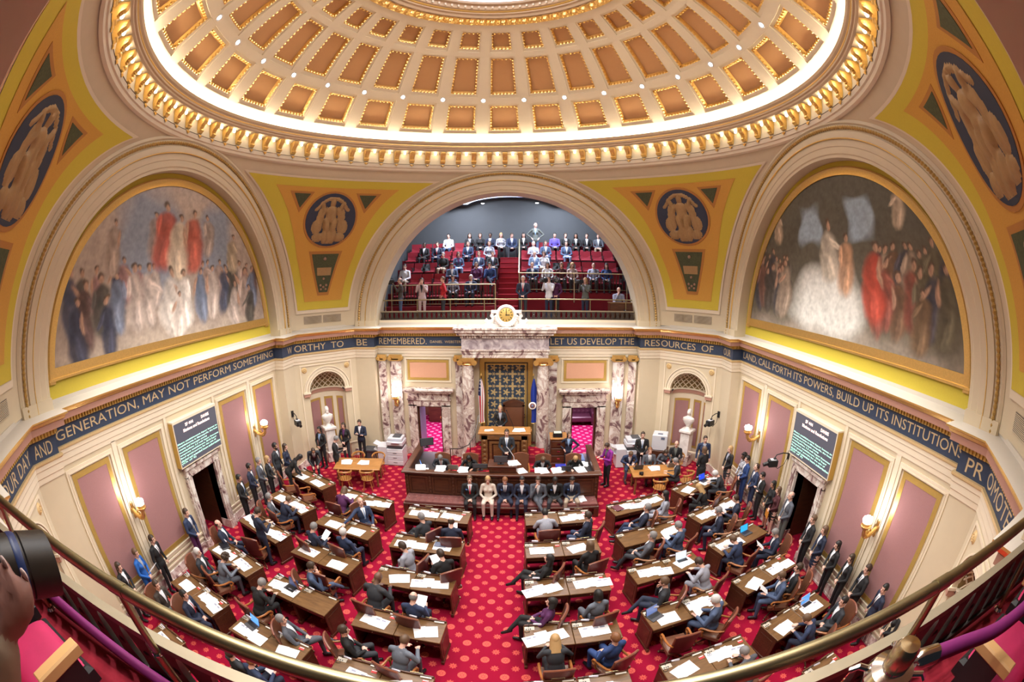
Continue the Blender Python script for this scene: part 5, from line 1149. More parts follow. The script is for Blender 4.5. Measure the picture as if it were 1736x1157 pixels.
# ------------------------------------------------------------------ busts on pedestals
def bust(M, label, plabel, beard):
    p = empty('marble_pedestal'); p.matrix_world = M; tag(p, plabel, 'pedestal')
    q = MB(); q.bev(-0.28, 0.28, -0.28, 0.28, 0, 0.45, 0.02); q.build('plinth', MARBLE, p); q = MB(); q.box(-0.20, 0.20, -0.20, 0.20, 0.45, 1.38); q.build('shaft', MARBLEW, p); q = MB(); q.bev(-0.26, 0.26, -0.26, 0.26, 1.38, 1.50, 0.02); q.build('cap', MARBLEW, p)
    b_ = empty('marble_bust'); b_.matrix_world = M @ T(0, 0, 1.50); tag(b_, label, 'bust')
    q = MB(); q.lathe([(0, 0), (0.13, 0), (0.10, 0.05), (0.07, 0.12), (0.10, 0.17), (0, 0.17)], 14); q.build('socle', MARBLEW, b_)
    q = MB(); R0 = [(0.10, 0.08, 0.17), (0.19, 0.12, 0.26), (0.26, 0.14, 0.38), (0.25, 0.14, 0.46), (0.16, 0.11, 0.51), (0.08, 0.08, 0.55), (0.075, 0.08, 0.60)]
    q.grid(lambda u, v: (lambda a, r: (r[0]*cos(a), r[1]*sin(a), r[2]))(2*pi*u, R0[int(round(v*6))]), 18, 6)
    q.build('shoulders', MARBLEW, b_)
    q = MB(); q.ball((0, -0.01, 0.70), (0.085, 0.105, 0.13), 14, 10); q.ball((0, -0.115, 0.69), (0.018, 0.03, 0.03), 6, 5); q.ball((0, 0.02, 0.75), (0.092, 0.10, 0.095), 10, 6)
    for s in (-1, 1): q.ball((s*0.088, 0.0, 0.69), (0.012, 0.02, 0.03), 6, 4); q.ball((s*0.035, -0.10, 0.73), (0.022, 0.012, 0.008), 6, 4)
    if beard: q.ball((0, -0.07, 0.60), (0.065, 0.06, 0.09), 8, 6)
    q.build('head', MARBLEW, b_)
bust(C_FL @ T(-0.10, 0.10, 0), 'white marble bust of a bearded man in the left niche', 'marble pedestal in the left niche', True); bust(C_FR @ T(0.10, 0.10, 0), 'white marble bust of a clean-shaven man in the right niche', 'marble pedestal in the right niche', False)

# ------------------------------------------------------------------ wall sconces
SBULB = emit_mat('sconce_globe', (1.0, 0.90, 0.98), 22.0)
def make_sconce(front):
    s = empty('wall_sconce'); q = MB()
    q.lathe([(0, 0.0), (0.09, 0.0), (0.10, 0.03), (0.05, 0.05), (0, 0.06)], 14, 0, Matrix.Rotation(pi/2, 4, 'X')); q.ball((0, -0.03, 0.14), (0.06, 0.035, 0.10), 10, 6); q.ball((0, -0.03, -0.14), (0.05, 0.035, 0.10), 10, 6); q.build('back_plate', GOLD, s)
    d = -0.28 if front else -0.52
    q = MB(); q.tube([(0, -0.04, 0.0), (0, d*0.4, -0.10), (0, d*0.7, -0.12), (0, d*0.95, -0.02), (0, d, 0.12)], [0.05, 0.06, 0.07, 0.06, 0.05], 10)
    for k in range(6): q.ball((0, d*0.35+d*0.1*k, -0.10-0.03*sin(k*0.6)), (0.075, 0.04, 0.05), 8, 5)
    q.tube([(0, d*0.55+0.05*cos(a), -0.02+0.05*sin(a)) for a in [i*0.6 for i in range(9)]], 0.022, 6); q.build('scroll_arm', GOLD, s)
    q = MB(); q.lathe([(0.05, 0.08), (0.11, 0.14), (0.145, 0.17), (0.15, 0.20), (0.10, 0.21), (0.09, 0.25), (0.12, 0.27), (0, 0.27)], 16, 0, T(0, d, 0)); cup = q.build('cup', GOLD, s)
    for k in range(5):
        a = 2*pi*k/5; q = MB(); q.ball((0.085*cos(a), d+0.085*sin(a), 0.335), (0.055, 0.055, 0.07), 9, 6); q.build('globe', SBULB, cup)
    q = MB(); q.ball((0, d, 0.37), (0.055, 0.055, 0.075), 9, 6); q.build('globe', SBULB, cup)
    return s, d
SS, SD = make_sconce(False); SF, FD = make_sconce(True); su = [0, 0]
for M, x, z, fr, lb in ((W_LEFT, -3.25, 2.45, 0, 'gilded wall sconce with lit globes on the left wall, nearer the viewer'), (W_LEFT, 3.25, 2.45, 0, 'gilded wall sconce with lit globes on the left wall, farther one'),
                        (W_RIGHT, -3.25, 2.45, 0, 'gilded wall sconce with lit globes on the right wall, farther one'), (W_RIGHT, 3.25, 2.45, 0, 'gilded wall sconce with lit globes on the right wall, nearer the viewer'),
                        (W_FRONT @ T(0, -0.14, 0), -4.43, 2.35, 1, 'gilded wall sconce with lit globes on the left marble pilaster'), (W_FRONT @ T(0, -0.14, 0), 4.43, 2.35, 1, 'gilded wall sconce with lit globes on the right marble pilaster')):
    P = (SS, SF)[fr]; o = P if not su[fr] else copy_tree(P); su[fr] = 1; o.matrix_world = M @ T(x, 0, z); tag(o, lb, 'sconce', 'gilded wall sconces')
    d = (SD, FD)[fr]; lamp('sconce_lamp', 'POINT', (M @ T(x, d, z+0.50)).translation, 9, (1.0, 0.82, 0.66), 0.1)

# ------------------------------------------------------------------ wall display boards over the side doors
def board(M, label):
    b_ = empty('display_board'); tag(b_, label, 'display')
    q = MB(); q.M = M; q.box(-1.05, 1.05, -0.20, 0.0, 2.72, 3.98); q.build('case', mat('ochre_case', (0.50, 0.31, 0.06), 0.45), b_)
    q = MB(); q.M = M; frame_rect(q, -1.05, 1.05, 2.72, 3.98, 0.03, -0.215, -0.2, 0, None); q.box(-1.05, 1.05, -0.215, 0.02, 3.98, 4.02); q.build('frame', CREAM2, b_)
    q = MB(); q.M = M; q.box(-1.02, 1.02, -0.206, -0.2, 2.75, 3.95); sc = q.build('screen', mat('board_screen', (0.055, 0.055, 0.07), 0.5, emis=(0.12, 0.12, 0.16), estr=0.35), b_)
    RT = emit_mat('board_red_text', (1.0, 0.55, 0.45), 1.6); GT = emit_mat('board_green_text', (0.08, 0.85, 0.50), 1.2)
    for txt, x0, x1, z in (('SF 444', -0.50, -0.12, 3.78), ('DAHMS', 0.28, 0.66, 3.78), ('Motions and Resolutions', -0.62, 0.66, 3.64)): lettering(txt, M, x0, x1, z, z+0.09, -0.209, RT, sc, 'screen_text', bold=0.02)
    for i, (t, x1) in enumerate((('Metro establishments liquor license to', 0.98), ('establishments in Minneapolis, the host', 0.98), ('county and Hennepin county', 0.40), ('municipalities; 3.2 malt liquor licensees', 0.98), ('temporary establishment, 2018 Super', 0.86), ('Bowl special permits for the sale of', 0.80), ('alcohol and extended hours authorization', 1.0), ('(Ch of 3)', -0.30))):
        lettering(t, M, -0.99, x1, 3.36-i*0.078, 3.36-i*0.078+0.058, -0.209, GT, sc, 'screen_text', bold=0.02)
board(W_LEFT, 'display board with green text above the left side door'); board(W_RIGHT, 'display board with green text above the right side door')
for M, s_ in ((W_LEFT, 'left'), (W_RIGHT, 'right')):
    q = MB(); q.M = M; q.box(0.0, 0.10, -0.12, 0, 2.66, 2.72); bx_ = q.build('door_sensor', BLACK); tag(bx_, f'small black sensor box over the {s_} side door', 'sensor')
# wall cameras on jointed arms
def wall_cam(P, rz, label):
    c = empty('wall_camera', P, rz); tag(c, label, 'camera')
    q = MB(); q.box(-0.05, 0.05, -0.02, 0.02, -0.12, 0.12); q.build('wall_plate', BLACK, c)
    q = MB(); q.tube([(0, -0.02, 0.05), (0, -0.20, 0.07), (0, -0.42, 0.02), (0, -0.48, -0.10)], 0.018, 7); q.tube([(0, -0.02, -0.06), (0, -0.10, -0.3), (0, -0.3, -0.42), (0, -0.45, -0.30)], 0.010, 6); q.build('jointed_arm', BLACK, c)
    q = MB(); q.bev(-0.10, 0.10, -0.66, -0.36, -0.34, -0.12, 0.02); q.tube([(0, -0.66, -0.23), (0, -0.82, -0.28)], 0.06, 12); q.ball((0, -0.46, -0.10), 0.05, 8, 6); hd = q.build('camera_head', BLACK, c)
    q = MB(); q.box(-0.085, 0.085, -0.60, -0.42, -0.12, -0.115); q.build('grey_cover', LGREY, hd)
wall_cam((-7.98, 5.5, 2.42), pi/2-0.7, 'black remote camera on a wall arm beside the left niche'); wall_cam((7.98, 5.9, 2.42), -pi/2+0.5, 'black remote camera on a wall arm beside the right niche')
wall_cam((8.36, 1.25, 2.55), -pi/2-0.2, 'large black remote camera on a wall arm beside the right door')
# ------------------------------------------------------------------ people
import numpy as np
SKINS = {'l': (0.70, 0.42, 0.33), 'm': (0.46, 0.25, 0.17), 'd': (0.13, 0.062, 0.04), 'h': (0.27, 0.13, 0.105)}
def rotX(a): return Matrix.Rotation(a, 4, 'X')
def build_pose(name, seated=False, lean=0.0, twist=0.0, arms=None, legs='std', fem=False, skirt=False, hp=0.0, hy=0.0, voxel=0.0125, ratio=0.14, lefthand=None):
    """one continuous body: capsules and ellipsoids fused by a voxel remesh, faces then sorted into skin / top / trousers / shoes"""
    P = []      # (kind, a, b, ra, rb, region) or ellipsoid (centre, radii)
    pz = 0.56 if seated else 0.96
    TM = T(0, 0, pz) @ Matrix.Rotation(twist, 4, 'Z') @ rotX(-lean) @ T(0, 0, -0.96)     # upper body frame (standing coordinates)
    w = 0.90 if fem else 1.0
    def cap(a, b, ra, rb, reg): P.append(('c', Vector(a), Vector(b), ra, rb, reg))
    def ell(c, r, reg, M=None): P.append(('e', Vector(c), Vector(r), M or Matrix.Identity(4), 0, reg))
    def up(v): return TM @ Vector(v)
    # torso
    ell((0, 0, 1.06), (0.150*w, 0.108, 0.20), 1, TM); ell((0, -0.005, 1.27), (0.178*w, 0.120, 0.205), 1, TM)
    ell((0, -0.005, 0.93), (0.170, 0.130, 0.13 if seated else 0.16), 1, TM)
    cap(up((-0.15*w, -0.01, 1.405)), up((0.15*w, -0.01, 1.405)), 0.068, 0.068, 1)
    cap(up((-0.06, -0.01, 1.44)), up((0.06, -0.01, 1.44)), 0.06, 0.06, 1)
    if fem: ell((-0.07, 0.085, 1.28), (0.065, 0.055, 0.065), 1, TM); ell((0.07, 0.085, 1.28), (0.065, 0.055, 0.065), 1, TM)
    # neck and head
    HC = TM @ T(0, 0.0, 1.47) @ Matrix.Rotation(hy, 4, 'Z') @ rotX(-hp) @ T(0, 0.022, 0.165)
    cap(up((0, -0.01, 1.44)), HC @ Vector((0, -0.02, -0.06)), 0.056, 0.050, 0)
    ell((0, -0.008, 0.022), (0.076, 0.096, 0.100), 0, HC); ell((0, 0.022, -0.048), (0.056, 0.066, 0.070), 0, HC); ell((0, 0.098, -0.018), (0.014, 0.020, 0.022), 0, HC)
    for s in (-1, 1): ell((s*0.077, -0.004, -0.012), (0.010, 0.020, 0.030), 0, HC)
    # arms: elbow, wrist, hand direction (in upper body coordinates unless already world)
    for s in (-1, 1):
        el, wr, hd, world_ = arms[0 if s < 0 else 1]
        sh = up((s*0.195*w, -0.01, 1.40)); fr = (lambda v: Vector(v)) if world_ else up
        E_, W_ = fr(el), fr(wr); D = (Vector(hd) if world_ else TM.to_3x3() @ Vector(hd)).normalized()
        cap(sh, E_, 0.060*w, 0.047*w, 1); cap(E_, W_, 0.047*w, 0.036*w, 1)
        side = D.cross(Vector((0, 0, 1)));  side = side.normalized() if side.length > 0.1 else Vector((1, 0, 0)); nrm = side.cross(D)
        if s < 0 and lefthand:
            for hc in lefthand: cap(*hc)
            continue
        cap(W_, W_+D*0.03, 0.027, 0.028, 0)
        pc = W_+D*0.055
        for k in (-1, 0, 1): cap(W_+D*0.03+side*0.018*k, W_+D*0.085+side*0.022*k, 0.017, 0.016, 0)
        for k, L in ((-1.5, 0.050), (-0.5, 0.068), (0.5, 0.074), (1.5, 0.064)):
            b0 = W_+D*0.088+side*0.0175*k; b1 = b0+D*L*0.55-nrm*0.006; b2 = b1+D*L*0.4-nrm*0.026
            cap(b0, b1, 0.0098, 0.0094, 0); cap(b1, b2, 0.0094, 0.0086, 0)
        th = W_+D*0.035+side*(-s)*0.03; cap(th, th+D*0.03+side*(-s)*0.024, 0.012, 0.011, 0); cap(th+D*0.03+side*(-s)*0.024, th+D*0.062+side*(-s)*0.026-nrm*0.008, 0.011, 0.009, 0)
    # legs
    lr = 4 if skirt else 2
    if not seated:
        for s in (-1, 1):
            cap((s*0.09, 0, 0.90), (s*0.098, 0.015, 0.50), 0.088, 0.062, lr); cap((s*0.098, 0.015, 0.50), (s*0.105, -0.015, 0.10), 0.062 if not skirt else 0.052, 0.046 if not skirt else 0.036, lr)
            ell((s*0.11, 0.055, 0.045), (0.046, 0.130, 0.045), 3); ell((s*0.106, -0.03, 0.06), (0.042, 0.055, 0.06), 3)
        if skirt:
            for z, r in ((0.85, 0.175), (0.75, 0.18), (0.65, 0.17), (0.56, 0.155)): ell((0, 0, z), (r, r*0.75, 0.09), 2)
    else:
        ell((0, 0.03, 0.545), (0.185, 0.17, 0.085), 2)
        hips = {-1: (-0.09, 0.0, 0.55), 1: (0.09, 0.0, 0.55)}
        if legs == 'std': K = {-1: (-0.13, 0.43, 0.555), 1: (0.13, 0.43, 0.555)}; F = {-1: (-0.13, 0.40, 0.11), 1: (0.13, 0.40, 0.11)}
        elif legs == 'wide': K = {-1: (-0.20, 0.42, 0.555), 1: (0.18, 0.44, 0.555)}; F = {-1: (-0.19, 0.33, 0.11), 1: (0.20, 0.52, 0.11)}
        elif legs == 'fwd': K = {-1: (-0.12, 0.43, 0.56), 1: (0.12, 0.43, 0.56)}; F = {-1: (-0.12, 0.62, 0.15), 1: (0.12, 0.66, 0.15)}
        else: K = {-1: (-0.10, 0.44, 0.56), 1: (0.0, 0.46, 0.665)}; F = {-1: (-0.10, 0.44, 0.11), 1: (-0.20, 0.66, 0.40)}
        for s in (-1, 1):
            cap(hips[s], K[s], 0.090, 0.066, 2); cap(K[s], F[s], 0.062, 0.044, lr)
            k, f = Vector(K[s]), Vector(F[s]); d = Vector((0, 1, 0)) if f.z < 0.2 else Vector((-0.25, 0.9, -0.45)).normalized()
            c = f+Vector((0, 0, -0.055 if f.z < 0.2 else -0.03)); cap(c-d*0.03, c+d*0.15, 0.045, 0.036, 3)
    # mesh of every primitive
    mb = MB()
    for p in P:
        if p[0] == 'c':
            a, b, ra, rb = p[1:5]; d = (b-a); L = d.length
            if L < 1e-5: d = Vector((0, 0, 1)); L = 1e-5
            d = d/L; path = []; rad = []
            for t in (1.0, 0.92, 0.7, 0.38): path.append(a-d*ra*t); rad.append(max(1e-4, ra*sqrt(max(0, 1-t*t))))
            path += [a, b]; rad += [ra, rb]
            for t in (0.38, 0.7, 0.92, 1.0): path.append(b+d*rb*t); rad.append(max(1e-4, rb*sqrt(max(0, 1-t*t))))
            mb.tube(path, rad, 12)
        else: mb.ball((0, 0, 0), (1, 1, 1), 18, 12, 0, p[3] @ T(*p[1]) @ Matrix.Diagonal((*p[2], 1)))
    me = bpy.data.meshes.new('tmp'); me.from_pydata(mb.v, [], mb.f); bm = bmesh.new(); bm.from_mesh(me); bmesh.ops.recalc_face_normals(bm, faces=bm.faces); bm.to_mesh(me); bm.free()
    o = bpy.data.objects.new('tmp', me); COL.objects.link(o)
    m = o.modifiers.new('r', 'REMESH'); m.mode = 'VOXEL'; m.voxel_size = voxel
    m = o.modifiers.new('s', 'SMOOTH'); m.factor = 0.5; m.iterations = 2
    m = o.modifiers.new('d', 'DECIMATE'); m.ratio = ratio
    dg = bpy.context.evaluated_depsgraph_get(); me2 = bpy.data.meshes.new_from_object(o.evaluated_get(dg)); me2.name = name
    bpy.data.objects.remove(o); bpy.data.meshes.remove(me)
    # region per face
    n = len(me2.polygons); C = np.empty(n*3); me2.polygons.foreach_get('center', C); C = C.reshape(-1, 3); best = np.full(n, 1e9); reg = np.zeros(n, int)
    for p in P:
        if p[0] == 'c':
            a, b = np.array(p[1]), np.array(p[2]); ab = b-a; t = np.clip(((C-a)@ab)/max(1e-9, ab@ab), 0, 1); d = np.linalg.norm(C-(a+t[:, None]*ab), axis=1)-(p[3]+(p[4]-p[3])*t)
        else:
            Mi = np.array((p[3] @ T(*p[1])).inverted()); q = C@Mi[:3, :3].T+Mi[:3, 3]; r = np.array(p[2]); k = np.linalg.norm(q/r, axis=1); d = (k-1)*np.linalg.norm(q, axis=1)/np.maximum(k, 1e-6)
        m_ = d < best; best[m_] = d[m_]; reg[m_] = p[5]
    for k in range(5): me2.materials.append(None)
    me2.polygons.foreach_set('material_index', reg.astype(np.int32)); me2.polygons.foreach_set('use_smooth', [True]*n); me2.update()
    # shirt V and tie lie on the chest
    def chest(x, z, off):
        y = -1
        for cz, rx, ry, rz in ((1.06, 0.150*w, 0.108, 0.20), (1.27, 0.178*w, 0.120, 0.205)):
            k = 1-(x/rx)**2-((z-cz)/rz)**2
            if k > 0: y = max(y, ry*sqrt(k))
        if z > 1.36: y = max(y, 0.062-(z-1.40)*0.25)
        return TM @ Vector((x, y+off, z))
    q = MB(); q.grid(lambda u, v: chest((2*u-1)*(0.004+0.058*v), 1.14+0.32*v, 0.008), 4, 10); q.grid(lambda u, v: chest((2*u-1)*0.066, 1.425+0.05*v, 0.014), 4, 2); shirt = q.mesh('shirt_front', MATS['white_paper'])
    q = MB(); q.grid(lambda u, v: chest((2*u-1)*(0.010+0.014*(1-v)), 1.14+0.30*v, 0.015), 2, 8); tie = q.mesh('tie', MATS['white_paper'])
    q = MB(); q.grid(lambda u, v: chest(0.075+0.06*u, 1.29+0.035*v, 0.014), 2, 1); badge = q.mesh('name_badge', MATS['white_paper'])
    return dict(body=me2, head=HC, shirt=shirt, tie=tie, badge=badge)
def U(e, w, h): return (e, w, h, False)
def Wd(e, w, h): return (e, w, h, True)
A_CLASP = [U((-0.25, 0.03, 1.13), (-0.075, 0.185, 0.98), (1, 0.25, -0.25)), U((0.25, 0.03, 1.13), (0.075, 0.195, 0.97), (-1, 0.25, -0.3))]
A_SIDE = [U((-0.25, -0.03, 1.13), (-0.265, 0.05, 0.90), (0.05, 0.25, -1)), U((0.25, -0.03, 1.13), (0.265, 0.05, 0.90), (-0.05, 0.25, -1))]
A_CROSS = [U((-0.25, 0.06, 1.13), (0.02, 0.20, 1.17), (1, 0.1, 0.3)), U((0.25, 0.06, 1.13), (-0.02, 0.17, 1.13), (-1, 0.1, 0.2))]
A_PHONE = [U((-0.22, 0.14, 1.20), (-0.07, 0.30, 1.48), (0.3, 0.3, 1)), U((0.22, 0.14, 1.20), (0.07, 0.30, 1.48), (-0.3, 0.3, 1))]
A_READ = [U((-0.24, 0.07, 1.12), (-0.11, 0.30, 1.20), (0.4, 1, 0.2)), U((0.24, 0.07, 1.12), (0.11, 0.30, 1.20), (-0.4, 1, 0.2))]
A_HIPS = [U((-0.40, -0.05, 1.18), (-0.19, 0.05, 1.02), (0.5, 0.4, -0.6)), U((0.40, -0.05, 1.18), (0.19, 0.05, 1.02), (-0.5, 0.4, -0.6))]
A_BEND = [U((-0.24, 0.18, 1.18), (-0.10, 0.42, 1.14), (0.3, 1, 0.1)), U((0.24, 0.18, 1.18), (0.12, 0.44, 1.14), (-0.2, 1, 0.1))]
A_LAP = [U((-0.25, 0.06, 1.12), (-0.07, 0.26, 1.04), (1, 0.35, -0.2)), U((0.25, 0.06, 1.12), (0.07, 0.27, 1.03), (-1, 0.35, -0.25))]
A_WRITE = [Wd((-0.28, 0.20, 0.80), (-0.13, 0.44, 0.815), (0.6, 1, -0.1)), Wd((0.29, 0.20, 0.80), (0.14, 0.46, 0.815), (-0.4, 1, -0.1))]
A_CHIN = [U((-0.25, 0.06, 1.12), (-0.06, 0.26, 1.03), (1, 0.3, -0.1)), U((0.20, 0.20, 1.10), (0.06, 0.17, 1.42), (-0.3, -0.2, 1))]
A_EXT = [U((-0.25, 0.06, 1.12), (-0.12, 0.30, 1.02), (0.3, 1, -0.2)), U((0.42, 0.12, 1.30), (0.66, 0.20, 1.22), (0.8, 0.5, -0.5))]
A_HOLD = [U((-0.25, 0.08, 1.13), (-0.12, 0.33, 1.17), (0.3, 1, 0.3)), U((0.25, 0.08, 1.13), (0.12, 0.33, 1.17), (-0.3, 1, 0.3))]
POSES = dict(
    clasp=build_pose('standing_body', arms=A_CLASP), side=build_pose('standing_body', arms=A_SIDE, hy=0.2), cross=build_pose('standing_body', arms=A_CROSS, hp=0.15),
    phone=build_pose('standing_body', arms=A_PHONE), read=build_pose('standing_body', arms=A_READ, hp=0.45), hips=build_pose('standing_body', arms=A_HIPS, fem=True, hy=0.5), bend=build_pose('standing_body', arms=A_BEND, lean=0.75, hp=0.15),
    fclasp=build_pose('standing_body', arms=A_CLASP, fem=True, hp=0.08), fskirt=build_pose('standing_body', arms=A_CLASP, fem=True, skirt=True, hp=0.05),
    lap=build_pose('seated_body', True, arms=A_LAP), lapfwd=build_pose('seated_body', True, arms=A_LAP, lean=0.18, legs='wide', hp=0.15), recl=build_pose('seated_body', True, arms=A_LAP, lean=-0.28, legs='cross', hp=0.15), reclf=build_pose('seated_body', True, arms=A_LAP, lean=-0.20, legs='fwd', hp=0.1),
    write=build_pose('seated_body', True, arms=A_WRITE, lean=0.42, hp=0.35), chin=build_pose('seated_body', True, arms=A_CHIN, lean=0.10, legs='cross', hp=0.1), ext=build_pose('seated_body', True, arms=A_EXT, lean=-0.12, hp=-0.1),
    hold=build_pose('seated_body', True, arms=A_HOLD, lean=0.05, hp=0.4), flap=build_pose('seated_body', True, arms=A_LAP, fem=True, lean=0.05, hp=0.1), fwrite=build_pose('seated_body', True, arms=A_WRITE, fem=True, lean=0.38, hp=0.35), frecl=build_pose('seated_body', True, arms=A_LAP, fem=True, lean=-0.18, legs='cross'))
def cap_mesh(name, pred, r=(0.086, 0.106, 0.112), c=(0, -0.012, 0.028), extra=None, bump=0.0, n=20, k=16):
    q = MB(); t = MB(); t.ball((0, 0, 0), (1, 1, 1), n, k)
    keep = []
    for f in t.f:
        m_ = [sum(t.v[i][j] for i in f)/len(f) for j in range(3)]; p = (m_[0]*r[0]+c[0], m_[1]*r[1]+c[1], m_[2]*r[2]+c[2])
        if pred(*p): keep.append(f)
    def V(p):
        g = 1+bump*noise.noise(Vector(p)*5)
        return (p[0]*r[0]*g+c[0], p[1]*r[1]*g+c[1], p[2]*r[2]*g+c[2])
    q.add([V(p) for p in t.v], keep)
    if extra: extra(q)
    return q.mesh(name, MATS['white_paper'])
def long_(q): q.grid(lambda u, v: (lambda a: (0.092*cos(a)*(1+0.25*v), -0.02+0.088*sin(a)*(1-0.1*v), 0.05-0.30*v))(pi*(0.92+1.16*u)), 16, 6)
def bob_(q): q.grid(lambda u, v: (lambda a: (0.092*cos(a)*(1+0.12*v), -0.012+0.10*sin(a), 0.05-0.15*v))(pi*(0.90+1.20*u)), 16, 5)
def bun_(q): q.ball((0, -0.12, 0.03), (0.05, 0.045, 0.05), 10, 7)
HAIR = dict(short=cap_mesh('hair', lambda x, y, z: z > 0.062 or (y < 0.045 and z > -0.005) or (y < -0.03 and z > -0.06), bump=0.08),
            bald=cap_mesh('hair', lambda x, y, z: (y < 0.02 and -0.055 < z < 0.045) or (y < -0.075 and z < 0.07 and z > -0.05)),
            thin=cap_mesh('hair', lambda x, y, z: (z > 0.075 and y < 0.03) or (y < 0.02 and -0.05 < z)),
            long=cap_mesh('hair', lambda x, y, z: z > 0.07 or (y < 0.04 and z > -0.06), extra=long_), bob=cap_mesh('hair', lambda x, y, z: z > 0.07 or (y < 0.045 and z > -0.06), extra=bob_),
            bun=cap_mesh('hair', lambda x, y, z: z > 0.07 or (y < 0.045 and z > -0.05), extra=bun_), curly=cap_mesh('hair', lambda x, y, z: z > 0.065 or (y < 0.05 and z > -0.06), r=(0.100, 0.118, 0.125), bump=0.35, n=24, k=18))
def face_mesh():      # one thin mask over the front of the head: skin with eyes, brows and mouth marked
    q = MB(); nx, nz = 24, 30; vs_ = []; ok = []
    for j in range(nz+1):
        for i in range(nx+1):
            x, z = -0.060+0.120*i/nx, -0.095+0.150*j/nz; y = -1
            for c, r in (((0, -0.008, 0.022), (0.076, 0.096, 0.100)), ((0, 0.022, -0.048), (0.056, 0.066, 0.070)), ((0, 0.098, -0.018), (0.014, 0.020, 0.022))):
                k = 1-((x-c[0])/r[0])**2-((z-c[2])/r[2])**2
                if k > 0.02: y = max(y, c[1]+r[1]*sqrt(k))
            vs_.append((x, y+0.001, z)); ok.append(y > 0.02)
    fs, ms = [], []
    for j in range(nz):
        for i in range(nx):
            f = (j*(nx+1)+i, j*(nx+1)+i+1, (j+1)*(nx+1)+i+1, (j+1)*(nx+1)+i)
            if not all(ok[k] for k in f): continue
            x, z = -0.060+0.120*(i+0.5)/nx, -0.095+0.150*(j+0.5)/nz; ex = (abs(x)-0.030)/0.014
            m_ = 1 if ex*ex+((z-0.006)/0.0075)**2 < 1 or (abs(abs(x)-0.030) < 0.018 and 0.022 < z < 0.029) else (2 if (x/0.022)**2+((z+0.056)/0.007)**2 < 1 else 0)
            fs.append(f); ms.append(m_)
    seen = {0}; grew = True; start = max(range(len(fs)), key=lambda k: -abs(vs_[fs[k][0]][0])-abs(vs_[fs[k][0]][2])); isl = {start}; vset = set(fs[start])
    while grew:
        grew = False
        for k, f in enumerate(fs):
            if k not in isl and len(vset.intersection(f)) > 1: isl.add(k); vset.update(f); grew = True
    used = sorted(vset); rem = {v: i for i, v in enumerate(used)}
    q.add([vs_[v] for v in used], [tuple(rem[v] for v in fs[k]) for k in sorted(isl)]); q.m = [ms[k] for k in sorted(isl)]
    return q.mesh('face', [MATS['white_paper'], mat('eye_dark', (0.05, 0.03, 0.025), 0.4), mat('lips', (0.36, 0.12, 0.11), 0.5)])
FACE = face_mesh()
BEARD = cap_mesh('beard', lambda x, y, z: z < -0.045 and y > -0.01, r=(0.062, 0.074, 0.080), c=(0, 0.020, -0.046))
COLS = dict(K=(0.010, 0.010, 0.012), N=(0.014, 0.020, 0.046), N2=(0.020, 0.034, 0.085), B=(0.02, 0.05, 0.17), G=(0.085, 0.092, 0.115), G2=(0.13, 0.15, 0.19), LG=(0.30, 0.31, 0.37), DG=(0.026, 0.029, 0.037), P=(0.085, 0.016, 0.085), MG=(0.22, 0.015, 0.24), BR=(0.045, 0.033, 0.027), W=(0.70, 0.70, 0.74),
            R=(0.42, 0.012, 0.022), BB=(0.012, 0.105, 0.42), CR=(0.60, 0.52, 0.45), M=(0.065, 0.013, 0.018), LB=(0.22, 0.32, 0.52), J=(0.06, 0.09, 0.17), T=(0.36, 0.29, 0.22), PK=(0.50, 0.38, 0.38), VI=(0.10, 0.07, 0.36), LV=(0.32, 0.34, 0.46), S=(0.40, 0.22, 0.16), GR=(0.10, 0.11, 0.10),
            hk=(0.010, 0.008, 0.008), hb=(0.040, 0.022, 0.013), hl=(0.11, 0.062, 0.034), hy=(0.42, 0.26, 0.11), hg=(0.20, 0.19, 0.19), hw=(0.55, 0.53, 0.52), hr=(0.20, 0.08, 0.03))
def cm(k, rough=0.8): return mat('cloth_'+k if k[0] != 'h' else 'hair_'+k, COLS[k], rough, var=0.12, scale=30)
for k, c in SKINS.items(): mat('skin_'+k, c, 0.5)
SHOE = mat('shoe_black', (0.012, 0.011, 0.012), 0.35)
PATT = ramp_mat('patterned_cloth', [(0.42, (0.03, 0.03, 0.05)), (0.5, (0.5, 0.5, 0.55))], 28, 0.5, 3, 0.8)
def person(origin, yaw, pose, top, bot, hair, hcol, label, skin='l', shirt='W', tie=None, badge=False, beard=False, sc=1.0, group=None, z0=0.0, legs=None):
    d = POSES[pose]; o = bpy.data.objects.new('person', d['body']); COL.objects.link(o)
    o.location = (origin[0], origin[1], z0); o.rotation_euler = (0, 0, yaw); o.scale = (sc, sc, sc)
    ms = [MATS['skin_'+skin], PATT if top == 'PT' else cm(top), cm(bot), SHOE, cm(legs) if legs else MATS['skin_'+skin]]
    for i, m_ in enumerate(ms): o.material_slots[i].link = 'OBJECT'; o.material_slots[i].material = m_
    tag(o, label, 'person', group)
    def part(nm, me, M=None, m_=None):
        c = bpy.data.objects.new(nm, me); COL.objects.link(c); c.parent = o
        if M is not None: c.matrix_local = M
        if m_: c.material_slots[0].link = 'OBJECT'; c.material_slots[0].material = m_
    if hair: part('hair', HAIR[hair], d['head'], cm(hcol, 0.55))
    part('face', FACE, d['head'], MATS['skin_'+skin])
    if beard: part('beard', BEARD, d['head'], cm(hcol, 0.6))
    if shirt: part('shirt_front', d['shirt'], None, cm(shirt))
    if tie: part('tie', d['tie'], None, cm(tie))
    if badge: part('name_badge', d['badge'], None, MATS['badge_blue'])
    return o
mat('badge_blue', (0.10, 0.22, 0.55), 0.4)
def by_head(px, py, yaw, pose, sc=1.0, z0=0.0, y=None):
    h = POSES[pose]['head'].translation*sc; w_ = at_z(px, py, z0+h.z) if y is None else at_y(px, py, y)
    c, s = cos(yaw), sin(yaw); return (w_.x-(h.x*c-h.y*s), w_.y-(h.x*s+h.y*c))
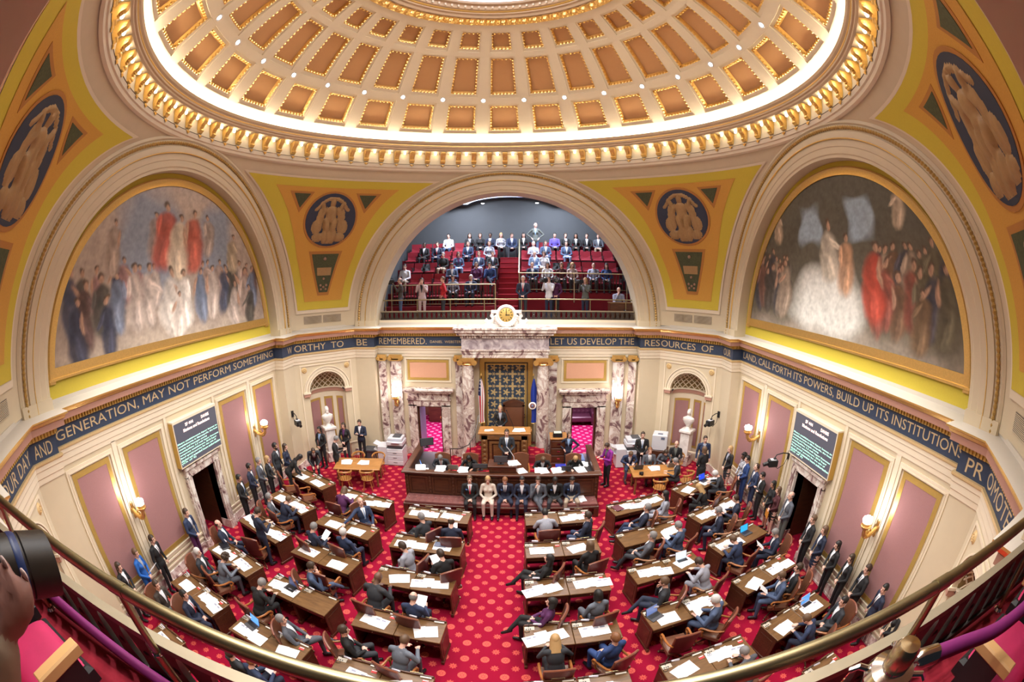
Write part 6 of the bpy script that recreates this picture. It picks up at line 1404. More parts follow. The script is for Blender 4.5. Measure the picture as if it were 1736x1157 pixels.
def sheet(o, label, pose, w=0.11, h=0.15, m_=PAPER):
    q = MB(); q.box(-w, w, -0.0015, 0.0015, -h, h); p = q.build('held_paper', m_); hd = POSES[pose]['head'].translation
    p.matrix_world = Matrix.LocRotScale(o.location, o.rotation_euler, o.scale) @ T(0, 0.42 if pose not in ('read',) else 0.38, hd.z-0.38) @ rotX(-0.9)
    tag(p, label, 'paper')
# -- seated at the desks: desk key, head pixel, pose, extra yaw, clothes, label
SEN = [
 (('C', -1, 0, 1), 714, 877, 'chin', 55, 'DG', 'DG', 'short', 'hg', 'grey-haired man in dark suit resting his chin, first row left of aisle', {}),
 (('C', -1, 0, 0), 765, 885, 'hold', 8, 'N', 'N', 'bald', 'hb', 'balding man in navy suit reading paper, first row left of aisle', {}),
 (('C', -1, 1, 1), 682, 927, 'lapfwd', 75, 'LG', 'LG', 'short', 'hb', 'dark-haired man in light grey suit turned left, second row', {}),
 (('C', -1, 1, 0), 747, 940, 'hold', 40, 'K', 'K', 'short', 'hb', 'brown-haired man in black suit holding papers, second row left of aisle', {}),
 (('C', -1, 2, 1), 641, 980, 'write', -10, 'DG', 'DG', None, 'hk', 'bald dark-skinned man in charcoal suit leaning over a third row desk', dict(skin='d', sc=1.12)),
 (('C', -1, 2, 0), 701, 1013, 'hold', -5, 'N2', 'N', 'bald', 'hg', 'bald man in navy jacket reading papers, third row left of aisle', dict(sc=1.02)),
 (('C', -1, 3, 1), 583, 1069, 'lap', -55, 'K', 'DG', 'short', 'hb', 'dark-haired man in black suit with clasped hands, fourth row left', {}),
 (('C', -1, 3, 0), 686, 1087, 'write', -15, 'G2', 'G', 'thin', 'hl', 'man in grey suit with thinning hair writing, fourth row left of aisle', {}),
 (('M', -1, 0, 1), 584, 832, 'fwrite', 5, 'P', 'K', 'bob', 'hl', 'brown-haired woman in purple jacket seen from behind, first row left', dict(shirt=None)),
 (('M', -1, 0, 0), 611, 851, 'ext', -120, 'N2', 'N2', 'bald', 'hw', 'bald man in navy suit stretching one arm along his desk', dict(tie='LB')),
 (('M', -1, 1, 1), 532, 894, 'hold', -15, 'N', 'N', 'short', 'hg', 'grey-haired man in navy suit holding up a page, second row left', {}),
 (('M', -1, 1, 0), 582, 903, 'lap', -5, 'N2', 'N', 'short', 'hw', 'white-haired man in navy suit, second row of middle left block', {}),
 (('M', -1, 2, 1), 528, 961, 'chin', -50, 'J', 'J', 'short', 'hb', 'man in slate suit with hand on chin and crossed legs, third row left', {}),
 (('M', -1, 3, 1), 444, 990, 'write', -8, 'K', 'K', 'short', 'hg', 'grey-haired man in black suit typing on a dark laptop', dict(sc=1.08)),
 (('M', -1, 3, 0), 477, 1051, 'recl', -55, 'G', 'G', 'short', 'hg', 'grey-haired man in grey suit reclining with crossed legs, fourth row left', {}),
 (('M', -1, 4, 1), 391, 1108, 'lap', -5, 'DG', 'DG', 'short', 'hb', 'dark-suited person half hidden below the brass rail, fifth row left', {}),
 (('M', -1, 4, 0), 427, 1122, 'hold', -10, 'N2', 'N', 'thin', 'hr', 'reddish-haired man in navy suit reading just below the brass rail', {}),
 (('W', -1, 1, 1), 456, 843, 'lap', -40, 'G', 'G', 'short', 'hg', 'grey-haired person in grey suit, second row along left wall', {}),
 (('W', -1, 1, 0), 489, 848, 'write', -5, 'N', 'N', 'thin', 'hl', 'man in navy suit writing, second row along left wall', {}),
 (('W', -1, 2, 1), 370, 889, 'reclf', -45, 'N', 'N', 'bald', 'hb', 'bald man in navy suit leaning back beside the left door', {}),
 (('W', -1, 3, 1), 335, 937, 'lap', -50, 'DG', 'DG', 'short', 'hw', 'white-haired man in dark suit near the left door, fourth row', {}),
 (('W', -1, 3, 0), 382, 946, 'fwrite', -10, 'G2', 'G', 'curly', 'hb', 'curly-haired woman in grey jacket writing, fourth row along left wall', dict(shirt=None)),
 (('W', -1, 4, 1), 265, 992, 'lap', -70, 'BR', 'GR', 'short', 'hb', 'man in brown jacket facing right, fifth row along left wall', {}),
 (('W', -1, 4, 0), 312, 1009, 'lap', -60, 'N', 'N', 'short', 'hk', 'dark-haired man in navy suit and red tie, fifth row along left wall', dict(tie='R')),
 (('C', 1, 0, 0), 924, 871, 'write', 3, 'LG', 'LV', 'short', 'hk', 'black-haired man in pale grey shirt seen from behind, first row right of aisle', dict(shirt=None)),
 (('C', 1, 0, 1), 996, 875, 'lap', 60, 'N', 'N2', 'short', 'hb', 'dark-haired man in navy suit turned left, first row right of aisle', {}),
 (('C', 1, 1, 0), 931, 948, 'frecl', 60, 'K', 'K', 'long', 'hk', 'woman in black suit with long dark hair and crossed legs, second row', dict(shirt=None)),
 (('C', 1, 1, 1), 1000, 925, 'flap', 20, 'K', 'K', 'bob', 'hl', 'brown-haired woman in black jacket, second row right of aisle', dict(shirt=None)),
 (('C', 1, 2, 0), 935, 1022, 'frecl', 70, 'P', 'K', 'bob', 'hk', 'black-haired woman in purple jacket and dark trousers, third row right of aisle', dict(shirt=None)),
 (('C', 1, 2, 1), 1014, 1009, 'flap', 15, 'G2', 'G', 'bob', 'hk', 'dark-haired woman in grey cardigan, third row right of aisle', dict(shirt=None)),
 (('C', 1, 3, 0), 941, 1086, 'fwrite', 0, 'DG', 'DG', 'long', 'hy', 'woman with long blonde hair seen from behind, fourth row right of aisle', dict(shirt=None)),
 (('C', 1, 3, 1), 1043, 1082, 'lap', 25, 'B', 'B', 'short', 'hr', 'ginger-haired man in bright blue suit, fourth row right of aisle', {}),
 (('M', 1, 0, 0), 1097, 861, 'reclf', 55, 'N', 'N2', 'short', 'hg', 'grey-haired man in navy suit leaning back, first row of middle right block', {}),
 (('M', 1, 0, 1), 1128, 839, 'flap', 50, 'LG', 'LG', 'long', 'hk', 'dark-haired woman in pale grey jacket, first row of middle right block', dict(shirt=None)),
 (('M', 1, 1, 0), 1106, 909, 'reclf', 45, 'G', 'DG', 'short', 'hg', 'grey-haired man in grey suit, second row of middle right block', {}),
 (('M', 1, 1, 1), 1150, 892, 'hold', 30, 'J', 'J', 'short', 'hg', 'man in slate blue suit reading a bundle of papers, second row right', {}),
 (('M', 1, 2, 0), 1126, 987, 'chin', 50, 'DG', 'N', 'short', 'hl', 'short-haired man in dark suit with hand to his face, third row right', {}),
 (('M', 1, 2, 1), 1185, 954, 'write', 25, 'LG', 'LG', 'short', 'hb', 'man in pale grey suit working at a white laptop, third row right', dict(sc=1.05)),
 (('M', 1, 3, 1), 1213, 1018, 'hold', 35, 'J', 'J', 'short', 'hw', 'white-haired man in slate suit reading large sheets, fourth row right', dict(sc=1.08)),
 (('M', 1, 4, 1), 1262, 1106, 'write', 15, 'G', 'G', 'short', 'hg', 'grey-haired person partly hidden by the rail, fifth row right', {}),
 (('W', 1, 0, 1), 1213, 804, 'write', 35, 'DG', 'DG', 'short', 'hw', 'white-haired man at a dark laptop, first row along right wall', {}),
 (('W', 1, 0, 0), 1185, 827, 'fwrite', 20, 'K', 'K', 'long', 'hy', 'blonde woman in black jacket writing, first row along right wall', dict(shirt=None)),
 (('W', 1, 1, 1), 1247, 846, 'hold', 40, 'N', 'K', 'thin', 'hb', 'balding brown-haired man in dark suit, second row along right wall', {}),
 (('W', 1, 1, 0), 1218, 867, 'lapfwd', 45, 'N', 'N', 'short', 'hg', 'grey-haired man in navy suit, second row along right wall', {}),
 (('W', 1, 2, 1), 1314, 904, 'hold', 50, 'N', 'N', 'short', 'hg', 'grey-haired man in navy suit looking at his phone beside the right door', {}),
 (('W', 1, 2, 0), 1243, 915, 'write', 15, 'N2', 'N', 'short', 'hl', 'fair-haired man in navy suit bent over his desk, third row right', {}),
 (('W', 1, 3, 1), 1354, 963, 'lap', 40, 'K', 'K', 'short', 'hb', 'dark-haired man in black suit, fourth row along right wall', {}),
 (('W', 1, 3, 0), 1325, 977, 'hold', 50, 'J', 'J', 'short', 'hl', 'bearded man in slate suit reading papers, fourth row along right wall', dict(beard=True)),
 (('W', 1, 4, 1), 1430, 1020, 'lap', 60, 'DG', 'DG', 'short', 'hk', 'dark-haired man in dark suit with folded hands, fifth row along right wall', {}),
 (('W', 1, 4, 0), 1368, 1050, 'write', 25, 'N2', 'N', 'short', 'hl', 'brown-haired man in navy suit writing, fifth row along right wall', {}),
]
for key, px, py, pose, dy, top, bot, hair, hc, lb, kw in SEN:
    d = DESKS[key]; yaw = d['rz']+radians(dy); sc = kw.get('sc', 1.04); kw = {**kw, 'sc': sc}
    org = by_head(px, py, yaw, pose, sc)
    o = person(org, yaw, pose, top, bot, hair, hc, lb, group='people seated at desks', **kw)
    chair_at(key, org[0]+0.03*sin(yaw), org[1]-0.03*cos(yaw), yaw)
    if pose == 'hold': sheet(o, f'white page held by person at {d["nm"]} desk, {d["ph"]}', pose)
rq = random.Random(9)
for key, d in DESKS.items():
    if not d['chair']:
        p = desk_pt(key, rq.uniform(-0.05, 0.05), -0.66, 0); chair_at(key, p[0], p[1], d['rz']+rq.uniform(-0.5, 0.5))
# -- standing on the floor: head pixel, yaw, pose
STAND = [
 (405, 811, -75, 'clasp', 'K', 'K', 'short', 'hk', 'man in black suit and blue tie against left wall, nearest the door', dict(tie='LB', skin='m')),
 (422, 792, -70, 'clasp', 'N', 'K', 'short', 'hk', 'dark-haired man in navy suit, second from door along left wall', dict(tie='N', skin='m')),
 (438, 782, -75, 'clasp', 'G', 'DG', 'short', 'hg', 'grey-haired man in grey suit standing along left wall', {}),
 (453, 779, -70, 'fclasp', 'K', 'K', 'bob', 'hy', 'blonde woman in dark jacket holding something red, left wall', dict(shirt='LG')),
 (466, 757, -85, 'side', 'DG', 'K', 'short', 'hk', 'tall bearded man in charcoal suit under the far left sconce', dict(tie='N', beard=True, sc=1.06, skin='m')),
 (483, 758, -80, 'fskirt', 'N', 'N', 'long', 'hb', 'woman in navy dress reading, standing left of the niche corner', dict(shirt=None)),
 (508, 776, -60, 'bend', 'K', 'K', 'long', 'hk', 'woman in black with long hair bending over a desk by left wall', dict(shirt=None, skin='m')),
 (531, 765, -150, 'bend', 'DG', 'DG', 'thin', 'hb', 'man in dark suit leaning on the first desk by left wall', dict(tie='P', skin='m', sc=0.98)),
 (541, 729, 170, 'fclasp', 'K', 'K', 'long', 'hk', 'long-haired woman in black suit beside the left bust pedestal', dict(skin='m', shirt='LB')),
 (582, 722, 178, 'fclasp', 'K', 'DG', 'bob', 'hb', 'woman in black jacket and plum blouse right of left bust', dict(shirt='P', badge=True)),
 (609, 717, 178, 'cross', 'N', 'K', 'short', 'hb', 'man in navy suit with crossed arms near the left copier', {}),
 (570, 745, -75, 'read', 'K', 'K', 'short', 'hg', 'grey-haired man in dark suit sorting papers at the left table', {}),
 (437, 868, -25, 'read', 'N', 'N', 'short', 'hb', 'man in navy suit standing at his desk looking at a phone', dict(sc=1.04)),
 (305, 866, -80, 'clasp', 'N2', 'P', 'short', 'hb', 'man in blue jacket standing left of the left side door', dict(tie='LG')),
 (237, 905, -75, 'side', 'K', 'K', 'short', 'hb', 'man in dark suit and dark tie below the near left sconce', dict(tie='M')),
 (217, 931, -70, 'fclasp', 'BB', 'BB', 'short', 'hl', 'woman in bright blue jacket holding papers by left wall', dict(shirt='LG', badge=True)),
 (194, 957, -70, 'fclasp', 'K', 'K', 'long', 'hb', 'dark-haired woman in black at the near end of left wall', {}),
 (1196, 745, 165, 'side', 'N2', 'DG', 'short', 'hb', 'young man in navy blazer standing beside the right bust pedestal', dict(shirt='LG')),
 (1194, 763, 20, 'fskirt', 'K', 'K', 'bob', 'hl', 'woman in long black dress seen from behind near right niche', dict(shirt=None, legs='K')),
 (1238, 762, 95, 'fskirt', 'K', 'DG', 'long', 'hy', 'blonde woman in black cardigan under the far right sconce', dict(shirt='LG', badge=True)),
 (1263, 774, 85, 'fskirt', 'PT', 'K', 'curly', 'hk', 'woman in black-and-white patterned dress along right wall', dict(skin='d', shirt=None)),
 (1274, 778, 80, 'clasp', 'B', 'B', 'short', 'hk', 'dark-haired man in blue suit along right wall', {}),
 (1288, 792, 80, 'clasp', 'N2', 'N2', 'thin', 'hb', 'man in dark blue suit with thinning hair along right wall', dict(tie='N')),
 (1299, 806, 80, 'cross', 'K', 'K', 'short', 'hk', 'short-haired woman in black suit with crossed arms along right wall', dict(sc=0.96)),
 (1315, 821, 80, 'fskirt', 'K', 'K', 'long', 'hk', 'long-haired woman in black outfit left of the right door', dict(skin='m', shirt=None, sc=0.97)),
 (1324, 831, 75, 'fskirt', 'M', 'K', 'long', 'hl', 'woman in maroon top carrying an orange folder by right door', dict(shirt=None, sc=0.95)),
 (1361, 837, 80, 'clasp', 'G', 'GR', 'bald', 'hg', 'balding man in grey suit standing in the right doorway', dict(badge=True, sc=1.04, tie='W')),
 (1386, 879, 75, 'clasp', 'K', 'K', 'short', 'hl', 'fair-haired man in dark suit right of the right door', dict(badge=True)),
 (1409, 896, 75, 'fskirt', 'N', 'N', 'bob', 'hl', 'woman in navy dress with bob, second right of right door', dict(badge=True)),
 (1431, 921, 75, 'fclasp', 'K', 'K', 'long', 'hk', 'woman in black with long dark hair, third right of right door', dict(sc=0.97)),
 (1456, 942, 70, 'fclasp', 'K', 'K', 'long', 'hb', 'woman in black with brown hair holding paper, fourth right of right door', dict(sc=0.97)),
 (1485, 959, 70, 'clasp', 'K', 'K', 'short', 'hb', 'tall man in black suit, white shirt and name badge along right wall', dict(badge=True, tie='K', sc=1.03)),
 (1512, 992, 65, 'side', 'N', 'K', 'short', 'hk', 'dark-haired man in navy suit partly hidden by the right rail', dict(tie='M')),
 (1531, 1030, 60, 'fclasp', 'K', 'K', 'long', 'hl', 'woman in black with lanyard behind the right rail post', {}),
 (1029, 757, 115, 'read', 'MG', 'K', 'short', 'hb', 'person in magenta jacket leaning at the right end of the counter', dict(shirt='GR', sc=0.98)),
 (1090, 738, 172, 'clasp', 'K', 'K', 'short', 'hb', 'man in black suit and teal tie standing behind the right table', dict(tie='LB')),
]
for px, py, dg_, pose, top, bot, hair, hc, lb, kw in STAND:
    yaw = radians(dg_); sc = kw.pop('sc', 1.0); org = list(by_head(px, py, yaw, pose, sc))
    k_ = abs(org[0])+abs(org[1]); f_ = min(1.0, 13.55/max(k_, 1e-6)); org = [org[0]*f_, org[1]*f_]
    lim = 8.12; org[0] = max(-lim, min(lim, org[0])); org[1] = min(8.0, org[1])
    o = person(org, yaw, pose, top, bot, hair, hc, lb, sc=sc, group='people standing on the chamber floor', **kw)
    if 'orange folder' in lb:
        q = MB(); q.box(-0.16, 0.16, -0.006, 0.006, -0.12, 0.12); p = q.build('orange_folder', mat('orange_card', (0.62, 0.24, 0.03), 0.6)); p.matrix_world = Matrix.LocRotScale(o.location, o.rotation_euler, o.scale) @ T(0, 0.24, 0.80); tag(p, 'orange folder held by the woman in maroon', 'folder')
    if 'bright blue' in lb: sheet(o, 'white papers held by the woman in bright blue', pose, 0.13, 0.17)
# -- on the platform, bench, side tables: head pixel, depth y, floor height
ROST = [
 (848, 693, 7.62, 0.68, 180, 'fclasp', 'K', 'K', 'bob', 'hy', 'blonde woman in black jacket presiding behind the rostrum', dict(shirt='LG', sc=1.0)),
 (859, 731, 6.10, 0.18, 180, 'clasp', 'DG', 'DG', 'short', 'hb', 'man in charcoal suit and blue tie standing before the rostrum', dict(tie='LB', sc=1.04)),
 (746, 771, 5.00, 0.18, 180, 'write', 'DG', 'DG', 'short', 'hg', 'grey-haired clerk in dark suit at the left of the counter', dict(tie='R')),
 (795, 777, 5.00, 0.18, 178, 'fwrite', 'K', 'K', 'long', 'hk', 'black-haired woman clerk writing at the counter', dict(skin='m', shirt='GR')),
 (921, 771, 5.00, 0.18, 185, 'write', 'K', 'K', 'short', 'hl', 'clerk in dark suit holding a phone right of the lectern', {}),
 (976, 772, 5.00, 0.18, 180, 'fwrite', 'K', 'K', 'long', 'hy', 'blonde woman clerk in black at the right of the counter', dict(shirt=None)),
 (965, 745, 6.85, 0.0, 170, 'hips', 'N', 'K', 'long', 'hl', 'long-haired woman with hands on hips beside the filing cabinet', dict(shirt='LB', sc=0.93)),
 (796, 813, 3.58, 0, 185, 'lap', 'K', 'K', 'short', 'hl', 'fair-haired man in dark suit and red tie, first from left on bench', dict(tie='R', badge=True)),
 (827, 815, 3.58, 0, 180, 'flap', 'CR', 'CR', 'long', 'hy', 'woman with long blonde hair in cream suit on the bench', dict(shirt=None)),
 (856, 811, 3.58, 0, 180, 'lapfwd', 'N', 'N', 'short', 'hr', 'fair-haired man in navy suit, third from left on bench', dict(tie='N', badge=True)),
 (885, 818, 3.58, 0, 178, 'flap', 'N', 'N', 'bun', 'hk', 'dark-haired woman in navy suit, fourth from left on bench', dict(skin='m', badge=True)),
 (912, 820, 3.58, 0, 175, 'chin', 'G', 'G', 'short', 'hb', 'man in grey suit with chin on hand on the bench', {}),
 (941, 818, 3.58, 0, 180, 'lapfwd', 'K', 'DG', 'short', 'hk', 'dark-skinned man in black suit, sixth from left on bench', dict(skin='d', badge=True)),
 (970, 818, 3.58, 0, 178, 'lapfwd', 'N', 'T', 'short', 'hk', 'man in navy blazer and tan trousers, right end of bench', dict(tie='N', skin='m', badge=True)),
 (1070, 765, 5.70, 0, 178, 'write', 'N2', 'J', 'short', 'hl', 'man in blue suit with laptop behind the right table', {}),
 (1102, 766, 5.70, 0, 180, 'lap', 'G', 'G', 'short', 'hr', 'man in grey suit and dark tie behind the right table', dict(tie='K')),
 (1129, 768, 5.65, 0, 180, 'fwrite', 'G', 'G', 'long', 'hb', 'woman in grey jacket behind a laptop at the right table', dict(shirt=None)),
 (1147, 754, 6.20, 0, 160, 'lap', 'K', 'K', None, 'hk', 'bald man in black jacket seated beside the right bust pedestal', dict(shirt='GR')),
 (1145, 785, 4.65, 0, 70, 'hold', 'DG', 'DG', 'short', 'hg', 'grey-haired man in dark suit at the end of the right table', {}),
]
for px, py, y, z0, dg_, pose, top, bot, hair, hc, lb, kw in ROST:
    yaw = radians(dg_); sc = kw.pop('sc', 1.0); org = by_head(px, py, yaw, pose, sc, z0, y)
    person(org, yaw, pose, top, bot, hair, hc, lb, sc=sc, z0=z0, group='people around the counter and front tables', **kw)
# ------------------------------------------------------------------ far visitor gallery behind the front arch
GF = 5.55
WALLG = mat('gallery_wall_grey', (0.055, 0.060, 0.066), 0.7, var=0.08, scale=3)
TIERS = [(9.95, 6.05), (10.50, 6.60), (11.33, 7.13), (12.16, 7.68), (12.99, 8.15)]     # front y, floor z
q = MB(); q.box(-5.6, 5.6, 8.45, 14.1, GF-0.12, GF); structure(q.build('floor', REDCARP), 'dark red floor of the far visitor gallery')
q = MB(); q.box(-5.6, 5.6, 14.0, 14.2, GF, 11.9); structure(q.build('wall_gallery_back', WALLG), 'grey back wall of the far visitor gallery')
for s, nm in ((-1, 'left'), (1, 'right')):
    q = MB(); q.box(min(s*5.35, s*5.6), max(s*5.35, s*5.6), 8.95, 14.1, GF, 11.9); structure(q.build(f'wall_gallery_{nm}', WALLG), f'grey {nm} wall of the far visitor gallery')
q = MB(); q.box(-5.6, 5.6, 8.95, 14.1, 11.6, 11.8); structure(q.build('ceiling_gallery', mat('gallery_ceiling', (0.06, 0.065, 0.075), 0.7)), 'dark ceiling of the far visitor gallery')
cvp = [(-3.1, 10.82), (-2.55, 11.0)]+[(2.3*sin(t), 10.62+0.72*cos(t*0.86)) for t in [-1.2+2.4*i/20 for i in range(21)]]+[(2.55, 11.0), (3.1, 10.82)]
cg = empty('cove_lamp_strip'); tag(cg, 'curved bluish cove light high on the far gallery wall', 'light')
q = MB(); n = len(cvp)
q.add([(x, 13.55, z+dz) for x, z in cvp for dz in (0, 0.13)], [(2*i, 2*i+2, 2*i+3, 2*i+1) for i in range(n-1)]); q.build('glowing_strip', emit_mat('gallery_cove_glow', (0.50, 0.62, 1.0), 2.2), cg)
q = MB(); q.add([(x, y, z-0.03) for x, z in cvp for y in (13.5, 14.0)], [(2*i, 2*i+2, 2*i+3, 2*i+1) for i in range(n-1)]); q.build('cove_ledge', WALLG, cg)
for x in (-1.35, 1.35):
    q = MB(); q.lathe([(0, 0), (0.07, 0), (0.09, 0.02)], 12); o = q.build('downlight', emit_mat('gallery_downlight_glow', (1, 1, 1), 8), cg); o.location = (x, 13.4, 10.98)
lamp('gallery_light', 'AREA', (-2.2, 11.6, 11.5), 420, (0.80, 0.86, 1.0), 2.2); lamp('gallery_light', 'AREA', (2.2, 11.6, 11.5), 420, (0.78, 0.85, 1.0), 2.2)
# tiers and stair
for i, (y, z) in enumerate(TIERS):
    y1 = TIERS[i+1][0] if i < 4 else 14.0
    for s in (-1, 1):
        if i == 0 and s > 0: continue
        q = MB(); q.box(min(s*0.46, s*5.35), max(s*0.46, s*5.35), y, y1, GF, z); structure(q.build('floor_tier', REDCARP), f'red carpeted seating tier {i+1} on the {"left" if s<0 else "right"} of the far gallery stair')
st = structure(empty('steps'), 'red carpeted stair climbing the middle of the far gallery')
NS = 11
for k in range(NS):
    q = MB(); y = 9.9+k*0.285; z = GF+(8.2-GF)*(k+1)/NS; q.box(-0.44, 0.44, y, 13.1, GF, z-0.02); q.box(-0.44, 0.44, y-0.015, y+0.3, z-0.02, z, 1); q.build('step', [REDCARP, mat('worn_step_nosing', (0.42, 0.02, 0.04), 0.8)], st)
# bronze balustrade with pierced bays and brass rail
def balustrade(fn, label, rlabel, xs, zb, zt, nb, x0, x1, zr, posts, fr, rr):
    b = empty('bronze_balustrade'); tag(b, label, 'balustrade'); N_ = 40
    P = lambda x, z, d=0: (x, fn(x)+d, z)
    for z0, z1, dd in ((zb, zb+0.05, 0.04), (zt-0.045, zt, 0.03)):
        q = MB()
        xsN = [x0+(x1-x0)*i/N_ for i in range(N_+1)]
        q.add([P(x, z, d) for x in xsN for z, d in ((z0, -dd), (z1, -dd), (z1, dd), (z0, dd))], [(4*i+j, 4*i+4+j, 4*i+4+(j+1) % 4, 4*i+(j+1) % 4) for i in range(N_) for j in range(4)])
        q.build('top_rail' if z0 > zb+0.1 else 'bottom_rail', mat('pale_bronze', (0.30, 0.25, 0.17), 0.5, 0.35, var=0.15, scale=8) if z0 > zb+0.1 else BRONZE, b)
    for i in range(nb):
        x = x0+(x1-x0)*(i+0.5)/nb; h = zt-zb-0.1; w = (x1-x0)/nb; q = MB()
        pr = [(0.46*w, 0), (0.36*w, h*0.12), (0.28*w, h*0.35), (0.28*w, h*0.65), (0.36*w, h*0.88), (0.46*w, h)]
        v = [P(x+s*a, zb+0.05+z, d) for d in (-0.018, 0.018) for s in (-1, 1) for a, z in pr]
        f = []
        for k in range(5): f += [(k, k+1, 6+k+1, 6+k), (12+k, 18+k, 18+k+1, 12+k+1), (k, 12+k, 12+k+1, k+1), (6+k, 6+k+1, 18+k+1, 18+k)]
        q.add(v, f); q.ball(P(x, zb+0.05+h*0.5, 0), (0.035*w/0.2, 0.03, 0.035*w/0.2), 8, 5); q.build('baluster', BRONZE, b)
    r = empty('brass_railing'); tag(r, rlabel, 'railing')
    q = MB(); q.tube([(x0+(x1-x0)*i/40, fr(x0+(x1-x0)*i/40), zr) for i in range(41)], rr, 16); q.build('handrail', BRASS, r)
    for x in posts:
        q = MB(); y = fr(x); q.tube([(x, y, GF), (x, y, zr-0.02)], 0.021, 10); p = q.build('post', BRASS, r)
        q = MB(); q.lathe([(0.045, 0), (0.045, 0.015), (0.03, 0.03)], 12, 0, T(x, y, GF)); q.build('base_flange', CHROME, p); q = MB(); q.lathe([(0.026, 0), (0.030, 0.01), (0.026, 0.02)], 12, 0, T(x, y, 5.98)); q.build('collar', CHROME, p)
        q = MB(); a = 0.05; q.tube([(x-a, fr(x-a), zr), (x+a, fr(x+a), zr)], rr+0.003, 16); q.build('rail_coupling', BRASS, p)
balustrade(lambda x: 8.50, 'pierced bronze balustrade along the far gallery edge', 'brass railing along the far gallery edge', None, 5.63, 5.98, 52, -5.05, 5.05, 6.40, [-4.9, -3.55, -2.2, -0.85, 0.6, 1.95, 3.3, 4.75], lambda x: 8.72, 0.026)
def tier_rail(x0, x1, y, zf, zt, label):
    r = empty('tier_railing'); tag(r, label, 'railing'); W_ = mat('bright_brass', (0.75, 0.66, 0.42), 0.3, 0.8)
    q = MB(); q.tube([(x0, y, zt), (x1, y, zt)], 0.025, 8); q.build('handrail', W_, r)
    q = MB(); q.tube([(x0, y, zf+0.05), (x1, y, zf+0.05)], 0.018, 6); q.build('bottom_rail', BRASS, r)
    n = int(abs(x1-x0)/0.135)
    for i in range(n):
        x = x0+(x1-x0)*(i+0.5)/n; q = MB(); q.lathe([(0.012, 0), (0.022, 0.06), (0.012, 0.14), (0.024, (zt-zf)*0.55), (0.012, zt-zf-0.1), (0.016, zt-zf-0.05)], 6, 0, T(x, y, zf+0.05)); q.build('baluster', BRONZE, r)
    for x in (x0, (x0+x1)/2, x1): q = MB(); q.tube([(x, y, zf-0.5), (x, y, zt)], 0.024, 8); q.build('post', W_, r)
tier_rail(-0.50, -5.0, 9.93, 6.10, 6.97, 'brass rail with balusters before the lowest left seats of far gallery')
tier_rail(0.50, 5.2, 10.47, 6.68, 7.44, 'brass rail with balusters before the lowest right seats of far gallery')
hr = empty('stair_handrail'); tag(hr, 'white-lit handrail post beside the far gallery stair', 'railing')
q = MB(); q.tube([(0.48, 10.47, 7.44), (0.48, 12.2, 8.9), (0.48, 12.9, 9.1)], 0.024, 8); q.build('handrail', MATS['bright_brass'], hr)
for y, z in ((11.33, 7.13), (12.2, 7.7), (12.9, 8.15)): q = MB(); q.tube([(0.48, y, z), (0.48, y, z+0.95)], 0.022, 8); q.build('post', MATS['bright_brass'], hr)
wr_ = empty('wall_handrail'); tag(wr_, 'sloping white handrail along the left wall of the far gallery', 'railing')
q = MB(); q.tube([(-5.20, 9.5, 6.95), (-5.20, 13.3, 9.15)], 0.045, 8); q.build('handrail', mat('pale_rail', (0.75, 0.75, 0.78), 0.4), wr_)
for y, z in ((10.3, 7.35), (11.6, 8.1), (12.8, 8.8)): q = MB(); q.tube([(-5.20, y, z+0.06), (-5.34, y, z)], 0.02, 6); q.build('bracket', BRASS, wr_)
# theatre seats
def make_seat():
    s = empty('theatre_chair'); q = MB(); q.grid(lambda u, v: ((u-0.5)*0.50, 0.20+0.10*v+0.02*(1-(2*u-1)**2), 0.36+0.50*v), 6, 4); q.box(-0.25, 0.25, 0.26, 0.34, 0.36, 0.86, 0, None); q.build('backrest', SEATRED, s)
    q = MB(); q.bev(-0.24, 0.24, -0.22, 0.20, 0.36, 0.46, 0.03); q.build('seat_pan', SEATRED, s); q = MB(); q.box(-0.24, 0.24, -0.22, 0.2, 0.335, 0.36); q.build('seat_shell', BLACK, s)
    q = MB(); q.box(0.25, 0.29, -0.18, 0.25, 0.60, 0.64); q.build('armrest', BLACK, s); q = MB(); q.box(0.255, 0.285, -0.05, 0.25, 0.0, 0.60); q.build('side_standard', BLACK, s)
    return s
TS0 = make_seat(); tsn = [0]
for i, (y, z) in enumerate(TIERS):
    for s in (-1, 1):
        if i == 0 and s > 0: continue
        for k in range(8):
            x = s*(0.82+k*0.565)
            if abs(x) > 5.1: continue
            o = TS0 if tsn[0] == 0 else copy_tree(TS0); tsn[0] += 1; o.location = (x, y+0.42, z); o.rotation_euler = (0, 0, 0)
            tag(o, f'red theatre seat in tier {["one", "two", "three", "four", "five"][i]}, {["first", "second", "third", "fourth", "fifth", "sixth", "seventh", "eighth"][k]} {"left" if s < 0 else "right"} of the far gallery stair', 'seat', 'red theatre seats of the far gallery')
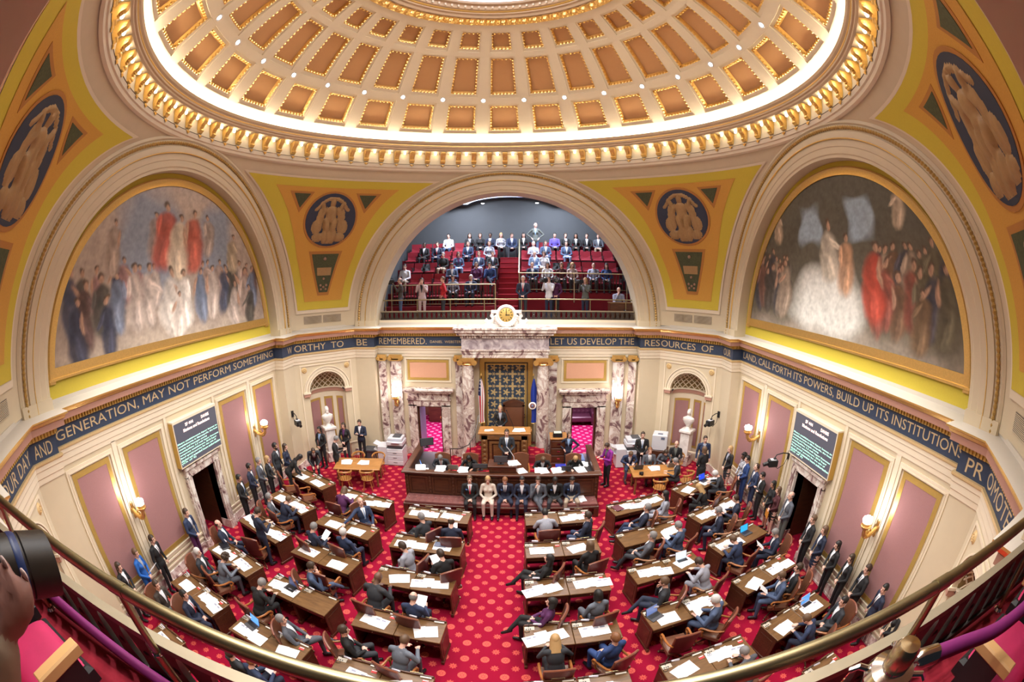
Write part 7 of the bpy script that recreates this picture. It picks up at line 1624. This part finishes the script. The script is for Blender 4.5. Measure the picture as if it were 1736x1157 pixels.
# audience: zoomed-crop coordinates of heads, tier (or None = standing on gallery floor)
AUD = [
 (497, 288, 4, 'lap', 'W', 'J', 'short', 'hk', 'man in white shirt and jeans, top row left of far gallery', dict(shirt=None)),
 (625, 298, 4, 'flap', 'K', 'K', 'long', 'hb', 'woman in black with patterned top, top row of far gallery', dict(shirt='LG')),
 (688, 298, 4, 'flap', 'K', 'DG', 'bob', 'hb', 'woman in black holding a tablet, top row of far gallery', dict(shirt=None)),
 (748, 296, 4, 'lap', 'N', 'N', 'short', 'hk', 'dark-skinned man in navy suit, top row of far gallery', dict(skin='d')),
 (813, 297, 4, 'flap', 'PT', 'K', 'long', 'hy', 'blonde woman in patterned top above the far gallery stair', dict(shirt=None)),
 (878, 293, 4, 'lapfwd', 'N2', 'DG', 'short', 'hb', 'man in navy suit leaning forward above the far gallery stair', dict(tie='LB')),
 (948, 298, 4, 'flap', 'K', 'K', 'long', 'hk', 'dark-haired woman in black jacket above the far gallery stair', dict()),
 (1135, 285, 4, 'lap', 'VI', 'DG', 'short', 'hk', 'man in violet shirt, top row right of far gallery', dict(shirt=None)),
 (1200, 288, 4, 'lap', 'K', 'K', 'short', 'hb', 'man in black suit beside the violet shirt, top row', dict(tie='R')),
 (1262, 291, 4, 'flap', 'K', 'K', 'long', 'hk', 'woman with long black hair in dark jacket, top row right', dict(skin='m')),
 (1328, 294, 4, 'lap', 'K', 'K', 'short', 'hb', 'young man in black suit and white shirt, top row right', dict()),
 (1397, 290, 4, 'lap', 'G', 'T', 'short', 'hb', 'man in grey jacket and khaki trousers, far right of top row', dict()),
 (353, 356, 3, 'lap', 'K', 'K', 'short', 'hk', 'dark-skinned man in black suit, fourth tier left of far gallery', dict(skin='d')),
 (430, 352, 3, 'lap', 'N', 'N', 'short', 'hb', 'man in navy suit, fourth tier left of far gallery', dict(tie='R')),
 (615, 346, 3, 'lap', 'N2', 'N', 'short', 'hb', 'man in blue suit and pale tie, fourth tier left', dict(tie='LB')),
 (743, 356, 3, 'flap', 'LG', 'DG', 'bob', 'hl', 'woman in grey cardigan with red bag, fourth tier near stair', dict(shirt=None)),
 (1008, 347, 3, 'recl', 'LG', 'LV', 'short', 'hw', 'white-haired man in pale suit with crossed legs right of far stair', dict()),
 (1080, 346, 3, 'lap', 'J', 'J', 'short', 'hb', 'man in blue-grey jacket, fourth tier right of stair', dict()),
 (1205, 346, 3, 'lap', 'J', 'LB', 'short', 'hb', 'man in blue jacket and pale jeans, fourth tier right', dict()),
 (465, 412, 2, 'lap', 'K', 'T', 'short', 'hg', 'grey-haired man in black jacket and khaki trousers, third tier left', dict(shirt=None)),
 (558, 413, 2, 'flap', 'J', 'LB', 'bob', 'hb', 'woman in denim jacket, third tier left of far gallery', dict(shirt='P')),
 (680, 411, 2, 'lap', 'J', 'LV', 'short', 'hl', 'man in blue jacket with folded hands, third tier left', dict()),
 (762, 413, 2, 'lap', 'DG', 'DG', 'short', 'hb', 'man in dark suit beside the far stair, third tier left', dict(tie='LB')),
 (1014, 405, 2, 'lap', 'LB', 'LB', 'bald', 'hw', 'bald man in light blue jacket, third tier right of stair', dict()),
 (1070, 411, 2, 'flap', 'W', 'T', 'bob', 'hb', 'woman in white top, third tier right of stair', dict(shirt=None)),
 (520, 478, 1, 'hold', 'J', 'J', 'short', 'hb', 'man in blue jacket behind a laptop, second tier left', dict()),
 (665, 491, 1, 'flap', 'P', 'DG', 'bob', 'hl', 'woman in plum top, second tier left of far gallery', dict(shirt=None)),
 (745, 477, 1, 'chin', 'B', 'N', 'short', 'hk', 'man in bright blue sweater with chin on hand by far stair', dict(shirt=None)),
 (1000, 474, 1, 'lap', 'N2', 'DG', 'thin', 'hg', 'grey-haired man in navy, second tier right of stair', dict()),
 (1092, 474, 1, 'flap', 'W', 'DG', 'long', 'hk', 'dark-haired woman in white blouse, second tier right', dict(shirt=None)),
 (1175, 471, 1, 'flap', 'M', 'DG', 'bob', 'hl', 'woman in maroon top, second tier right', dict(shirt=None)),
 (1240, 476, 1, 'flap', 'PK', 'DG', 'long', 'hy', 'blonde woman in pale pink, second tier right', dict(shirt=None)),
 (1368, 476, 1, 'lap', 'LV', 'DG', 'thin', 'hb', 'balding man in lavender shirt, second tier right', dict(shirt=None)),
 (1445, 482, 1, 'flap', 'B', 'DG', 'long', 'hk', 'dark-haired woman in bright blue, far right of second tier', dict(shirt=None)),
 (235, 497, 1, 'lap', 'W', 'T', 'short', 'hk', 'man in white shirt at the far left end of second tier', dict(shirt=None)),
 (632, 536, 0, 'lap', 'N2', 'N', 'short', 'hw', 'white-haired man in blue suit behind the left tier rail', dict()),
 (525, 552, 0, 'flap', 'LG', 'K', 'bob', 'hk', 'dark-haired woman in grey behind the man in red', dict(shirt=None)),
]
for zx, zy, tr, pose, top, bot, hair, hc, lb, kw in AUD:
    px, py = 620+zx/3.543, 320+zy/3.543; y, z = TIERS[tr]; yaw = radians(180+random.Random(zx).uniform(-12, 12)); sc = 1.0
    org = by_head(px, py, yaw, pose, sc, z, y+0.45)
    person((org[0], y+0.47), yaw, pose, top, bot, hair, hc, lb, group='audience seated in the far gallery', z0=z-0.03, **kw)
GST = [
 (1020, 214, 13.4, 8.15, 180, 'hips', 'GR', 'J', 'bald', 'hw', 'bald man in dark sweater standing alone above the far gallery', dict(shirt='LB', sc=1.04)),
 (205, 550, 9.15, GF, 110, 'phone', 'BR', 'J', 'bald', 'hg', 'cameraman in olive jacket at the left end of far gallery rail', dict(shirt=None)),
 (337, 545, 9.10, GF, 185, 'phone', 'PK', 'PK', 'long', 'hb', 'woman in pale pink coat looking at her phone at far gallery rail', dict(shirt='K', sc=0.98)),
 (462, 550, 9.15, GF, 110, 'hips', 'R', 'DG', 'short', 'hl', 'man in red polo shirt with hand on hip at far gallery rail', dict(shirt=None, sc=1.0)),
 (945, 535, 9.15, GF, 175, 'clasp', 'N', 'DG', 'short', 'hw', 'white-haired man in navy jacket and orange tie at far rail', dict(tie='R')),
 (1100, 530, 9.15, GF, 150, 'phone', 'W', 'N', 'short', 'hb', 'man in white shirt filming at the far gallery rail', dict(shirt=None)),
 (1140, 541, 9.25, GF, 180, 'fclasp', 'P', 'K', 'long', 'hb', 'woman in dark plum beside the man filming in white', dict(shirt=None)),
 (1318, 556, 9.15, GF, 140, 'phone', 'GR', 'N', 'long', 'hy', 'blonde woman in grey photographing at the far gallery rail', dict(shirt='LG', sc=0.97)),
 (1520, 606, 9.35, GF, 175, 'chin', 'LV', 'DG', 'bald', 'hg', 'bald man in checked shirt seated at a desk in far gallery', dict(shirt=None)),
]
for zx, zy, y, z, dg_, pose, top, bot, hair, hc, lb, kw in GST:
    px, py = 620+zx/3.543, 320+zy/3.543; yaw = radians(dg_); sc = kw.pop('sc', 1.0); org = by_head(px, py, yaw, pose, sc, z, y)
    o = person(org, yaw, pose, top, bot, hair, hc, lb, group='people standing in the far gallery', z0=z, sc=sc, **kw)
    if 'film' in lb or 'cameraman' in lb or 'photographing' in lb:
        c = empty('video_camera'); c.matrix_world = Matrix.LocRotScale(o.location, o.rotation_euler, o.scale) @ T(0, 0.40, 1.58); tag(c, 'black video camera held by the '+lb.split(' at ')[0].split(' filming')[0].split(' photographing')[0], 'camera')
        q = MB(); q.bev(-0.08, 0.08, -0.14, 0.16, -0.08, 0.10, 0.02); q.build('body', BLACK, c); q = MB(); q.tube([(0, 0.16, 0.02), (0, 0.34, 0.02)], [0.05, 0.06], 12); q.build('lens', DGREY, c); q = MB(); q.tube([(0, -0.1, 0.10), (0, -0.08, 0.17), (0, 0.1, 0.17), (0, 0.12, 0.10)], 0.014, 6); q.build('handle', BLACK, c)
gd = empty('gallery_desk', (4.72, 9.0, GF)); tag(gd, 'small wooden desk at the right end of the far gallery rail', 'desk')
q = MB(); q.bev(-0.62, 0.62, -0.25, 0.3, 0.70, 0.75, 0.01); q.build('top', WOODTOP, gd); q = MB(); q.box(-0.6, 0.6, -0.22, -0.19, 0, 0.70); q.build('front_panel', WOOD, gd)
for s in (-1, 1): q = MB(); q.box(min(s*0.6, s*0.56), max(s*0.6, s*0.56), -0.2, 0.28, 0, 0.70); q.build('side_panel', WOOD, gd)
for i, (x, y, z, lb) in enumerate(((-3.85, 11.72, 7.56, 'dark coat slung over a third tier seat, left'), (2.85, 11.70, 7.56, 'dark backpack on a third tier seat, right'), (2.2, 11.70, 7.56, 'black coat draped over a third tier seat right of the stair'))):
    q = MB(); q.grid(lambda u, v: (0.22*(2*u-1)*(1-0.25*v)+0.03*sin(9*v+i), -0.16+0.22*v+0.05*sin(u*9+i), 0.03+0.34*v**1.5+0.04*noise.noise(Vector((u*5, v*5, i)))), 14, 12); q.grid(lambda u, v: (0.22*(2*u-1)*(1-0.25*v), 0.02+0.12*v, 0.0+0.36*v**1.2), 14, 6); o = q.build('coat', cm('K')); o.location = (x, y, z); tag(o, lb, 'coat')

# ------------------------------------------------------------------ near gallery under the camera
q = MB(); q.box(-5.3, 5.3, -11.5, -8.12, GF-0.12, GF); structure(q.build('floor', mat('bright_red_carpet', (0.34, 0.010, 0.028), 0.9, var=0.2, scale=50)), 'red carpet of the near gallery under the viewer')
balustrade(lambda x: -8.07-0.021*(x-0.7)**2, 'pierced bronze balustrade along the near gallery edge', 'thick aged brass railing crossing the bottom of the view', None, 5.60, 6.0, 50, -5.0, 5.0, 6.33, [-3.55, -2.1, -0.66, 0.78, 2.22, 3.68], lambda x: -8.115-0.020*(x-0.6)**2-0.03, 0.031)
VP = mat('purple_velvet_rope', (0.20, 0.012, 0.13), 0.7, var=0.15, scale=30, sheen=0.5)
def rope(path, label, hook=True):
    r = empty('velvet_rope'); tag(r, label, 'rope'); P = [Vector(p) for p in path]
    pts = []
    for i in range(len(P)-1):
        for k in range(8):
            t = k/8; p0, p1, p2, p3 = P[max(0, i-1)], P[i], P[i+1], P[min(len(P)-1, i+2)]
            pts.append(0.5*((2*p1)+(p2-p0)*t+(2*p0-5*p1+4*p2-p3)*t*t+(3*p1-p0-3*p2+p3)*t**3))
    pts.append(P[-1]); q = MB(); q.tube(pts, 0.030, 12); q.build('velvet_sleeve', VP, r)
    for a, b in ((P[0], pts[2]), (P[-1], pts[-3])):
        d = (a-b).normalized(); q = MB(); q.tube([a-d*0.05, a+d*0.03, a+d*0.05], [0.036, 0.036, 0.022], 12); q.tube([a+d*0.05, a+d*0.11], 0.010, 8); q.build('chrome_end', CHROME, r)
rope([(-1.92, -8.40, 6.02), (-1.45, -8.33, 5.98), (-0.85, -8.29, 5.94), (-0.30, -8.30, 5.93), (0.4, -8.4, 5.98)], 'purple velvet rope running along the near left balustrade')
rope([(1.76, -8.475, 6.42), (1.95, -8.53, 6.40), (2.2, -8.62, 6.39), (2.55, -8.68, 6.41), (3.0, -8.70, 6.5)], 'purple velvet rope hooked to the chrome stanchion at right')
sp = empty('chrome_stanchion', (1.60, -8.45, GF)); tag(sp, 'chrome rope stanchion with round brass-topped finial', 'stanchion')
q = MB(); q.tube([(0, 0, 0.02), (0, 0, 0.86)], 0.026, 14); q.build('pole', CHROME, sp); q = MB(); q.lathe([(0, 0), (0.17, 0), (0.16, 0.02), (0.04, 0.05), (0.026, 0.08)], 24); q.build('base', CHROME, sp)
q = MB(); q.lathe([(0.03, 0.84), (0.075, 0.86), (0.085, 0.885), (0.075, 0.91), (0.045, 0.92), (0.043, 0.93)], 28); q.build('collar_ring', CHROME, sp); q = MB(); q.lathe([(0.042, 0.92), (0.046, 0.935), (0.044, 0.985), (0.034, 1.0), (0, 1.005)], 24); q.build('finial', mat('satin_brass', (0.62, 0.52, 0.34), 0.25, 1.0), sp)
for k in range(4):
    a = pi/4+k*pi/2; q = MB(); q.tube([(0.07*cos(a), 0.07*sin(a), 0.895), (0.11*cos(a), 0.11*sin(a), 0.90), (0.13*cos(a), 0.13*sin(a), 0.88)], 0.010, 8); q.build('hook', CHROME, sp)
# near seats: velvet pans between beech armrests
for i in range(-4, 7):
    xa = -0.80+0.635*i; xm = xa+0.32 if i < 0 else xa+0.32-0.01
    if i < 0 or i > 4:
        side = 'left' if i < 0 else 'right'; k = -i if i < 0 else i-4
        s = empty('velvet_chair', (xm, -8.75, GF)); tag(s, f'crimson velvet seat in the near row, {["", "first", "second", "third", "fourth", "fifth"][k]} to the {side} of the viewer', 'seat', 'velvet seats of the near row')
        q = MB(); q.grid(lambda u, v: (lambda x, y: (x*0.24, y*0.22+0.03, 0.44+0.11*sqrt(max(0, (1-abs(x)**2.5)*(1-abs(y)**3)))))(2*u-1, 2*v-1), 14, 14); q.build('seat_pan', VELVET, s)
        q = MB(); q.bev(-0.25, 0.25, -0.20, 0.26, 0.36, 0.463, 0.02); q.build('seat_shell', BLACK, s)
        q = MB(); q.box(-0.26, 0.26, -0.32, -0.22, 0.4, 0.95); q.build('backrest', VELVET, s); q = MB(); q.box(-0.27, 0.27, -0.36, -0.32, 0.35, 1.0); q.build('back_shell', mat('red_lacquer', (0.36, 0.02, 0.02), 0.35), s)
        q = MB(); q.box(-0.20, 0.20, -0.16, 0.2, 0.0, 0.36); q.build('pedestal', BLACK, s)
        for ax_ in ((0.318,) if i < 0 else (0.318, -0.318)):
            q = MB(); q.bev(ax_-0.032, ax_+0.032, -0.06, 0.25, 0.60, 0.655, 0.008); ar = q.build('armrest', BEECH, s)
            q = MB(); q.box(ax_-0.02, ax_+0.02, 0.0, 0.2, 0.0, 0.60); q.build('standard', BLACK, ar)
# ---- neighbouring photographer: long lens and supporting hand
C0 = Vector(CAMP)
LF, LB_, LR = C0+ray(84, 955)*0.575, C0+ray(34, 957)*0.56, C0+ray(-60, 965)*0.55
ax = (LF-LR).normalized(); LM = T(*LF) @ ax.to_track_quat('Z', 'Y').to_matrix().to_4x4()
ln = empty('telephoto_camera'); tag(ln, 'black camera with long lens and blue ring at the left edge', 'camera')
q = MB(); q.lathe([(0.046, 0.0), (0.050, 0.0), (0.050, -0.055), (0.0475, -0.058), (0.0475, -0.062)], 32, 0, LM @ Matrix.Diagonal((0.76, 0.76, 0.80, 1))); q.lathe([(0.046, 0.0), (0.044, -0.055), (0.0, -0.057)], 32, 0, LM @ Matrix.Diagonal((0.76, 0.76, 0.80, 1))); q.build('lens_hood', mat('lens_black', (0.016, 0.014, 0.014), 0.42, var=0.2, scale=30), ln)
q = MB(); q.lathe([(0.0482, -0.062), (0.0495, -0.066), (0.0495, -0.074), (0.0482, -0.078)], 32, 0, LM @ Matrix.Diagonal((0.76, 0.76, 0.80, 1))); q.build('blue_ring', mat('blue_ring', (0.012, 0.035, 0.14), 0.35), ln)
q = MB(); q.lathe([(0.0475, -0.078), (0.046, -0.10), (0.0465, -0.112)], 32, 0, LM @ Matrix.Diagonal((0.76, 0.76, 0.80, 1))); q.build('focus_barrel', MATS['lens_black'], ln)
q = MB(); q.lathe([(0.0465, -0.112), (0.0472, -0.1135), (0.0465, -0.115)], 32, 0, LM @ Matrix.Diagonal((0.76, 0.76, 0.80, 1))); q.build('gold_ring', GOLD, ln)
q = MB(); q.lathe([(0.0465, -0.115), (0.045, -0.16), (0.040, -0.22), (0.036, -0.24)], 32, 0, LM @ Matrix.Diagonal((0.76, 0.76, 0.80, 1))); q.box(-0.07, 0.07, -0.045, 0.055, -0.32, -0.24, 0, LM @ Matrix.Diagonal((0.76, 0.76, 0.80, 1))); q.build('camera_body', MATS['lens_black'], ln)
PO, PY_ = Vector((-0.52, -9.16, GF)), -0.35
PMi = (T(*PO) @ Rz(PY_)).inverted()
def hp_(px, py, t): return PMi @ (C0+ray(px, py)*(t*0.785))
def chain(pts, radii): return [(hp_(*pts[i]), hp_(*pts[i+1]), radii[i], radii[i+1], 0) for i in range(len(pts)-1)]
LH = chain([(9, 957, 0.665), (20, 982, 0.655), (31, 1010, 0.655), (34, 1040, 0.665)], [0.0070, 0.0078, 0.0086, 0.0100])
LH += chain([(41, 978, 0.668), (46, 995, 0.660), (49, 1013, 0.660), (46, 1036, 0.668)], [0.0066, 0.0074, 0.0082, 0.0100])
LH += chain([(-6, 962, 0.67), (8, 995, 0.66), (18, 1022, 0.66), (22, 1048, 0.67)], [0.0070, 0.0078, 0.0086, 0.0105])
LH += chain([(-16, 985, 0.675), (-2, 1012, 0.665), (7, 1035, 0.665), (10, 1056, 0.672)], [0.0068, 0.0076, 0.0084, 0.0105])
LH += chain([(44, 1034, 0.668), (26, 1060, 0.685), (-4, 1078, 0.71)], [0.0105, 0.013, 0.017])+chain([(34, 1040, 0.668), (16, 1064, 0.69), (-6, 1080, 0.71)], [0.0105, 0.014, 0.018])+chain([(12, 1054, 0.672), (-6, 1074, 0.70)], [0.012, 0.016])
wrist = hp_(-8, 1086, 0.715); elbow = hp_(2, 1250, 0.86)
POSES['photo'] = build_pose('standing_body', arms=[Wd(elbow, wrist, (0, 1, 0)), U((0.22, 0.14, 1.20), (0.10, 0.22, 1.46), (-0.3, 0.3, 1))], lefthand=LH, voxel=0.005, ratio=0.08)
ph = person(PO, PY_, 'photo', 'T', 'DG', 'short', 'hb', 'photographer in a taupe sleeve steadying the long lens at left edge', skin='h', shirt='LV', z0=GF)
for px, py, t in ((7, 954, 0.655), (41, 975, 0.657), (-7, 959, 0.66)):
    q = MB(); c = C0+ray(px, py)*(t*0.785); q.ball((0, 0, 0), (0.006, 0.0035, 0.008), 8, 6, 0, Matrix.Rotation(0.3, 4, 'Z')); o = q.build('fingernail', mat('nail', (0.72, 0.55, 0.52), 0.3)); o.parent = ph; o.matrix_parent_inverse = Matrix.Identity(4); o.matrix_local = PMi @ T(*c)
